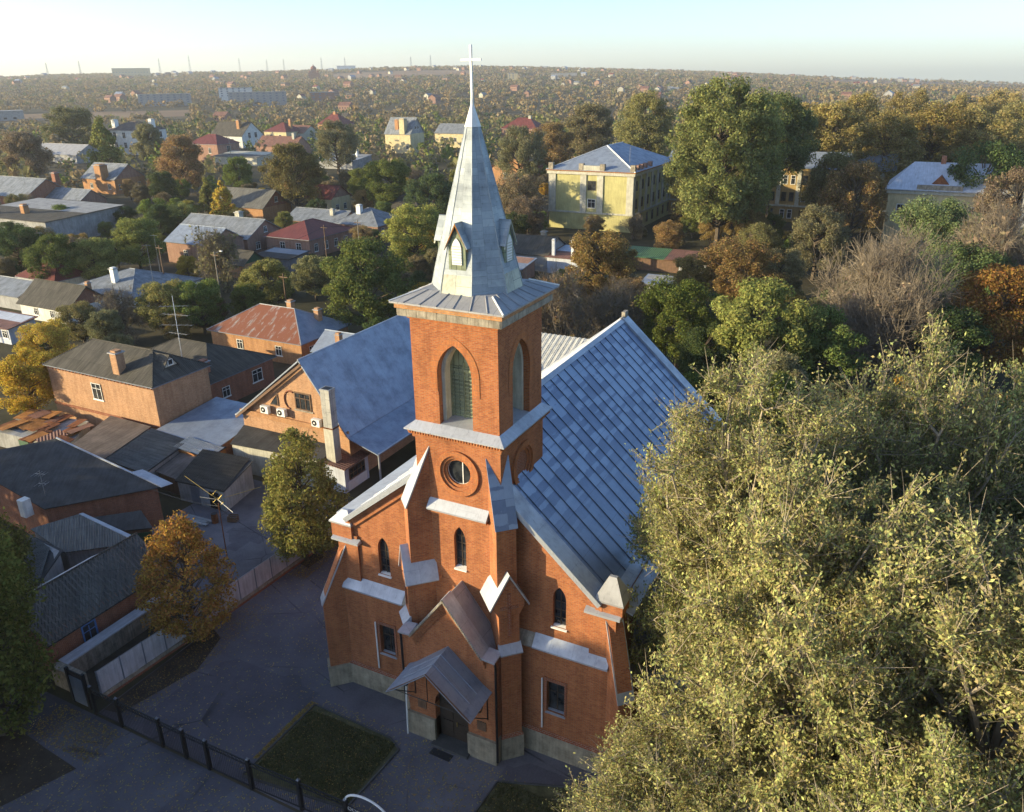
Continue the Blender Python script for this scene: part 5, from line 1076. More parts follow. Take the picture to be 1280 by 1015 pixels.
PROF = {'round': lambda t: np.sqrt(np.clip(1-(2*t-1)**2, 0, 1))**.8, 'pyr': lambda t: np.clip(1-t, 0, 1)**.75*np.clip(t*7, .25, 1), 'tall': lambda t: np.sin(np.pi*np.clip(t*.92+.06, 0, 1))**.55,
        'egg': lambda t: np.clip(np.sin(np.pi*np.clip(t, 0, 1)**.62), 0, 1)**.75, 'dome': lambda t: np.clip(1-t**2.2, 0, 1)**.5*np.clip(.55+t*1.5, 0, 1)}
def make_tree(kind, seed, H, z0, nc, nl, leaf, cr, twigs=6, rtrunk=.07, leafm='leaf', barkm='bark', inner=.45, lobes=0, twm=None):
    # unit tree of crown radius 1: returns (trunk mesh, crown mesh)
    rg = np.random.default_rng(seed); pr = PROF[kind]; C = []
    dirs = rg.normal(size=(max(1, lobes), 3)); dirs /= np.linalg.norm(dirs, axis=1)[:, None]
    while len(C) < nc:
        t = rg.uniform(.02, 1); R_ = float(pr(np.array(t)))
        if rg.uniform() > R_*.9+.1: continue
        a = rg.uniform(0, 2*math.pi); r = R_*(rg.uniform(inner, 1)**.6)
        if lobes:
            v = np.array([math.cos(a), math.sin(a), (t-.5)*1.2]); r *= .70+.36*max(0, float((dirs@v).max()))**3
        C.append((r*math.cos(a), r*math.sin(a), z0+t*(H-z0)))
    C = np.array(C); rad = cr*rg.uniform(.6, 1.35, nc)
    V = leaves_at(rg, C, rad, nl, leaf)
    segs = []; top = z0+(H-z0)*.62; P = [np.array([0, 0, 0.])]
    for i in range(1, 7): P.append(np.array([rg.normal()*.03*i*.3, rg.normal()*.03*i*.3, top*i/6]))
    for i in range(6): segs.append([*P[i], *P[i+1], rtrunk*(1-.13*i), rtrunk*(1-.13*(i+1))])
    order = rg.permutation(nc)
    for q in order[:max(8, int(nc*.5))]:
        c = C[q]; zb = min(top*.98, max(z0*.7, c[2]-.45*np.hypot(c[0], c[1])-.15*H*rg.uniform(0, 1))); f = zb/top*6; i = min(5, int(f)); b = P[i]+(P[i+1]-P[i])*(f-i)
        segs += curve_segs(b, c, rtrunk*.34, rtrunk*.07, .10, 3, rg)
        for _ in range(twigs):
            v = rg.normal(size=3)+(c-np.array([0, 0, c[2]-.3]))*.8+np.array([0, 0, .3]); v /= np.linalg.norm(v); segs.append([*c, *(c+v*rad[q]*1.15), rtrunk*.06, rtrunk*.02])
    return tubes_mesh('trunk', segs, M[barkm], 4), quads_mesh('crown', V, M[leafm])
def make_bare(seed, H, spread=1.0, nl=0, leaf=.05, lv=(7, 6, 6, 6), m='twigbrown', leafm='leaf'):
    rg = np.random.default_rng(seed); segs = []; tips = []
    def grow(p, d, L, r, k):
        q = p+d*L; mid = p+d*L*.5+rg.normal(size=3)*L*.05
        q = q+rg.normal(size=3)*L*.10; segs.append([*p, *mid, r, r*.82]); segs.append([*mid, *q, r*.82, r*.62])
        if k >= len(lv):
            tips.append(q)
            for _ in range(5):
                v = d*.7+rg.normal(size=3)*.55; v[2] += .2; v /= np.linalg.norm(v); segs.append([*q, *(q+v*L*rg.uniform(.8, 1.5)), r*.5, r*.25])
            return
        for i in range(lv[k]):
            v = d*(.75 if k else .8)+rg.normal(size=3)*(.60 if k else .75)*spread; v[2] += (.10 if k else .0)
            v /= np.linalg.norm(v); f = rg.uniform(.4, 1); grow(p+d*L*f, v, L*(rg.uniform(1.0, 1.35) if k == 0 else rg.uniform(.48, .72)), r*.50, k+1)
    grow(np.array([0, 0, 0.]), np.array([0, 0, 1.]), H*.26, .075, 0)
    S = np.array(segs); mx = np.percentile(np.hypot(S[:, 3], S[:, 4]), 97); zt = np.percentile(S[:, 5], 99.5); sc = np.array([1/mx, 1/mx, H/zt])
    S[:, :3] *= sc; S[:, 3:6] *= sc; T = np.array(tips)*sc
    S[:, 6:] = np.maximum(S[:, 6:]*.8, .0016)
    V = leaves_at(rg, T[rg.permutation(len(T))[:max(1, nl)]], np.full(max(1, min(nl, len(T))), .09), 4, leaf) if nl else None
    k = int(len(S)*.12)
    thick = S[S[:, 6] > .014]; thin = S[S[:, 6] <= .014]
    tk = tubes_mesh('trunk', thick, M['bark'], 5)
    cm = tubes_mesh('branches', thin, M[m], 3)
    return tk, cm, (quads_mesh('crown', V, M[leafm]) if nl else None)
LIB = {
 'round': [make_tree('round', s, 2.2, .40, 95, 360, .029, .23, 3, lobes=7, inner=.3) for s in (1, 2, 3, 4)],
 'bush': [make_tree('dome', s, 1.6, .05, 40, 130, .08, .30, 3, .05, lobes=5) for s in (11, 12)],
 'pyr': [make_tree('pyr', s, 3.1, .35, 90, 90, .07, .22, 3) for s in (21, 22)],
 'big': [make_tree('tall', s, 3.0, .50, 210, 230, .025, .19, 3, .045, lobes=10, inner=.3) for s in (31, 32, 33)],
}
BARE = {'bare': [make_bare(s, 2.1, 1.0, 420, .045) for s in (41, 42)], 'sparse': [make_bare(s, 2.3, .95, 1000, .055) for s in (43,)], 'tan': [make_bare(45, 1.9, 1.15, 300, .03, (9, 7, 7, 7))]}
HUE = dict(g=(0.155, 0.189, 0.056), dg=(0.098, 0.130, 0.055), lg=(0.216, 0.270, 0.104), yg=(0.270, 0.263, 0.082), olive=(0.223, 0.203, 0.097), brown=(0.240, 0.190, 0.118), oo=(0.297, 0.216, 0.082), oo2=(0.270, 0.203, 0.089), bo=(0.310, 0.215, 0.100),
           gold=(0.470, 0.325, 0.062), orange=(0.347, 0.179, 0.055), paleyel=(0.291, 0.246, 0.123), tan=(0.269, 0.213, 0.148), brownleaf=(0.203, 0.149, 0.074), biggreen=(0.223, 0.236, 0.086), bigolive=(0.230, 0.230, 0.089), dg2=(0.135, 0.155, 0.067), ochre=(0.336, 0.263, 0.105), ochre2=(0.286, 0.235, 0.099))
WORD = dict(g='green', dg='dark green', lg='light green', yg='yellow-green', olive='olive', brown='brownish', oo='orange-tinged olive', oo2='olive brown', bo='rusty brown', gold='golden yellow', orange='orange', paleyel='pale yellow', tan='tan', brownleaf='thin brown', biggreen='green', bigolive='olive', dg2='dark', ochre='ochre', ochre2='dull ochre')
rt_ = random.Random(77)
def link(name, me, par, col=None):
    o = bpy.data.objects.new(name, me); COL.objects.link(o); o.parent = par
    if col: o.color = (*col, 1)
    return o
def tree(kind, x, y, r, h, col, label, group=None, z=0, name=None):
    nm = name or {'bush': 'bush'}.get(kind, 'tree'); base = HUE[col]
    k = rt_.uniform(.82, 1.2); c = (base[0]*k*rt_.uniform(.92, 1.08), base[1]*k, base[2]*k*rt_.uniform(.85, 1.15))
    t = thing(nm, label, 'bush' if nm == 'bush' else 'tree', (x, y, z), rt_.uniform(0, 6.28), group)
    if kind in BARE:
        tk, cm, lv = rt_.choice(BARE['tan'] if col == 'tan' else BARE[kind]); H = 1.9 if col == 'tan' else 2.1 if kind == 'bare' else 2.3
        link('trunk', tk, t); link('branches', cm, t)
        if lv: link('crown', lv, t, c)
    else:
        tk, cm = rt_.choice(LIB[kind]); H = {'round': 2.2, 'bush': 1.6, 'pyr': 3.1, 'big': 3.0}[kind]
        link('trunk', tk, t); link('crown', cm, t, c)
    t.scale = (r, r, h/H); return t
MAN=[('round',-68.4,16.7,3.81,7.6,'gold','aut'),('round',-79.1,46.1,4.04,8.1,'yg','bush1'),('bare',-83.9,42.1,4.22,8.0,'brown','b2'),('round',-87.6,37.7,3.18,6.0,'olive','b3'),('round',-75.3,49.0,4.01,8.0,'g','b4'),('sparse',-93.4,71.6,5.33,11.7,'paleyel','pale'),('round',-52.1,58.7,6.24,13.7,'g','g1'),('round',-72.7,71.7,3.58,7.5,'olive','g1b'),('round',-73.3,61.1,4.35,8.7,'yg','g2'),('pyr',-142.4,120.2,3.82,12.2,'gold','birch'),('pyr',-157.5,129.2,3.39,10.8,'yg','birch2'),('round',-137.8,142.5,8.54,18.8,'olive','b5'),('round',-180.7,164.7,5.66,12.5,'g','b6'),('round',-121.8,58.5,4.79,9.6,'g','t1'),('round',-120.2,74.9,5.2,10.4,'yg','t2'),('round',-137.5,61.5,5.02,10.0,'dg','t2b'),('round',-117.6,63.1,4.6,8.7,'yg','t2c'),('round',-146.7,110.5,3.77,7.5,'yg','t3'),('round',-152.4,106.8,4.25,8.5,'g','t4'),('round',-200.2,160.1,8.22,18.9,'bo','t5'),('round',-295.2,228.1,7.38,17.7,'olive','t6'),('pyr',-257.0,176.2,7.64,22.9,'yg','t7'),('round',-379.0,251.5,11.76,23.5,'olive','t8'),('round',-279.9,159.5,9.28,18.6,'brown','t9'),('round',-189.2,142.4,4.94,9.9,'dg','t10'),('round',-113.2,153.4,7.39,14.8,'g','t11'),('round',-93.8,143.8,6.37,12.7,'dg','t12'),('round',-134.7,170.0,5.14,10.3,'g','t13'),('round',-195.0,233.7,8.93,19.6,'olive','t14'),('round',-68.6,97.8,5.78,12.7,'yg','t15'),('round',-25.9,85.5,5.75,12.6,'oo','c1'),('bare',-20.0,57.9,6.01,13.2,'brownleaf','c2'),('bare',-15.7,62.5,5.11,11.2,'brownleaf','c2b'),('round',-6.5,63.9,5.25,11.6,'g','c3'),('round',-4.5,91.8,6.02,12.0,'bo','c4'),('round',4.2,60.0,6.14,12.9,'yg','c5'),('bare',15.2,71.2,9.5,18.0,'tan','c6'),('round',21.7,126.2,6.81,15.0,'lg','c7'),('round',5.5,153.6,6.82,17.7,'bo','c8'),('round',28.8,74.1,6.7,14.1,'orange','c9'),('bare',29.0,103.6,8.4,18.5,'brown','c10'),('round',2.6,122.0,5.41,13.0,'olive','c11'),('round',-1.6,57.7,3.95,7.9,'dg','c12'),('round',-61.8,133.8,4.52,10.4,'brown','c13'),('round',-70.7,147.8,6.13,13.5,'brown','c13b'),('round',10.4,62.1,5.04,10.1,'g','c14'),('round',23.7,67.3,5.27,10.5,'dg','c15'),('round',-107.8,249.8,8.72,19.2,'oo2','c20'),('round',-103.0,273.3,11.26,24.8,'olive','c21'),('round',-105.9,219.2,8.5,19.5,'olive','c22'),('big',-15.3,110.1,12.63,37.9,'biggreen','p1'),('big',-72.4,251.4,11.4,29.6,'bigolive','p2'),('big',-17.7,197.4,9.4,26.3,'dg2','p3'),('big',-6.0,202.7,11.44,36.6,'ochre','o1'),('big',8.3,192.4,10.9,34.9,'ochre2','o2'),('big',18.5,212.6,11.35,36.3,'ochre2','o3'),('big',28.8,213.3,10.9,34.9,'ochre','o4'),('big',38.4,243.5,11.13,35.6,'ochre2','o5'),('big',-24.3,272.0,10.51,35.7,'ochre2','o6'),('big',-5.5,275.5,10.56,38.0,'ochre','o7'),('big',9.4,301.3,10.73,38.6,'ochre','o8'),('big',26.1,303.3,10.12,36.4,'ochre2','o9'),('big',37.5,316.8,10.54,37.9,'ochre','o10'),('round',-0.3,164.3,7.22,18.8,'olive','c17'),('round',-12.6,95.3,4.09,8.2,'oo','m2'),('round',29.6,169.7,8.2,21.3,'dg','m3'),('round',35.6,160.7,7.09,17.0,'brown','m4'),('round',25.4,97.3,6.18,12.4,'dg','m5'),('round',-61.1,124.4,3.96,7.9,'dg','m6')]
RND=[('round',9.4,77.9,3.89,7.5,'olive'),('round',-60.3,198.9,2.81,5.4,'oo'),('round',-84.1,68.0,2.05,4.4,'brown'),('round',-157.3,121.0,2.37,4.9,'g'),('bare',-104.9,180.2,2.45,5.9,'brownleaf'),('round',27.9,117.6,2.6,5.4,'oo'),('round',-153.3,118.7,3.08,6.4,'yg'),('round',38.0,147.3,4.02,7.9,'dg'),('round',17.8,36.3,4.45,9.8,'yg'),('round',-82.2,247.7,3.65,7.0,'olive'),('bare',-40.8,146.7,2.75,6.0,'brownleaf'),('bare',-194.3,147.7,2.25,5.3,'brownleaf'),('round',-26.4,200.0,2.82,6.2,'yg'),('round',-76.1,232.2,3.34,6.5,'g'),('round',-9.1,126.6,3.28,6.9,'brown'),('round',-156.8,74.8,2.28,4.8,'brown'),('round',-13.9,144.8,3.54,8.4,'oo'),('round',-179.5,93.7,2.11,4.3,'dg'),('round',-31.4,247.0,3.91,9.0,'yg'),('round',15.8,251.6,3.33,7.7,'oo'),('round',-120.4,162.4,2.93,6.5,'g'),('round',-72.0,31.4,2.41,5.1,'olive'),('bare',-15.8,157.6,3.66,7.8,'brownleaf'),('round',-77.9,165.0,2.5,4.9,'g'),('round',-182.6,172.1,2.02,4.1,'oo'),('round',-84.5,180.9,3.21,6.6,'brown'),('round',-135.7,118.6,2.65,5.4,'oo'),('round',-50.7,146.9,2.51,4.9,'brown'),('round',22.7,152.4,2.58,5.0,'yg'),('round',-39.3,71.2,3.48,8.1,'olive'),('round',-92.1,179.9,2.5,5.8,'brown'),('round',-156.0,78.6,2.05,4.8,'g'),('round',-150.2,150.1,2.57,5.7,'brown'),('round',-177.5,157.8,2.23,4.3,'oo'),('round',-79.9,35.8,2.86,6.3,'olive'),('round',-51.7,251.4,2.9,6.2,'dg'),('round',-90.2,205.1,2.06,4.1,'gold'),('round',-22.6,146.5,3.54,7.8,'bo'),('round',18.8,196.9,4.09,9.7,'bo'),('round',17.2,81.4,4.1,9.7,'yg'),('round',25.7,145.2,4.21,8.7,'olive'),('round',-211.1,109.8,3.28,6.5,'olive'),('round',-84.1,228.9,3.1,7.1,'brown'),('round',49.4,242.4,3.55,7.8,'oo'),('round',-31.2,176.1,2.63,5.7,'olive'),('round',-131.3,190.3,2.39,5.1,'olive'),('round',3.4,91.2,2.55,5.1,'olive'),('round',-89.8,108.9,2.99,5.8,'bo'),('round',-69.2,225.4,3.58,8.3,'brown'),('round',-7.9,120.8,4.12,9.7,'olive'),('round',-194.3,153.3,3.25,6.5,'g'),('round',-71.9,55.3,3.16,6.4,'g'),('round',-120.4,150.1,3.31,6.9,'bo'),('round',-80.6,170.6,2.91,5.7,'dg'),('round',-74.0,43.3,2.25,4.6,'oo'),('round',-77.6,26.1,3.52,7.5,'gold'),('round',-46.2,60.1,2.68,5.6,'dg'),('round',-52.7,89.0,3.18,6.7,'dg'),('round',-177.2,99.3,3.27,6.7,'g'),('round',-39.4,230.0,4.22,9.3,'olive'),('round',-33.0,101.7,2.55,5.8,'yg'),('round',-18.6,228.2,3.31,7.5,'g'),('round',-124.7,65.2,3.42,8.2,'brown'),('round',-65.5,92.9,2.29,4.4,'brown'),('round',-72.3,101.5,2.08,4.2,'olive'),('round',-40.3,65.1,3.03,6.6,'oo'),('round',-207.6,100.3,3.49,6.9,'brown'),('round',10.0,261.6,3.58,7.9,'olive'),('round',-28.0,130.3,3.62,7.4,'bo'),('round',7.9,50.0,3.67,8.1,'olive'),('round',42.7,263.5,2.65,6.2,'olive'),('round',28.9,237.6,2.79,6.6,'dg'),('round',-18.7,81.1,3.41,6.8,'bo'),('round',-45.0,72.5,3.07,6.5,'yg'),('bare',-40.2,202.2,3.23,7.3,'brownleaf'),('round',-33.8,254.4,2.98,5.8,'yg'),('round',-126.0,158.3,2.43,5.5,'brown'),('round',-172.5,132.2,2.45,4.9,'dg'),('round',-204.6,146.2,2.38,5.7,'brown'),('bare',-138.5,110.0,2.55,5.8,'brownleaf'),('bare',-8.1,245.6,3.39,7.8,'brownleaf'),('round',-62.2,94.1,2.41,5.6,'olive'),('round',11.9,99.8,3.69,7.6,'gold'),('round',-134.5,210.1,2.59,5.0,'olive'),('round',-40.0,217.2,3.07,6.0,'olive'),('round',25.5,201.5,3.87,7.9,'brown'),('round',-87.9,122.0,2.62,5.2,'brown'),('round',-179.2,151.9,2.09,4.1,'yg'),('round',25.1,226.0,2.67,5.9,'yg'),('round',-130.8,183.8,2.54,6.1,'oo'),('round',-40.9,79.6,3.29,6.4,'brown'),('bare',-139.2,206.1,3.32,7.4,'brownleaf'),('round',25.6,85.2,4.33,8.8,'dg'),('round',-129.2,87.6,2.33,4.9,'yg'),('round',20.3,134.0,3.44,7.8,'yg'),('round',-184.3,137.7,2.1,4.5,'brown'),('round',-2.1,179.0,3.13,6.2,'bo'),('round',-95.6,172.8,2.81,6.0,'yg'),('round',-97.0,233.5,3.37,7.2,'olive'),('round',-158.9,191.7,2.88,6.8,'brown'),('round',-138.1,197.4,2.35,4.6,'gold'),('round',-63.1,141.7,2.83,5.8,'g'),('bare',-86.5,50.3,2.51,5.1,'brownleaf'),('round',-169.8,80.3,2.92,5.8,'dg'),('round',7.5,239.2,4.14,8.0,'yg'),('round',21.7,189.2,3.89,7.5,'bo'),('round',-163.9,176.5,3.26,6.9,'oo'),('round',-129.5,61.9,2.49,5.3,'bo'),('round',-22.2,212.4,4.07,8.0,'yg'),('round',-104.1,190.2,2.47,4.8,'gold'),('round',29.7,41.4,4.1,8.2,'yg'),('round',-27.9,253.1,4.41,10.0,'brown'),('bare',-93.0,235.7,3.16,6.5,'brownleaf'),('round',-139.9,76.0,2.99,5.9,'oo'),('round',-175.8,130.7,2.64,6.1,'brown'),('round',-190.4,110.3,2.05,4.9,'olive'),('round',-148.3,73.0,3.47,7.3,'brown'),('round',-76.8,52.6,2.24,5.0,'brown'),('round',-80.6,118.0,2.02,4.3,'bo'),('round',-1.1,143.5,2.99,7.2,'olive'),('round',-75.3,75.6,2.71,5.9,'dg'),('round',0.1,100.2,4.31,9.4,'olive'),('round',-45.0,258.8,4.37,9.5,'g'),('round',-140.9,162.4,3.49,7.3,'brown'),('round',-124.1,209.9,3.17,6.4,'brown'),('round',10.6,89.5,3.08,7.2,'dg'),('round',-73.4,237.0,3.78,8.6,'yg'),('round',-127.4,75.5,2.39,5.7,'g'),('round',-191.8,88.3,3.07,6.1,'brown'),('round',3.4,264.8,4.21,8.9,'oo'),('round',-163.9,185.8,2.09,4.7,'olive'),('round',-70.0,209.4,4.0,8.2,'brown'),('round',12.0,126.1,2.98,7.0,'oo'),('round',21.2,52.9,3.12,6.7,'gold'),('round',-144.3,101.4,3.41,8.2,'dg'),('round',-71.5,107.3,3.41,7.0,'gold'),('round',-8.5,212.3,3.25,7.2,'g'),('round',-239.5,114.2,2.74,6.2,'olive'),('round',28.8,232.3,3.14,6.7,'g'),('round',-206.0,153.4,3.25,6.4,'brown'),('round',-34.1,163.8,3.6,7.3,'bo'),('round',-54.5,105.7,2.35,5.2,'brown'),('round',-223.2,103.8,2.18,4.3,'oo'),('round',-133.5,55.7,2.5,5.5,'brown'),('round',-66.2,197.7,2.73,5.6,'brown'),('round',-15.8,172.0,2.58,5.2,'yg'),('round',-91.7,165.7,3.5,8.3,'oo'),('round',-24.3,262.3,3.97,8.0,'bo'),('round',-148.5,77.1,2.36,4.9,'brown'),('round',-79.3,206.7,3.46,8.1,'dg'),('round',-177.1,147.2,2.56,5.1,'brown'),('round',-109.8,204.0,2.64,5.8,'gold'),('bare',-71.2,117.6,3.59,8.0,'brownleaf'),('round',33.4,134.0,3.74,8.1,'yg'),('round',-121.4,203.7,3.37,7.0,'yg'),('round',-95.8,205.2,2.09,4.4,'dg'),('round',-144.0,106.7,2.82,5.5,'dg'),('round',-76.0,115.7,2.87,5.6,'bo'),('round',-127.5,139.2,2.72,5.7,'dg'),('round',-95.4,216.6,2.72,5.4,'brown'),('round',-184.2,158.9,2.47,5.1,'dg'),('round',8.0,41.8,3.99,8.9,'g'),('round',-76.1,139.3,2.27,5.1,'dg'),('round',27.0,253.5,2.74,6.5,'yg'),('round',36.9,197.6,4.04,8.9,'brown'),('round',-183.4,92.3,2.11,4.5,'brown'),('round',-80.9,53.3,2.37,5.3,'dg'),('round',31.8,187.5,4.46,8.5,'brown'),('round',-167.4,160.5,2.17,4.1,'gold'),('round',-194.4,137.4,2.99,6.4,'brown'),('round',-75.2,110.8,2.59,5.8,'brown'),('round',-158.3,96.7,2.1,4.1,'g'),('round',-164.9,181.3,3.36,7.2,'oo'),('round',-20.5,157.6,3.0,6.8,'bo'),('round',1.3,242.2,3.63,7.7,'olive'),('round',51.5,255.7,2.77,6.2,'yg'),('round',-28.8,154.4,2.78,5.5,'g'),('round',-69.3,82.4,2.86,6.6,'olive'),('round',-139.1,54.9,2.87,6.1,'olive'),('round',-34.5,54.0,3.39,7.5,'dg'),('round',-82.0,50.5,2.17,5.1,'yg'),('round',-129.8,206.0,2.24,5.3,'yg'),('round',-163.2,106.6,3.0,6.1,'dg'),('round',-145.9,215.0,2.05,4.3,'brown'),('round',-148.2,68.7,2.88,6.4,'brown'),('round',-103.7,72.2,2.47,5.0,'gold'),('round',-10.3,151.9,3.12,6.7,'g'),('round',-41.4,47.5,3.23,6.6,'dg'),('bare',-29.0,230.6,3.3,7.6,'brownleaf'),('bare',-18.5,233.9,4.37,9.4,'brownleaf'),('round',-143.1,184.0,3.02,6.3,'yg'),('round',-126.5,89.9,2.04,4.3,'g'),('round',19.2,115.4,3.14,7.2,'g'),('round',-67.7,123.2,3.5,7.5,'gold'),('round',-167.5,191.0,2.29,4.8,'g'),('round',-45.5,234.3,3.41,7.6,'olive'),('round',-108.7,142.7,2.87,5.5,'g'),('round',-94.1,158.4,2.45,4.7,'g'),('round',-208.7,145.4,2.75,6.6,'bo'),('round',-162.9,123.2,2.75,6.0,'g'),('round',-9.1,239.3,3.52,8.4,'oo'),('round',-160.9,147.6,3.29,7.0,'brown'),('bare',-218.5,117.7,2.79,5.4,'brownleaf'),('round',26.2,193.1,4.09,8.1,'olive'),('round',-35.0,196.8,2.86,5.6,'bo'),('round',-30.8,68.4,2.67,5.7,'g'),('round',-117.1,114.2,2.71,6.4,'yg'),('round',-12.9,78.9,3.41,6.8,'olive'),('round',16.6,238.6,3.84,7.6,'yg'),('round',-85.2,158.4,3.04,5.9,'dg'),('round',-35.0,205.3,4.5,8.7,'brown'),('round',36.3,234.1,3.54,7.8,'bo'),('round',46.5,212.2,3.45,8.1,'oo'),('round',-46.0,65.5,2.9,6.9,'gold'),('round',-157.4,168.1,2.81,5.5,'brown'),('bush',-29.9,77.2,1.56,2.3,'olive'),('bush',-144.0,74.1,1.8,2.5,'g'),('bush',-46.5,96.1,1.8,3.2,'brown'),('bush',-61.6,87.1,1.84,2.9,'dg'),('bush',-89.2,104.4,1.83,2.6,'g'),('bush',-65.5,88.3,1.45,2.2,'brown'),('bush',-79.3,69.0,1.77,2.9,'olive'),('bush',-35.1,117.5,1.46,2.3,'dg'),('bush',-91.8,93.6,1.41,2.3,'dg'),('bush',-54.3,77.1,1.56,2.6,'dg'),('bush',-131.4,91.9,1.61,2.7,'brown'),('bush',9.9,94.1,1.54,2.3,'dg'),('bush',-4.7,128.2,1.65,2.2,'g'),('bush',3.4,143.5,1.84,2.5,'dg'),('bush',-28.8,108.3,1.46,2.2,'brown'),('bush',-94.5,119.3,1.83,3.0,'dg'),('bush',-118.0,119.6,1.78,3.0,'dg'),('bush',-35.4,99.9,1.66,2.2,'g'),('bush',-138.6,94.4,1.69,2.6,'brown'),('bush',-90.7,48.8,1.44,2.3,'brown'),('bush',-19.6,65.0,1.48,2.0,'brown'),('bush',-87.3,30.4,1.78,2.6,'g'),('bush',-136.0,68.4,1.41,2.4,'dg'),('bush',-73.7,91.7,1.88,2.8,'olive'),('bush',-8.7,58.7,1.35,1.9,'olive'),('bush',-12.4,121.6,1.31,2.3,'g'),('bush',-68.1,112.4,1.71,2.7,'olive'),('bush',-61.3,70.5,1.75,2.8,'g'),('bush',-27.5,45.6,1.6,2.8,'dg'),('bush',1.2,69.9,1.88,3.4,'dg'),('bush',-39.0,104.0,1.26,2.1,'brown'),('bush',-20.1,165.2,1.27,1.7,'g'),('bush',-5.0,145.0,1.88,3.3,'g'),('bush',-7.9,160.7,1.21,1.9,'olive'),('bush',-152.7,75.4,1.56,2.8,'dg'),('bush',-40.4,152.1,1.67,2.2,'olive'),('bush',-80.2,72.8,1.44,1.9,'g'),('bush',-40.3,76.3,1.57,2.3,'olive'),('bush',-82.7,55.7,1.66,2.4,'olive'),('bush',-33.4,115.9,1.34,1.8,'g'),('bush',-3.3,103.2,1.89,2.8,'g'),('bush',-39.3,101.3,1.36,2.4,'g'),('bush',-82.7,65.1,1.62,2.7,'brown'),('bush',-41.1,56.2,1.36,2.0,'g'),('bush',-146.0,84.8,1.7,3.0,'g'),('bush',-25.4,79.0,1.37,2.4,'brown'),('bush',-29.1,98.0,1.85,2.5,'dg'),('bush',-44.8,83.8,1.39,2.2,'brown'),('bush',-79.3,124.9,1.86,2.5,'g'),('bush',-36.1,47.2,1.83,2.9,'olive'),('bush',-19.4,131.3,1.53,2.1,'brown'),('bush',-83.8,22.1,1.35,2.3,'brown'),('bush',-51.3,97.1,1.38,2.4,'brown'),('bush',2.7,85.7,1.8,3.1,'g'),('bush',-57.1,99.5,1.84,3.1,'olive'),('bush',-57.3,68.7,1.26,2.1,'g'),('bush',-86.8,95.6,1.23,1.7,'dg'),('bush',-55.3,94.3,1.86,2.9,'brown'),('bush',-65.9,150.4,1.68,2.6,'olive'),('bush',-28.6,141.3,1.76,2.4,'brown')]
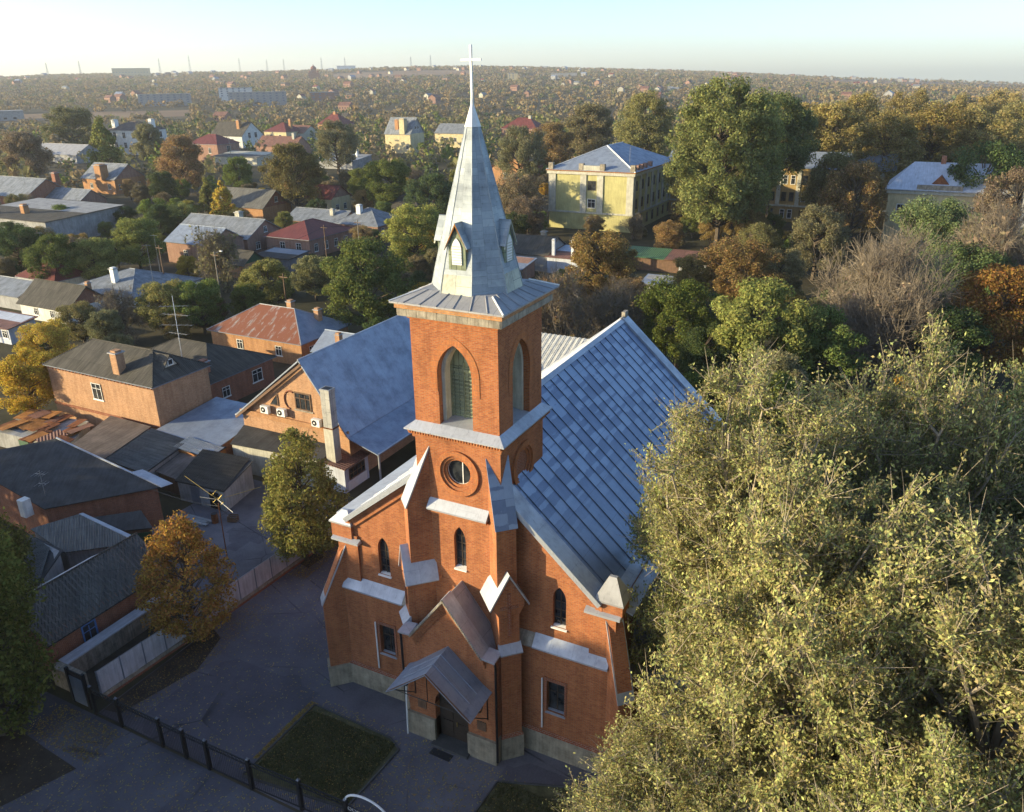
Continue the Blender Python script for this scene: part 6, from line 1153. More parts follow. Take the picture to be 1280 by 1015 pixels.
FAR=[(71,600,5.6,12),(-447,284,5.0,12),(-184,590,4.2,12),(19,290,5.9,17),(-215,546,4.9,11),(-275,379,3.7,7),(-16,339,4.5,12),(-113,548,5.2,13),(-306,239,4.3,10),(-391,463,4.9,12),(-60,460,4.5,11),(-367,339,3.7,7),(-286,430,3.8,8),(-58,531,5.3,14),(47,609,4.6,12),(-260,563,3.4,8),(-86,537,4.7,13),(-96,512,5.1,13),(-149,271,4.9,12),(-256,134,3.5,8),(-311,452,4.3,10),(-137,247,3.0,6),(-212,376,3.2,8),(-272,513,4.2,9),(-517,343,3.6,7),(-258,524,3.8,8),(-425,412,4.6,11),(-276,359,3.9,9),(-117,386,5.0,12),(-282,481,3.9,10),(-272,365,4.8,12),(-319,462,4.3,11),(-61,392,6.4,17),(-279,446,4.3,9),(-225,509,5.0,11),(-115,362,4.5,11),(-480,395,4.8,9),(-14,503,6.1,15),(-88,495,5.9,16),(-61,404,6.4,15),(-206,449,4.0,8),(36,517,5.6,14),(-310,475,3.3,8),(-378,477,4.5,9),(-79,390,5.7,16),(21,406,6.3,15),(-295,185,3.2,8),(-391,385,4.0,9),(-105,528,4.8,14),(-175,317,3.6,8),(-208,530,4.2,11),(-387,474,3.9,9),(56,577,5.7,13),(-75,413,4.5,13),(-439,391,3.7,8),(-230,529,4.2,8),(-515,285,3.2,6),(-425,329,3.5,8),(-305,386,3.7,8),(-356,355,3.2,8),(-164,528,5.6,15),(-262,392,3.8,9),(-444,394,3.0,6),(19,355,6.1,17),(-72,531,5.1,13),(27,494,6.5,19),(-504,289,3.5,9),(-115,290,4.9,11),(-187,522,4.2,8),(39,463,5.7,13),(-179,415,3.7,8),(-321,175,4.5,10),(-232,564,3.2,8),(-10,385,5.8,16),(-399,462,3.5,9),(-95,335,5.5,16),(-101,258,3.8,9),(-62,374,4.4,11),(-451,417,3.6,9),(-466,259,3.4,7),(6,397,5.7,17),(-152,505,4.9,14),(-418,224,4.0,9),(-276,323,3.3,8),(-472,371,4.0,9),(-206,516,3.5,7),(-474,274,4.7,9),(-62,549,5.8,13),(-469,335,3.3,6),(22,273,4.9,11),(10,283,5.5,16),(-238,143,3.6,7),(-246,196,4.3,9),(-138,311,3.8,8),(-81,263,4.4,11),(26,261,5.4,14),(67,488,4.2,11),(-324,430,4.4,11),(-194,196,3.6,9),(10,437,5.9,13),(-88,612,6.2,15),(-501,355,3.8,9),(-21,325,4.1,11),(12,457,6.5,15),(-83,416,4.4,13),(-133,327,3.7,7),(-173,595,4.1,11),(-175,324,4.4,11),(-329,506,3.6,8),(-52,401,5.1,14),(-22,335,6.4,15),(-412,305,3.1,7),(-49,345,5.4,15),(-542,297,3.2,6),(-9,461,5.7,15),(-349,465,3.2,8),(-204,174,3.1,6),(-117,262,3.3,8),(30,549,5.3,14),(-132,570,6.4,16),(-158,536,5.1,11),(-423,227,3.3,8),(-283,528,3.8,8),(-62,291,4.3,10),(-142,421,4.5,10),(-240,313,4.8,10),(29,329,5.8,13),(-402,345,3.9,9),(46,284,4.8,11),(-475,303,3.1,7),(-86,264,3.9,8),(-458,389,4.3,8),(45,547,6.0,13),(-391,270,4.1,10),(-425,403,4.1,9),(-41,340,5.9,14),(-86,436,5.8,15),(-125,454,4.8,12),(-176,507,4.2,10),(24,512,6.4,16),(-311,416,3.8,8),(-128,552,6.1,15),(-377,358,3.6,7),(60,569,4.7,12),(-213,330,3.6,9),(-299,189,3.2,8),(-377,485,4.8,12),(-416,277,4.6,9),(-422,257,3.2,7),(-73,608,5.6,14),(-132,544,4.3,11),(-35,496,6.0,14),(-30,390,4.8,14),(-517,293,3.5,9),(-119,488,5.0,13),(-177,308,3.5,8),(-36,345,6.0,18),(-305,194,3.3,7),(52,598,5.1,12),(-295,474,3.9,9),(-149,379,3.3,6),(-266,339,3.1,6),(65,447,6.1,13),(-245,320,3.6,7),(-1,506,4.9,11),(-39,545,4.1,10),(-37,404,5.8,14),(-282,356,3.9,10),(76,613,4.3,13),(-13,358,4.2,10),(1,455,5.7,13),(16,598,5.2,12),(-346,421,3.5,7),(-157,232,4.1,9),(-190,364,3.8,8),(-195,204,3.6,7),(-127,236,3.0,8),(-18,310,5.3,14),(-49,414,5.2,15),(39,580,5.8,16),(-187,417,4.2,9),(11,576,4.0,11),(-167,482,4.8,9),(-277,370,4.9,10),(-406,284,4.5,10),(-51,364,6.2,17),(-341,193,4.4,11),(-297,357,3.2,8),(-505,338,3.9,8),(-245,391,4.2,11),(-235,192,4.5,11),(-208,183,3.5,9),(-423,417,3.2,8),(-107,606,5.1,14),(-245,499,3.5,8),(-467,400,3.5,9),(66,611,6.1,17),(-5,580,4.0,9),(-254,482,4.8,12),(-101,442,5.6,15),(-115,408,4.1,12),(-30,546,5.1,12),(-147,207,3.5,7),(-168,519,4.8,12),(-66,285,4.0,11),(-143,581,5.5,16),(-28,613,6.5,17),(-311,402,3.0,7),(-356,506,3.5,8),(-208,224,3.8,8),(-274,422,4.6,10),(-179,189,4.8,10),(-145,472,5.5,13),(-269,550,3.5,9),(-381,210,4.3,9),(45,529,6.5,19),(-434,416,4.6,9),(-437,249,3.2,8),(-50,318,5.3,12),(-499,274,4.8,12),(-243,402,3.1,7),(-197,521,3.8,9),(-338,443,3.4,6),(-302,208,3.1,7),(-269,352,4.9,10),(-236,522,3.2,6),(-75,362,6.1,17),(-241,550,3.1,7),(-525,295,3.6,7),(-190,301,4.2,10),(-123,278,3.1,7),(-406,399,4.6,10),(-27,435,3.9,10),(-83,478,6.4,17),(-286,230,4.0,8),(-424,252,4.4,10),(-242,149,4.9,12),(-342,479,5.0,10),(73,546,4.4,10),(-393,251,4.3,9),(-106,306,4.3,11),(-474,329,3.6,7),(-265,502,4.8,12),(-30,577,4.5,11),(-24,285,5.1,15),(29,558,6.3,15),(-451,248,4.4,11),(-401,230,3.8,9),(8,552,5.1,13),(-14,286,5.4,14),(-165,284,3.1,6),(-161,248,3.3,8),(78,580,5.4,13),(-278,227,3.0,6),(21,573,4.3,9),(-384,395,4.2,9),(-398,386,4.7,11),(-98,367,4.7,11),(-460,323,4.5,9),(57,425,6.1,17),(-199,583,4.9,11),(-326,378,3.8,9),(-108,478,5.4,14),(-415,444,4.1,9),(-124,269,3.3,8),(-148,483,5.1,14),(-188,513,4.9,12),(-49,488,4.6,12),(-64,445,5.8,13),(-300,414,3.2,6),(-115,475,5.4,12),(-100,520,5.0,15),(29,343,4.4,12),(-146,307,5.0,10),(-124,436,5.1,12),(-236,423,4.1,10),(-150,354,4.7,9),(-243,459,3.6,7),(-194,312,3.8,9),(-419,384,5.0,11),(-383,369,4.7,10),(-308,498,3.8,9),(-188,440,4.1,11),(-473,286,5.0,10),(-1,286,4.6,10),(-157,305,4.7,9),(48,505,5.7,13),(-202,373,3.2,8),(-361,296,4.0,10),(-130,363,3.2,7),(-155,312,4.4,9),(-183,500,4.5,12),(-304,172,4.3,8),(-35,383,5.1,12),(-91,477,6.1,17),(-28,377,4.2,10),(-322,513,4.6,12),(-44,455,5.2,13),(-76,311,6.3,17),(-169,366,3.7,8),(-45,329,4.6,11),(-122,355,3.9,9),(-33,446,5.3,12),(-242,206,3.3,6),(-133,531,4.0,11),(-219,191,4.6,11),(-162,331,4.6,11),(-379,298,3.1,6),(-158,453,3.9,9),(-131,476,5.0,14),(-72,300,4.5,12),(-154,463,3.9,8),(-315,526,3.9,9),(-3,406,5.0,13),(-292,378,3.0,6),(-46,615,4.6,10),(-14,532,6.1,14),(-409,246,3.8,8),(-393,415,4.3,9),(-340,178,4.2,10),(-295,451,4.9,12),(22,499,4.4,11),(-184,330,3.9,8),(-408,291,3.5,7),(-188,564,4.3,9),(-133,595,4.4,12),(-197,269,3.8,8),(-343,249,3.8,7),(28,619,5.7,16),(2,470,5.5,13),(-390,354,4.2,9),(71,529,4.1,10),(-248,482,4.4,10),(-277,136,3.4,7),(-54,479,4.3,10),(-27,398,5.2,14),(-488,309,3.9,9),(-297,162,4.9,12),(-247,570,4.5,10),(-265,487,3.6,9),(-164,262,4.2,9),(-252,394,4.1,8),(-357,498,3.8,9),(-130,232,3.5,8),(-8,513,5.6,13),(-479,379,4.0,9),(-69,267,5.6,13),(-330,511,3.9,10),(-257,452,4.5,11),(-355,194,4.5,11),(-427,276,4.5,9),(-169,540,5.6,12),(-61,420,4.2,9),(9,445,5.5,13),(-40,357,3.9,9),(-36,299,5.6,16),(-248,495,5.0,11),(-427,431,4.8,12),(-78,332,5.0,12),(-237,305,4.5,10),(-364,190,4.6,11),(-46,577,4.1,10),(-133,223,3.1,6),(-157,294,3.7,9),(-371,377,4.2,9),(-423,354,4.2,10),(-234,514,4.8,12),(-259,193,3.2,8),(51,434,6.0,16),(-398,431,3.0,8),(-37,429,5.1,15),(-143,259,4.3,8),(-262,146,4.6,12),(-248,544,3.2,8),(-37,475,5.5,15),(-285,193,3.2,7),(-173,472,3.8,8),(-61,322,4.9,13),(-499,288,3.8,8),(-181,576,4.4,11),(-192,433,3.4,8),(-74,396,4.0,12),(-148,252,4.9,10),(-134,317,4.3,9),(-114,345,3.5,7),(19,539,6.0,17),(-198,473,3.5,7),(-271,137,4.2,8),(-215,398,3.5,9),(-267,526,4.6,10),(-50,552,4.8,13),(-335,252,3.8,8),(-393,374,4.0,10),(-114,538,6.3,17),(-204,482,4.1,10),(-313,247,4.0,8),(-151,519,3.9,9),(-293,418,4.4,10),(-61,308,6.4,15),(-157,485,5.5,14),(-136,554,6.0,18),(-227,186,3.5,9),(-449,401,4.0,10),(-250,183,3.5,8),(-477,318,4.0,10),(-171,384,4.6,9),(-56,587,5.8,14),(66,471,4.1,9),(-31,459,5.4,15),(-223,175,4.2,10),(-267,151,3.6,8),(-331,247,3.1,7),(-173,584,6.3,14),(51,513,6.4,15),(-392,228,4.1,8),(-332,420,3.0,8),(-97,551,4.2,11),(-132,292,3.2,7),(-258,320,3.4,8),(-325,274,3.4,7),(-303,490,4.6,10),(-152,257,3.5,7),(-322,260,4.2,8),(33,536,4.2,10),(-448,382,3.6,7),(-490,316,3.9,8),(-192,587,4.0,9),(46,269,4.7,13),(-226,428,4.1,10),(-332,471,4.7,10),(-164,255,4.2,8),(-162,395,4.5,10),(-446,431,4.5,9),(-490,333,4.8,12),(-27,421,5.8,15),(-532,301,4.1,10),(-44,302,5.7,15),(54,623,6.1,18),(-79,542,4.1,10),(-400,249,4.8,10),(-329,186,4.1,9),(-54,276,5.5,14),(-20,371,4.7,12),(-122,400,4.2,10),(17,489,4.6,11),(-381,343,3.2,6),(3,592,4.6,11),(-360,212,3.7,8),(-130,499,5.5,16),(-294,520,4.6,9),(-127,489,4.0,10),(-368,495,3.6,9),(-99,493,5.2,14),(-305,307,3.6,7),(-463,275,3.2,7),(-54,619,5.6,16),(-156,321,3.0,7),(-352,303,3.2,6),(24,360,3.9,9),(-159,414,4.9,11),(-137,228,4.7,11),(6,452,3.9,10),(-243,533,4.5,11),(-105,468,6.1,17),(10,354,5.9,14),(-80,325,5.5,13),(-452,391,4.7,12),(-251,375,3.5,9),(43,409,4.0,12),(-37,262,6.4,16),(-278,417,3.1,8),(-24,472,4.0,9),(-8,371,4.0,9),(-250,346,4.7,12),(-47,371,4.8,14),(-460,259,3.9,9),(-174,422,4.4,10),(-8,482,5.7,13),(-110,505,5.5,13),(-266,416,4.4,11),(-217,284,3.5,9),(-261,520,3.3,7),(-171,244,3.9,9),(-254,560,3.3,7),(-229,477,3.8,9),(-97,429,5.4,12),(-403,257,4.5,9),(-147,402,3.5,9),(-144,379,4.3,10),(-316,515,3.7,9),(-117,269,4.8,12),(-179,542,5.2,13),(-176,288,4.7,11),(-39,618,5.3,14),(43,446,6.1,14),(-135,580,4.8,13),(37,604,5.1,13),(-129,526,4.1,11),(-100,376,4.3,11),(-114,432,4.4,12),(29,605,4.1,12),(-107,328,4.1,9),(-144,453,5.9,16),(-11,542,5.1,14),(-316,407,3.7,7),(-312,511,4.2,9),(-513,326,4.4,9),(-284,387,3.6,8),(-69,493,5.1,12),(-509,335,3.6,8),(-338,285,4.7,10),(-128,296,4.5,11),(64,428,5.2,15),(-170,234,4.4,11),(12,474,5.9,15),(-233,485,3.2,8),(-123,244,3.6,8),(-366,374,3.4,7),(-221,342,4.0,10),(-441,433,3.6,8),(-295,404,5.0,11),(-132,342,4.1,10),(38,405,5.5,15),(-379,322,4.1,11),(-171,197,3.6,8),(-147,538,4.2,12),(-230,542,4.0,9),(49,497,5.5,15),(28,464,5.9,15),(-123,264,3.9,9),(39,394,5.2,15),(29,385,5.3,14),(-338,188,3.7,7),(-452,275,4.8,10),(48,402,4.0,9),(-125,577,4.6,12),(-185,377,3.5,8),(3,524,4.6,12),(-337,498,3.8,10),(-118,463,4.6,11),(-256,211,4.5,11),(-431,426,4.3,10),(-416,268,3.5,8),(-4,426,6.0,14),(-252,416,3.2,8),(-127,394,4.1,12),(-134,602,4.2,12),(-223,402,3.4,7),(-186,548,4.5,11),(-169,401,3.6,9),(-264,357,4.8,9),(-529,325,4.7,10),(-115,356,4.8,11),(-68,316,5.8,17),(-98,535,5.1,14),(-60,271,6.2,15),(-168,293,4.7,9),(52,536,4.3,10),(-284,333,3.7,9),(52,318,4.3,12),(-466,367,4.3,10),(70,560,4.3,10),(-281,320,3.4,8),(-102,233,3.3,7),(-51,516,5.8,15),(-228,518,4.8,11),(-179,442,4.1,10),(-457,360,4.4,10),(-372,237,4.8,12),(-197,506,3.2,7),(-357,207,3.8,8),(-390,215,3.3,8),(-365,329,3.9,8),(-98,470,4.9,11),(-263,528,3.1,6),(-255,163,3.4,7),(11,336,4.8,12),(-444,348,4.0,8),(57,469,5.4,13),(-231,460,4.0,9),(-456,313,3.5,9),(-2,354,4.6,13),(-80,350,4.3,10),(-455,330,3.8,8),(-398,305,3.7,10),(-203,403,3.1,6),(-90,297,4.3,10),(-284,286,4.1,9),(-268,186,4.3,9),(-418,322,3.2,6),(-237,531,3.0,7),(-390,338,4.7,9),(-172,448,3.4,9),(-407,274,4.5,9),(-6,534,5.6,12),(3,292,6.1,15),(-26,605,4.2,12),(-51,470,5.4,14),(-306,537,4.5,9),(-167,597,5.8,14),(13,562,5.1,13),(-133,462,6.1,15),(-187,283,3.3,7),(-99,458,4.2,10),(-127,272,3.5,7),(58,377,5.8,15),(-492,370,3.8,9),(-382,413,3.5,9),(-239,564,3.1,8),(-66,341,6.5,18),(33,273,4.7,12),(-419,299,4.6,11),(-139,502,6.4,18),(-332,427,3.0,8),(-348,292,3.0,6),(-265,328,3.5,9),(-424,370,4.6,11),(-450,257,3.2,8),(-484,335,3.4,7),(-365,367,3.9,9),(-474,384,4.6,9),(-282,547,3.7,9),(43,387,4.8,12),(-69,574,4.4,12),(-315,441,3.8,8),(-332,391,4.6,9),(-447,331,4.7,12),(-362,219,3.4,7),(-249,423,4.1,10),(-378,269,3.5,7),(-280,148,4.8,11),(-84,449,5.4,15),(-201,209,3.5,8),(-379,236,3.3,6),(-71,275,6.4,17),(-108,337,5.2,13),(47,376,5.1,14),(-173,361,3.1,7),(39,591,5.1,12),(-487,320,3.8,7),(-77,566,6.3,15),(-115,566,5.3,14),(-275,496,4.9,12),(-331,478,3.7,8),(-126,510,5.5,14),(-21,548,4.5,13),(-268,226,4.1,10),(-393,432,3.0,8),(-344,495,4.3,8),(-189,575,6.4,18),(-194,442,3.4,7),(-116,280,3.5,7),(58,552,6.4,15),(-253,501,4.1,10),(-123,484,4.7,12),(-144,222,3.8,8),(-393,220,4.9,11),(-153,360,4.2,9),(-287,490,4.8,12),(-431,320,4.4,11),(32,530,5.7,15),(-73,482,5.3,15),(-163,291,4.3,8),(-243,441,3.9,9),(-21,415,5.3,13),(-85,470,6.1,17),(-395,368,3.0,6),(-131,268,3.2,7),(-289,471,4.7,10),(-266,182,3.6,9),(-466,405,3.5,9),(-162,592,4.5,12),(-100,306,3.9,8),(-125,598,4.0,12),(-14,523,5.9,14),(-405,351,4.1,8),(-204,494,3.2,8),(-62,601,5.1,13),(-190,453,3.4,7),(-469,355,3.8,10),(-18,591,4.4,13),(-11,344,4.4,11),(-11,566,4.9,12),(-268,398,3.0,7),(14,341,5.0,15),(-522,316,3.1,6),(-244,468,4.2,9),(-433,262,3.4,8),(-115,314,4.1,10),(-141,266,4.5,12),(-48,566,4.7,13),(-44,428,5.6,17),(-37,604,4.2,11),(43,538,4.8,13),(-134,451,4.1,11),(-23,488,6.1,17),(-175,399,3.6,7),(-522,306,3.7,9),(-449,357,5.0,10),(-288,358,3.0,6),(-63,384,4.4,11),(-173,251,3.2,8),(-231,301,3.1,8),(-310,171,3.7,9),(-74,593,4.5,13),(-149,346,3.5,7),(-378,363,3.4,7),(-84,547,5.1,14),(-149,397,4.4,10),(-391,394,4.6,10),(-216,164,4.1,10),(-113,521,5.8,15),(-131,306,3.6,7),(2,608,5.4,14),(-393,478,3.9,9),(-125,381,3.1,8),(21,314,6.1,17),(-433,345,4.1,8),(-42,551,4.4,11),(-68,295,5.7,13),(-370,435,3.3,6),(-281,234,4.0,10),(-456,413,4.3,9),(-423,390,3.5,7),(-410,368,4.5,12),(-200,528,3.2,8),(-234,439,4.5,9),(25,431,6.2,16),(-406,455,3.7,7),(-256,535,4.1,9),(-79,291,4.0,10),(-209,292,3.4,7),(9,312,5.0,12),(-332,448,3.7,7),(53,348,5.2,13),(-198,450,3.9,10),(-235,296,3.9,8),(66,478,4.5,13),(-275,523,3.7,7),(3,492,4.9,12),(-465,342,4.1,10),(-34,528,6.0,17),(-310,504,3.1,6),(-312,480,4.3,11),(-362,353,3.3,7),(-44,408,5.0,15),(-466,380,3.7,8),(-154,434,4.4,9),(0,462,4.5,11),(-193,265,4.4,10),(3,257,4.0,11),(-2,555,4.0,10),(-448,367,3.3,8),(-303,156,3.4,7),(-172,413,4.7,10),(-368,421,3.7,8),(-219,395,4.1,10),(50,360,4.4,11),(-386,401,3.2,7),(-182,353,3.7,8),(-136,276,4.5,10),(-337,200,3.9,9),(-492,286,3.1,8),(-24,346,4.7,12),(-85,237,3.9,8),(-258,310,3.7,8),(39,335,4.4,12),(-481,367,4.5,11),(47,419,4.3,11),(-260,558,4.8,10),(-62,541,4.5,12),(-390,279,3.1,8),(-14,618,4.4,12),(-15,261,5.7,16),(-163,299,3.3,7),(-155,277,3.3,8),(-117,604,4.1,10),(-105,404,5.2,14),(-332,297,4.8,9),(-438,299,3.6,8),(63,535,5.4,14),(-390,325,4.1,8),(-71,581,4.9,12),(-376,242,4.7,10),(-145,319,3.5,7),(58,457,5.4,14),(65,578,6.3,14),(-402,338,4.9,12),(-152,339,3.4,7),(-424,294,3.0,7),(-95,453,5.5,14),(-372,314,3.1,6),(48,456,5.7,17),(-397,402,3.9,8),(-114,324,4.5,10),(-226,561,4.0,8),(-301,181,4.1,9),(-92,561,6.3,18),(-483,341,3.0,6),(-382,443,4.1,9),(-123,426,6.3,14),(-76,438,5.9,16),(-203,557,4.2,9),(53,446,5.4,13),(62,514,5.7,16),(-379,317,3.5,7),(-21,528,4.6,11),(-265,176,3.1,7),(-419,315,3.6,9),(-36,280,6.1,16),(-182,300,3.2,7),(-384,437,3.7,7),(-119,442,6.2,16),(-205,524,4.6,11),(-263,203,4.2,9),(-446,301,3.1,8),(-149,531,5.5,13),(-172,282,4.4,10),(-413,237,4.9,10),(-19,434,6.4,16),(-232,277,3.0,6),(-9,596,6.1,15),(60,419,4.0,10),(-54,420,5.7,17),(-484,302,4.3,10),(-53,457,4.1,10),(-363,321,4.1,9),(-178,512,3.0,6),(-77,599,5.0,13),(-208,217,3.5,9),(-320,406,3.0,7),(-309,222,3.9,8),(-26,592,5.1,13),(46,332,4.5,12),(-330,264,3.4,8),(-310,438,3.4,9),(-444,381,3.3,7),(52,296,4.8,12),(-131,250,4.1,8),(-83,297,6.3,19),(-297,244,3.2,6),(-419,338,4.9,9),(-145,569,6.1,14),(-453,386,3.8,8),(-340,459,4.9,12),(-423,434,3.3,8),(-20,446,5.0,13),(23,546,4.3,10),(-367,212,3.5,8),(-141,285,4.3,8),(-495,339,4.0,10),(-75,463,6.5,18),(-247,284,4.1,10),(1,621,5.9,16),(-225,576,4.2,8),(-239,415,3.4,9),(3,424,5.9,16),(-340,293,4.4,11),(-10,304,5.5,15),(-150,211,3.1,8),(-141,358,3.6,9),(27,539,4.9,11),(-131,255,3.3,7),(-187,289,4.8,9),(-316,290,3.4,7),(-449,425,4.5,10),(-104,240,3.3,8),(-91,511,4.0,12),(-50,357,4.2,11),(-338,437,3.5,8),(-170,223,3.0,8),(-205,573,4.0,9),(-10,442,5.6,16),(-412,406,4.7,12),(-494,302,3.4,8),(-221,298,4.9,12),(-275,200,4.6,10),(-189,540,4.7,11),(-126,286,4.9,10),(-429,332,3.7,8),(10,519,4.8,12),(-432,407,4.8,12),(-90,306,4.3,11),(-69,378,4.0,10),(43,297,4.7,11),(-46,443,4.9,14),(-141,589,6.2,16),(-35,354,5.5,14),(-537,306,4.7,9),(-91,362,4.0,11),(-22,403,5.5,13),(-399,220,3.9,8),(-163,515,4.3,12),(-81,499,5.1,11),(-363,252,3.6,8),(-102,591,4.2,10),(-459,263,3.3,8),(-279,338,4.6,12),(-177,271,4.2,10),(-516,300,4.1,9),(-338,270,3.9,8),(-285,222,4.5,11),(-253,527,4.3,9),(-411,262,4.7,10),(-159,317,3.1,7),(-52,504,4.8,13),(-84,404,6.5,15),(-428,296,3.3,7),(-26,454,6.4,17),(-223,169,4.0,9),(-221,261,4.3,11),(-114,244,3.4,8),(-60,562,4.8,14),(-149,441,3.1,6),(-190,280,3.7,8),(-193,218,4.9,10),(-6,413,4.1,11),(-20,621,5.7,14),(-429,305,4.1,9),(-389,449,3.8,9),(-232,449,4.2,9),(12,363,4.8,11),(-161,223,4.4,9),(-392,349,4.3,8),(-414,346,3.8,10),(-376,429,3.7,10),(-276,218,4.1,8),(-354,306,3.2,7),(9,328,5.1,14),(-36,288,4.7,14),(-74,502,5.3,15),(-233,313,4.3,8),(-307,247,3.4,7),(-99,247,3.8,9),(-209,344,3.0,8),(-204,170,3.8,7),(-234,286,5.0,10),(-312,161,3.7,8),(-263,135,3.4,7),(-297,494,4.2,9),(45,585,6.0,16),(59,599,4.3,9),(-444,319,4.7,11),(6,464,4.0,9),(-241,176,3.5,7),(-87,371,5.8,15),(-132,469,5.7,14),(-179,381,4.2,8),(-184,346,4.3,11),(-466,267,4.8,12),(-3,313,6.3,18),(-403,449,4.3,10),(-359,478,4.6,12),(-316,402,3.2,7),(-247,144,3.4,7),(-344,212,3.3,8),(-90,418,4.5,12),(-209,328,3.5,7),(38,433,5.7,17),(-287,343,4.2,11),(-134,237,3.3,7),(-59,573,6.2,14),(-218,505,3.5,9),(-104,566,6.4,19),(-319,272,3.5,9),(-65,469,4.6,13),(-240,210,3.8,8),(-217,239,3.0,7),(36,480,6.3,17),(74,513,5.4,13),(-142,559,6.2,17),(-370,371,3.7,9),(52,384,6.3,15),(-107,582,4.3,10),(-433,290,4.4,9),(-405,214,3.7,9),(-362,500,3.0,8),(-172,378,3.2,7),(-173,514,3.4,7),(-166,374,3.9,9),(-414,438,3.7,9),(6,510,4.2,10),(-88,387,4.2,11),(-356,272,3.6,7),(-310,374,4.1,9),(-33,294,4.1,11),(0,540,5.0,13),(-141,409,4.9,10),(-324,300,3.6,7),(-34,589,4.3,12),(-157,443,4.3,10),(-224,281,4.1,10),(-407,361,3.4,8),(-3,569,4.3,10),(-473,365,3.1,7),(-136,242,3.2,8),(-500,326,3.7,10),(-287,412,4.2,9),(-499,301,4.1,11),(-182,198,3.8,9),(-11,351,4.2,10),(-300,431,4.7,9),(-275,152,3.9,8),(-274,338,3.5,8),(-78,419,4.2,10),(-386,235,3.8,8),(-221,355,3.3,6),(-248,165,3.4,7),(-190,205,4.8,10),(-298,517,5.0,13),(-326,486,4.6,11),(-12,430,6.1,15),(44,426,5.1,14),(-288,241,3.9,9),(-334,515,3.1,6),(-226,491,4.2,11),(-316,241,3.8,10),(-220,550,4.5,9),(-350,296,4.2,10),(12,496,4.5,13),(-70,425,4.7,14),(-363,482,3.7,7),(-322,316,3.1,6),(1,443,4.5,11),(-511,308,3.6,8),(-161,350,5.0,10),(35,417,4.9,13),(-96,582,3.9,10),(-359,491,4.2,11),(-331,220,3.0,6),(-344,465,3.5,9),(57,331,4.6,11),(1,582,5.2,14),(-371,480,4.9,11),(-154,411,4.9,12),(-183,534,3.1,7),(-351,498,4.4,11),(-68,555,4.5,12),(-258,433,3.1,6),(17,417,5.1,12),(20,587,4.4,10),(-97,243,3.6,9),(-414,296,3.2,8),(-384,262,3.7,7),(-29,477,4.0,12),(-289,527,3.9,10),(-280,408,4.5,11),(-160,240,4.5,9),(-419,344,3.5,9),(-372,387,4.0,10),(-185,480,4.9,11),(-280,385,3.3,7),(-207,378,4.3,9),(-217,289,3.1,7),(21,481,5.6,14),(32,265,5.1,11),(-29,338,4.6,12),(-122,290,3.0,6),(-199,535,3.9,10),(-290,195,3.5,7),(-117,297,3.5,8),(11,380,4.4,12),(-37,334,4.2,11),(-60,347,5.7,16),(-152,456,4.8,11),(-157,258,4.4,10),(-299,279,4.5,9),(-220,543,3.6,8),(2,435,5.9,15),(-31,553,4.6,11),(29,445,4.5,10),(-165,435,3.1,8),(-359,469,3.8,9),(-472,402,4.7,11),(-177,197,4.6,11),(-209,164,3.0,6),(-355,322,3.2,8),(-33,370,5.8,13),(-5,256,5.0,12),(-263,482,4.2,9),(-303,204,3.3,7),(-167,467,3.8,9),(-57,285,4.3,10),(-248,528,3.5,7),(-107,443,3.9,11),(-267,516,4.3,9),(-385,411,3.1,7),(63,543,4.3,10),(-195,295,3.9,8),(-142,347,4.3,9),(-312,427,4.3,10),(-290,283,3.5,7),(-262,547,4.2,9),(-234,394,4.0,9),(-54,567,4.8,11),(-487,362,4.5,10),(9,612,4.5,12),(74,540,5.5,15),(-299,437,4.9,12),(-93,267,4.0,9)]

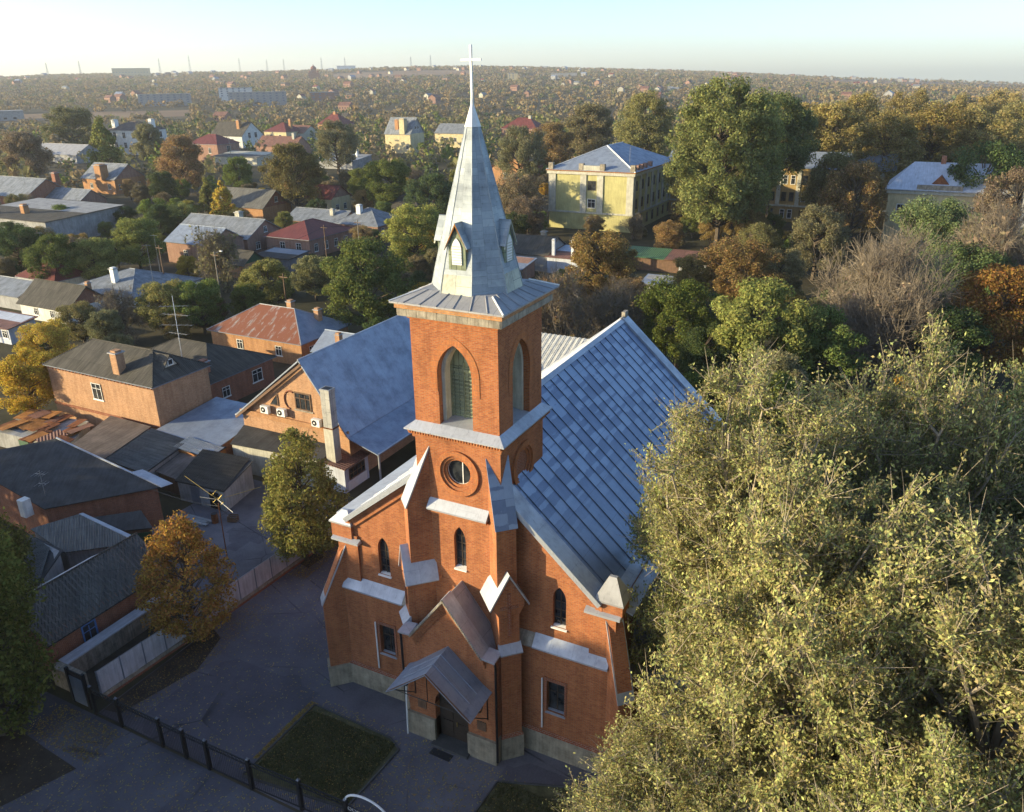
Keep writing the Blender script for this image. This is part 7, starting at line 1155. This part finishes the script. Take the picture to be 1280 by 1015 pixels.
NOTE = {
 'aut': 'golden leaved tree beside the two storey brick house', 'bush1': 'yellow-green tree just behind the two storey brick house', 'b2': 'leafless brown scrubby tree in front of the white hipped house', 'b3': 'olive bushy tree between the brick house and the whitewashed cottage', 'b4': 'dark green tree behind the aerial mast', 'pale': 'tall half bare pale yellow tree in front of the pinkish house',
 'g1': 'full green tree just left of the belfry', 'g1b': 'olive tree left of the full green tree by the belfry', 'g2': 'yellow-green tree behind the rusty roofed cottage', 'birch': 'golden birch beside the plain grey gable roof', 'birch2': 'slim yellow-green tree left of the golden birch', 'b5': 'broad brown tree behind the half red roof', 'b6': 'green tree below the mauve brick house',
 't1': 'green tree in front of the blank warehouse wall', 't2': 'green round tree right of the blank warehouse wall', 't2b': 'dark green tree at the left edge before the long flat roof', 't2c': 'small dark green tree at the foot of the blank wall', 't3': 'yellow-green tree between the dark garden trees left of the birch', 't4': 'dark green tree beside the lane left of the birch', 't5': 'rusty brown tree left of the mauve brick house', 't6': 'olive tree beside the white block',
 't7': 'slender yellow-green tree before the white block', 't8': 'big olive tree far at the upper left', 't9': 'brown tree at the far left edge', 't10': 'dark green tree right of the house with the buff chimney breast', 't11': 'bright green tree left of the spire', 't12': 'dark green tree beside the foot of the spire', 't13': 'green tree behind the half red roof on its right', 't14': 'olive tree left of the tall cream house', 't15': 'yellow-green tree below the charcoal hipped roof',
 'c1': 'orange-tinged tree in front of the yellow building', 'c2': 'brown twiggy tree right of the belfry', 'c2b': 'brown twiggy tree behind the far end of the church ridge', 'c3': 'round green tree right of the church ridge', 'c4': 'rusty brown tree beside the brown kiosk roof', 'c5': 'yellow-green tree left of the great bare tree', 'c6': 'great bare tan tree in the middle of the grove', 'c7': 'light green tree behind the great bare tree', 'c8': 'rusty orange tree before the pale blue roof', 'c9': 'bright orange tree at the right edge', 'c10': 'leafless brown tree behind the bright orange one', 'c11': 'olive tree before the long yellow wing', 'c12': 'small dark green tree by the far roof corner', 'c13': 'brown tree left of the yellow building', 'c13b': 'brown tree right of the spire', 'c14': 'green tree in front of the great bare tree', 'c17': 'tall olive tree covering the right half of the long yellow wing', 'c15': 'dark green tree right of the great bare tree',
 'c20': 'olive brown tree behind the yellow building', 'c21': 'broad brown tree above the grey hipped roof', 'c22': 'olive tree right of the upper spire', 'p1': 'towering green poplar beside the yellow building', 'p2': 'tall olive poplar behind the grey hipped roof', 'p3': 'tall dark tree just right of the towering poplar',
 'm2': 'small orange-tinged tree by the kiosks', 'm3': 'dark green tree by the grey rendered house', 'm4': 'brown tree at the right edge by the grey rendered house', 'm5': 'low dark green tree right of the great bare tree', 'm6': 'dark green tree just right of the lower spire'}
for (k, x, y, r, h, c, n) in MAN:
    if n == 'p1': continue
    if n[0] == 'o' and n[1:].isdigit(): tree(k, x, y, r, h*.76, c, {'ochre': 'bright ochre autumn tree in the tall row behind the grove', 'ochre2': 'dull ochre autumn tree in the tall row behind the grove'}[c], 'tall ochre trees behind the grove')
    else: tree(k, x, y, r, h, c, NOTE[n])
for (k, x, y, r, h, c) in RND:
    g = {'bush': 'shrub'}.get(k, 'garden tree'); bare = 'half bare ' if k == 'bare' else ''
    tree(k, x, y, r, h, c, f'ordinary {bare}{WORD[c]} {g} among the town gardens', f'{bare}{WORD[c]} {g}s in the town gardens', name='shrub' if k == 'bush' else None)

for (x, y, r, h, c, lb) in [(-4.5, 47, 2.6, 5.2, 'dg', 'low dark green tree close behind the far end of the nave'), (2.0, 46, 3.2, 6.5, 'g', 'low green tree right behind the far corner of the nave roof'), (8.5, 44, 3.4, 7.5, 'yg', 'low yellow-green tree between the nave roof and the pale clump'), (14.5, 43, 3.4, 8.0, 'olive', 'low olive tree just above the top of the pale clump'), (21, 44, 3.4, 8, 'g', 'low green tree above the pale clump beneath the great bare tree'), (28, 46, 3.6, 8.5, 'bo', 'low rusty tree above the pale clump near the right edge'), (-10.5, 44, 1.8, 2.8, 'dg', 'dark shrub at the corner of the ribbed roof building'), (5.5, 51, 2.8, 6.0, 'dg', 'low dark tree in the gap behind the nave'), (34, 48, 3.5, 9, 'olive', 'low olive tree at the right edge under the orange one'), (-1, 53, 2.2, 3.0, 'olive', 'olive shrub in the gap behind the nave')]:
    tree('round' if h > 4 else 'bush', x, y, r, h, c, lb)
# two small lindens in the churchyard and the dense tree at the left
def own_tree(kind, seed, x, y, r, h, col, label, H, z0, nc, nl, leaf, cr, rtrunk=.05, twigs=5, leafm='leaf', barkm='bark', lobes=0, inner=.45, z=0, kz=1.0, lean=(0, 0)):
    tk, cm = make_tree(kind, seed, H, z0, nc, nl, leaf, cr, twigs, rtrunk, leafm, barkm, inner, lobes)
    t = thing('tree', label, 'tree', (x, y, z), rt_.uniform(0, 6.28)); link('trunk', tk, t); link('crown', cm, t, HUE[col] if isinstance(col, str) else col); t.scale = (r, r, h/H); t.rotation_euler.x, t.rotation_euler.y = lean; return t, tk, cm
own_tree('egg', 51, -20.6, -3.9, 3.0, 9.9, (.36, .205, .055), 'small orange leaved linden by the panel fence', 3.3, .30, 190, 80, .036, .20, lobes=10)
own_tree('egg', 52, -20.4, 7.2, 3.45, 11.3, (.27, .25, .075), 'small yellow-green linden left of the church', 3.3, .38, 230, 95, .038, .21, lobes=9)
own_tree('round', 53, -24.4, -15.2, 4.3, 13.4, (.15, .165, .045), 'dense dark green tree at the lower left edge by the street', 2.8, .2, 300, 80, .032, .19, lobes=8)
own_tree('round', 54, -31.5, -10.8, 3.6, 9.8, (.12, .12, .035), 'olive tree at the left edge beside the corrugated roofs', 2.6, .35, 240, 80, .036, .19, lobes=6)
_t, _k, _c = own_tree('tall', 55, -20.5, 143, 11.5, 34.0, 'biggreen', 'towering green poplar beside the yellow building', 3.0, .62, 240, 230, .028, .18, .05, 3, lobes=12, inner=.25)
tree('big', -16.5, 152, 8.0, 31.0, 'biggreen', 'second towering poplar touching the right side of the first'); tree('big', -31, 164, 8.0, 27, 'bigolive', 'olive poplar between the towering poplar and the yellow building')
own_tree('round', 57, -15.0, 170, 10.0, 31.0, (.15, .175, .07), 'tall dark poplar hanging over the roof of the long yellow wing', 3.1, 1.42, 200, 230, .026, .18, .05, 3, lobes=9, inner=.3)
for _o in _t.children:
    if _o.name.startswith('crown'): _o.color = (*HUE['biggreen'], 1)
# street trees just beyond the left edge: their long shadows cover the churchyard
STREET = [(-a*.83-o*.555, -a*.555+o*.83, r, h) for a, o, r, h in ((43, -9.5, 4.6, 17.0), (43, -4.5, 4.6, 17.5), (44, .5, 4.8, 17.5), (51, -7, 5, 19), (51, -2, 5, 19), (52, 3, 5, 18.5), (43, 6, 4.2, 11.8), (43, 11, 4.2, 9.8), (50, 16, 4.4, 10.0), (62, 21, 4.6, 12.5), (66, 26, 4.6, 12.5), (70, 31, 4.6, 12.5), (60, 9, 5, 13.0), (38, -13, 4.2, 13))]
for i, (x, y, r, h) in enumerate(STREET):
    t = tree('big', x, y, r, h, 'olive', 'tall olive street tree standing beyond the left edge of the picture', 'street trees left of the church')

# the big pale trees right of the church
def grown(seed, H, R_, z0, nlimb, nsub, ntw, nl, leaf):
    # trunk > limbs > boughs > twigs, leaves sit along the twigs
    rg = np.random.default_rng(seed); segs = []; tw = []; top = H*.5
    for i in range(6): segs.append([0, 0, top*i/6, 0, 0, top*(i+1)/6, .32*(1-.11*i), .32*(1-.11*(i+1))])
    for i in range(nlimb):
        a = i*2.399+rg.uniform(-.3, .3); f = (i+.5)/nlimb; el = f**.8; t = el
        rr = R_*math.sqrt(max(.02, 1-(2*t*.93-.86)**2))*.80*rg.uniform(.75, 1.0); end = np.array([rr*math.cos(a), rr*math.sin(a), z0+(H-z0)*(t*.86)])
        b = np.array([0, 0, min(top, max(z0*.6, end[2]-rr*.75))]); cs = curve_segs(b, end, .13, .045, .08, 5, rg); segs += cs
        for j in range(nsub):
            q = cs[int(rg.uniform(1.5, 5))]; p = np.array(q[3:6]); v = (end-b)/np.linalg.norm(end-b)*.6+rg.normal(size=3)*.65+np.array([0, 0, .42]); v /= np.linalg.norm(v); L = rg.uniform(.17, .30)*R_; e2 = p+v*L
            bs = curve_segs(p, e2, .060, .024, .04, 3, rg); segs += bs
            for k in range(ntw):
                w = bs[int(rg.uniform(0, 3))]; p3 = np.array(w[3:6]); v3 = v*.55+rg.normal(size=3)*.7+np.array([0, 0, .35]); v3 /= np.linalg.norm(v3); l3 = rg.uniform(.6, 1.35); e3 = p3+v3*l3
                segs.append([*p3, *e3, .020, .007])
                if rg.uniform() < .88: tw.append((p3, v3*l3))
                else: segs.append([*e3, *(e3+v3*.5), .010, .004])
    T = np.array([p for p, v in tw]); D = np.array([v for p, v in tw]); idx = np.repeat(np.arange(len(T)), nl); N = len(idx)
    f = rg.uniform(.15, 1.08, N); c = T[idx]+D[idx]*f[:, None]+rg.normal(size=(N, 3))*.11
    nr = rg.normal(size=(N, 3))*.7+np.array([-.45, -.42, .45]); nr /= np.linalg.norm(nr, axis=1)[:, None]; u = D[idx]/np.linalg.norm(D[idx], axis=1)[:, None]*.5+rg.normal(size=(N, 3))*.6+np.array([0, 0, -.35]); u -= nr*(u*nr).sum(1)[:, None]; u /= np.linalg.norm(u, axis=1)[:, None]; w = np.cross(nr, u)
    s = leaf*rg.uniform(.40, 1.5, N)[:, None]
    V = np.stack([c-u*s, c+w*s*.48, c+u*s, c-w*s*.48], 1).reshape(-1, 3)
    return tubes_mesh('trunk', segs, M['twig'], 4), quads_mesh('crown', V, M['leafhero'])
HERO = [grown(61, 17, 6.6, 2.5, 36, 10, 20, 29, .070), grown(62, 16, 6.4, 2.5, 36, 10, 20, 29, .070), grown(63, 24, 5.7, 14.5, 28, 9, 19, 27, .070)]
HT = [('a', 0, 18.0, -5.4, 1.02, 22.5, 'big pale yellow-green tree nearest the right front corner of the church'), ('b', 1, 13.5, 1.8, .95, 21.0, 'big pale yellow-green tree standing over the lower edge of the nave roof'), ('c', 0, 24.8, -5.6, 1.12, 22.5, 'big pale yellow-green tree in the middle of the lower right'),
      ('d', 1, 20.8, 5.4, 1.08, 24.0, 'big pale yellow-green tree highest in the right hand clump'), ('e', 0, 27.0, 10.5, 1.12, 23.0, 'big pale yellow-green tree at the top right of the clump below the orange one'), ('f', 1, 32.0, 1.5, 1.1, 22.0, 'big pale yellow-green tree at the right edge'), ('g', 0, 14.9, -10.2, .88, 12.8, 'lower pale yellow-green tree whose branches reach the church door'), ('h', 1, 23.0, -13.2, .95, 17.0, 'big pale yellow-green tree in the lower right corner'), ('i', 1, 36, 14, 1.1, 22, 'big pale yellow-green tree at the right edge farther back'), ('j', 2, 14.1, -.6, 1.0, 24.0, 'big pale yellow-green tree whose high crown hangs over the lower right of the nave roof')]
hc = [(.33, .315, .13), (.295, .295, .112), (.35, .33, .145)]
for i, (n, k, x, y, s, h, lb) in enumerate(HT):
    t = thing('tree', lb, 'tree', (x, y, 0), i*1.7+.4); link('trunk', HERO[k][0], t); link('crown', HERO[k][1], t, hc[i % 3]); t.scale = (s, s, h/(17, 16, 24)[k])

# ------------------------------------------------------------------ far town: woods as one mass, single houses, blocks, masts
def far_woods():
    rg = np.random.default_rng(5)
    groups = {}
    def put(x, y, r, h, c): groups.setdefault(c, []).append((x, y, hz(x, y), r, h))
    for (x, y, r, h) in FAR:
        a = (math.atan2(x-CX, y-CY)-FWD+math.pi) % (2*math.pi)-math.pi
        p = rg.uniform(); put(x, y, r, h, ('ochre' if p < .5 else 'olive' if p < .8 else 'oo') if a > .2 else ('olive' if p < .35 else 'brown' if p < .7 else 'dg' if p < .88 else 'g'))
    n = 0
    while n < 16000:
        d = math.sqrt(rg.uniform(640**2, 3350**2)); a = rg.uniform(-.60, .60); x, y = CX+d*math.sin(FWD+a), CY+d*math.cos(FWD+a)
        if (-.20 < a < -.04 and 2080 < d < 2520) or (a > .36 and 2400 < d < 2870) or (a > .33 and (2000 < d < 2310 or 2950 < d < 3280)) or (a < -.36 and 880 < d < 1060): continue
        if d < 1300 and rg.uniform() < .25: continue
        s = rg.uniform(4.0, 7.5); p = rg.uniform(); put(x, y, s, s*rg.uniform(1.0, 1.5), 'brown' if p < .62 else 'olive' if p < .78 else 'bo' if p < .90 else 'dg'); n += 1
    for k, L in groups.items():
        A = np.array(L); m = len(A); nl = 34; N = m*nl; i = np.repeat(np.arange(m), nl)
        d = rg.normal(size=(N, 3)); d /= np.linalg.norm(d, axis=1)[:, None]; rr = rg.uniform(.55, 1.05, N)
        # a few lumps per crown
        L3 = rg.normal(size=(m*5, 3)); L3 /= np.linalg.norm(L3, axis=1)[:, None]; q = L3[i*5+rg.integers(0, 5, N)]
        o = q*.55+d*.5*rr[:, None]
        p = np.stack([A[i, 0]+o[:, 0]*A[i, 3], A[i, 1]+o[:, 1]*A[i, 3], A[i, 2]+A[i, 4]*(.55+o[:, 2]*.5)], 1)
        nr = d+rg.normal(size=(N, 3))*.4; nr /= np.linalg.norm(nr, axis=1)[:, None]; u = np.cross(nr, rg.normal(size=(N, 3))); u /= np.linalg.norm(u, axis=1)[:, None]; w = np.cross(nr, u); s = (A[i, 3]*rg.uniform(.16, .30, N))[:, None]
        V = np.stack([p-u*s, p+w*s*.8, p+u*s, p-w*s*.8], 1).reshape(-1, 3); ob = quads_obj('distant_woods', V, M['farleaf']); ob.color = (*HUE[k], 1); ob['kind'] = 'stuff'
far_woods()
def far_house_mesh(w, d, e, rh, wall, roof):
    a = MB(); a.box(-d/2, d/2, -w/2, w/2, -2, e, M[wall]); a.prism([(-w/2, e), (w/2, e), (0, e+rh-.1)], lambda p, q, s: (s, p, q), -d/2, d/2, M[wall])
    b = MB(); k = rh/(w/2); o = .4
    for sg in (-1, 1): b.slab([(-d/2-o, 0, e+rh), (d/2+o, 0, e+rh), (d/2+o, sg*(w/2+o), e-o*k), (-d/2-o, sg*(w/2+o), e-o*k)], .15, M[roof])
    for x in np.arange(-d/2+2, d/2-1, 3.0): a.box(x-.6, x+.6, -w/2-.04, -w/2, .9, 2.3, M['glass'])
    return a, b
KINDS = [(8, 11, 3.2, 2.6, 'plaster', 'roofzinc'), (9, 12, 3.6, 3.0, 'brick_pink', 'asb'), (8, 10, 3.2, 2.6, 'plaster', 'redroof'), (9, 13, 4.5, 3, 'brick_pink', 'brownroof'), (10, 14, 5.5, 3.2, 'greywall', 'roofblue')]
protos = []
for q in KINDS:
    a, b = far_house_mesh(*q); t = thing('far_house', 'small far house on the wooded hillside beyond the town', 'house', (0, 0, 0), 0, 'houses on the far hillside'); a.build('wall', t); b.build('roof', t); protos.append(t)
rh_ = random.Random(21); first = [True]*len(protos); nh = 0
while nh < 170:
    d = math.sqrt(rh_.uniform(620**2, 3000**2)); a = rh_.uniform(-.58, .45); x, y = CX+d*math.sin(FWD+a), CY+d*math.cos(FWD+a); k = rh_.randrange(len(protos)); nh += 1
    loc = (x, y, hz(x, y)+(.5 if d < 900 else 4.5)); rz0 = rh_.choice((0, math.pi/2))+rh_.uniform(-.2, .2); s = rh_.uniform(.8, 1.15)
    if first[k]: t = protos[k]; first[k] = False
    else:
        t = protos[k].copy(); COL.objects.link(t)
        for ch in protos[k].children: c = ch.copy(); COL.objects.link(c); c.parent = t
    t.location = loc; t.rotation_euler = (0, 0, rz0); t.scale = (s,)*3
def block(label, a, d, L, h, dep, wall, fl, lift=0, name='apartment_block'):
    x, y = CX+d*math.sin(FWD+a), CY+d*math.cos(FWD+a); z = hz(x, y)+lift   # a: bearing, d: distance
    t = thing(name, label, 'building', (x, y, z), -(FWD+a)); mb = MB(); mb.box(-L/2, L/2, 0, dep, -12, h, M[wall]); mb.build('wall', t)
    mb = MB(); mb.box(-L/2-.4, L/2+.4, -.4, dep+.4, h, h+.9, M['greywall']); mb.build('roof', t)
    for i in range(fl):
        for k in range(int(L/8)): u = -L/2+4+k*8; mb = MB(); mb.box(u-1.3, u+1.3, -.08, 0, 1.2+i*h/fl, 1.2+i*h/fl+1.7, M['greypaint' if d > 1000 else 'glass']); mb.build('window', t)
    return t
block('long white slab building on the crest at the upper left', -0.4088, 2700, 100, 24, 60, 'cream', 2, 0)
block('grey blue apartment block lowest of those at the middle left', -0.2838, 1150, 72, 12, 14, 'greywall', 4, 4)
block('white and grey apartment block above the lowest one', -0.3066, 1300, 46, 12, 14, 'whitewash', 4, 6)
block('wide grey blue apartment block right of the smoky lot', -0.3803, 1200, 64, 11, 14, 'greywall', 4, 3)
block('brick apartment block among the hillside trees', -0.2128, 1120, 30, 11, 14, 'brick_pink', 3, 4)
block('pale low factory hall at the far left', -0.5939, 820, 50, 9, 20, 'bluewhite', 1, 0, 'factory_hall')
block('grey factory hall in the smoky lot', -0.548, 950, 60, 8, 25, 'greywall', 1, 0, 'factory_hall')
block('white office block on the far hillside right of the spire', 0.0054, 1900, 22, 12, 14, 'cream', 4, 4)
block('long grey hall on the hillside right of the spire', 0.0647, 2000, 60, 8, 18, 'greywall', 1, 4, 'factory_hall')
block('pale hall on the far crest left of the cross', -0.1837, 2900, 60, 12, 20, 'white', 1, 4, 'factory_hall')
block('small brick house with white walls alone on the right hillside', 0.1023, 560, 14, 6, 10, 'brick_orange', 1, 0, 'house')
a = -0.22; d = 2100; x, y = CX+d*math.sin(FWD+a), CY+d*math.cos(FWD+a)
t = thing('domed_church', 'distant red brick church with a dark dome on the hill', 'church', (x, y, hz(x, y)+2), -(FWD+a)); mb = MB(); mb.box(-13, 13, 0, 26, -6, 16, M['brick_red']); mb.box(-6, 6, 7, 19, 16, 24, M['brick_red']); mb.build('wall', t)
mb = MB()
for (cx, cy, r, z) in ((0, 13, 6.4, 24), (-9, 4, 2.6, 17), (9, 4, 2.6, 17), (-9, 22, 2.6, 17), (9, 22, 2.6, 17)): mb.tube([(cx, cy, z+r*f) for f in (0, .3, .7, 1.0, 1.3, 1.8)], [r, r*1.1, r*.9, r*.5, r*.15, .1], 12, M['redroof'])
mb.build('dome', t)
for a, d, h in ((-0.6035, 3000, 60), (-0.4869, 3100, 42), (-0.4569, 3100, 46), (-0.3803, 3200, 55), (-0.3501, 3200, 60), (-0.2987, 3200, 52), (-0.2698, 3250, 46), (-0.2517, 3250, 46), (-0.2107, 3250, 48), (-0.1848, 3250, 46), (-0.1108, 3250, 42), (-0.0884, 3250, 46), (-0.5924, 1700, 50), (-0.5698, 1600, 40)):
    x, y = CX+d*math.sin(FWD+a), CY+d*math.cos(FWD+a)
    t = thing('pylon', 'thin lattice mast standing on the far left skyline' if d > 2000 else 'dark chimney stack in the smoky factory lot', 'mast', (x, y, hz(x, y)), 0, 'masts on the far skyline' if d > 2000 else 'chimneys in the factory lot'); mb = MB()
    if d > 2000:
        for sx, sy in ((-1, -1), (1, -1), (1, 1), (-1, 1)): mb.tube([(sx*3, sy*3, -5), (sx*.5, sy*.5, h)], [.45, .3], 4, M['greypaint'])
        for k in range(7): f = k/7; mb.tube([(-3*(1-f)-.4*f, -3*(1-f)-.4*f, h*f), (3*(1-f)+.3*f, 3*(1-f)+.3*f, h*(f+.13))], .25, 4, M['greypaint'])
        mb.build('lattice', t); mb = MB()
        for z in (.72, .86): mb.box(-6, 6, -.3, .3, h*z, h*z+.5, M['greypaint'])
        mb.build('crossarm', t)
    else: mb.tube([(0, 0, -3), (0, 0, h)], [2.6, 1.6], 10, M['brick_red']); mb.build('shaft', t)

# ------------------------------------------------------------------ air
t_ = NT('haze_air'); vp = t_.n('ShaderNodeVolumePrincipled'); vp.inputs['Color'].default_value = (.84, .88, .97, 1); vp.inputs['Density'].default_value = .00012; vp.inputs['Anisotropy'].default_value = .2
t_.l(vp.outputs[0], t_.o.inputs['Volume'])
mb = MB(); B_ = 5600; mb.box(CX-B_, CX+B_, CY-B_, CY+B_, -130, 190, t_.m); hzo = mb.build('haze'); hzo['kind'] = 'stuff'
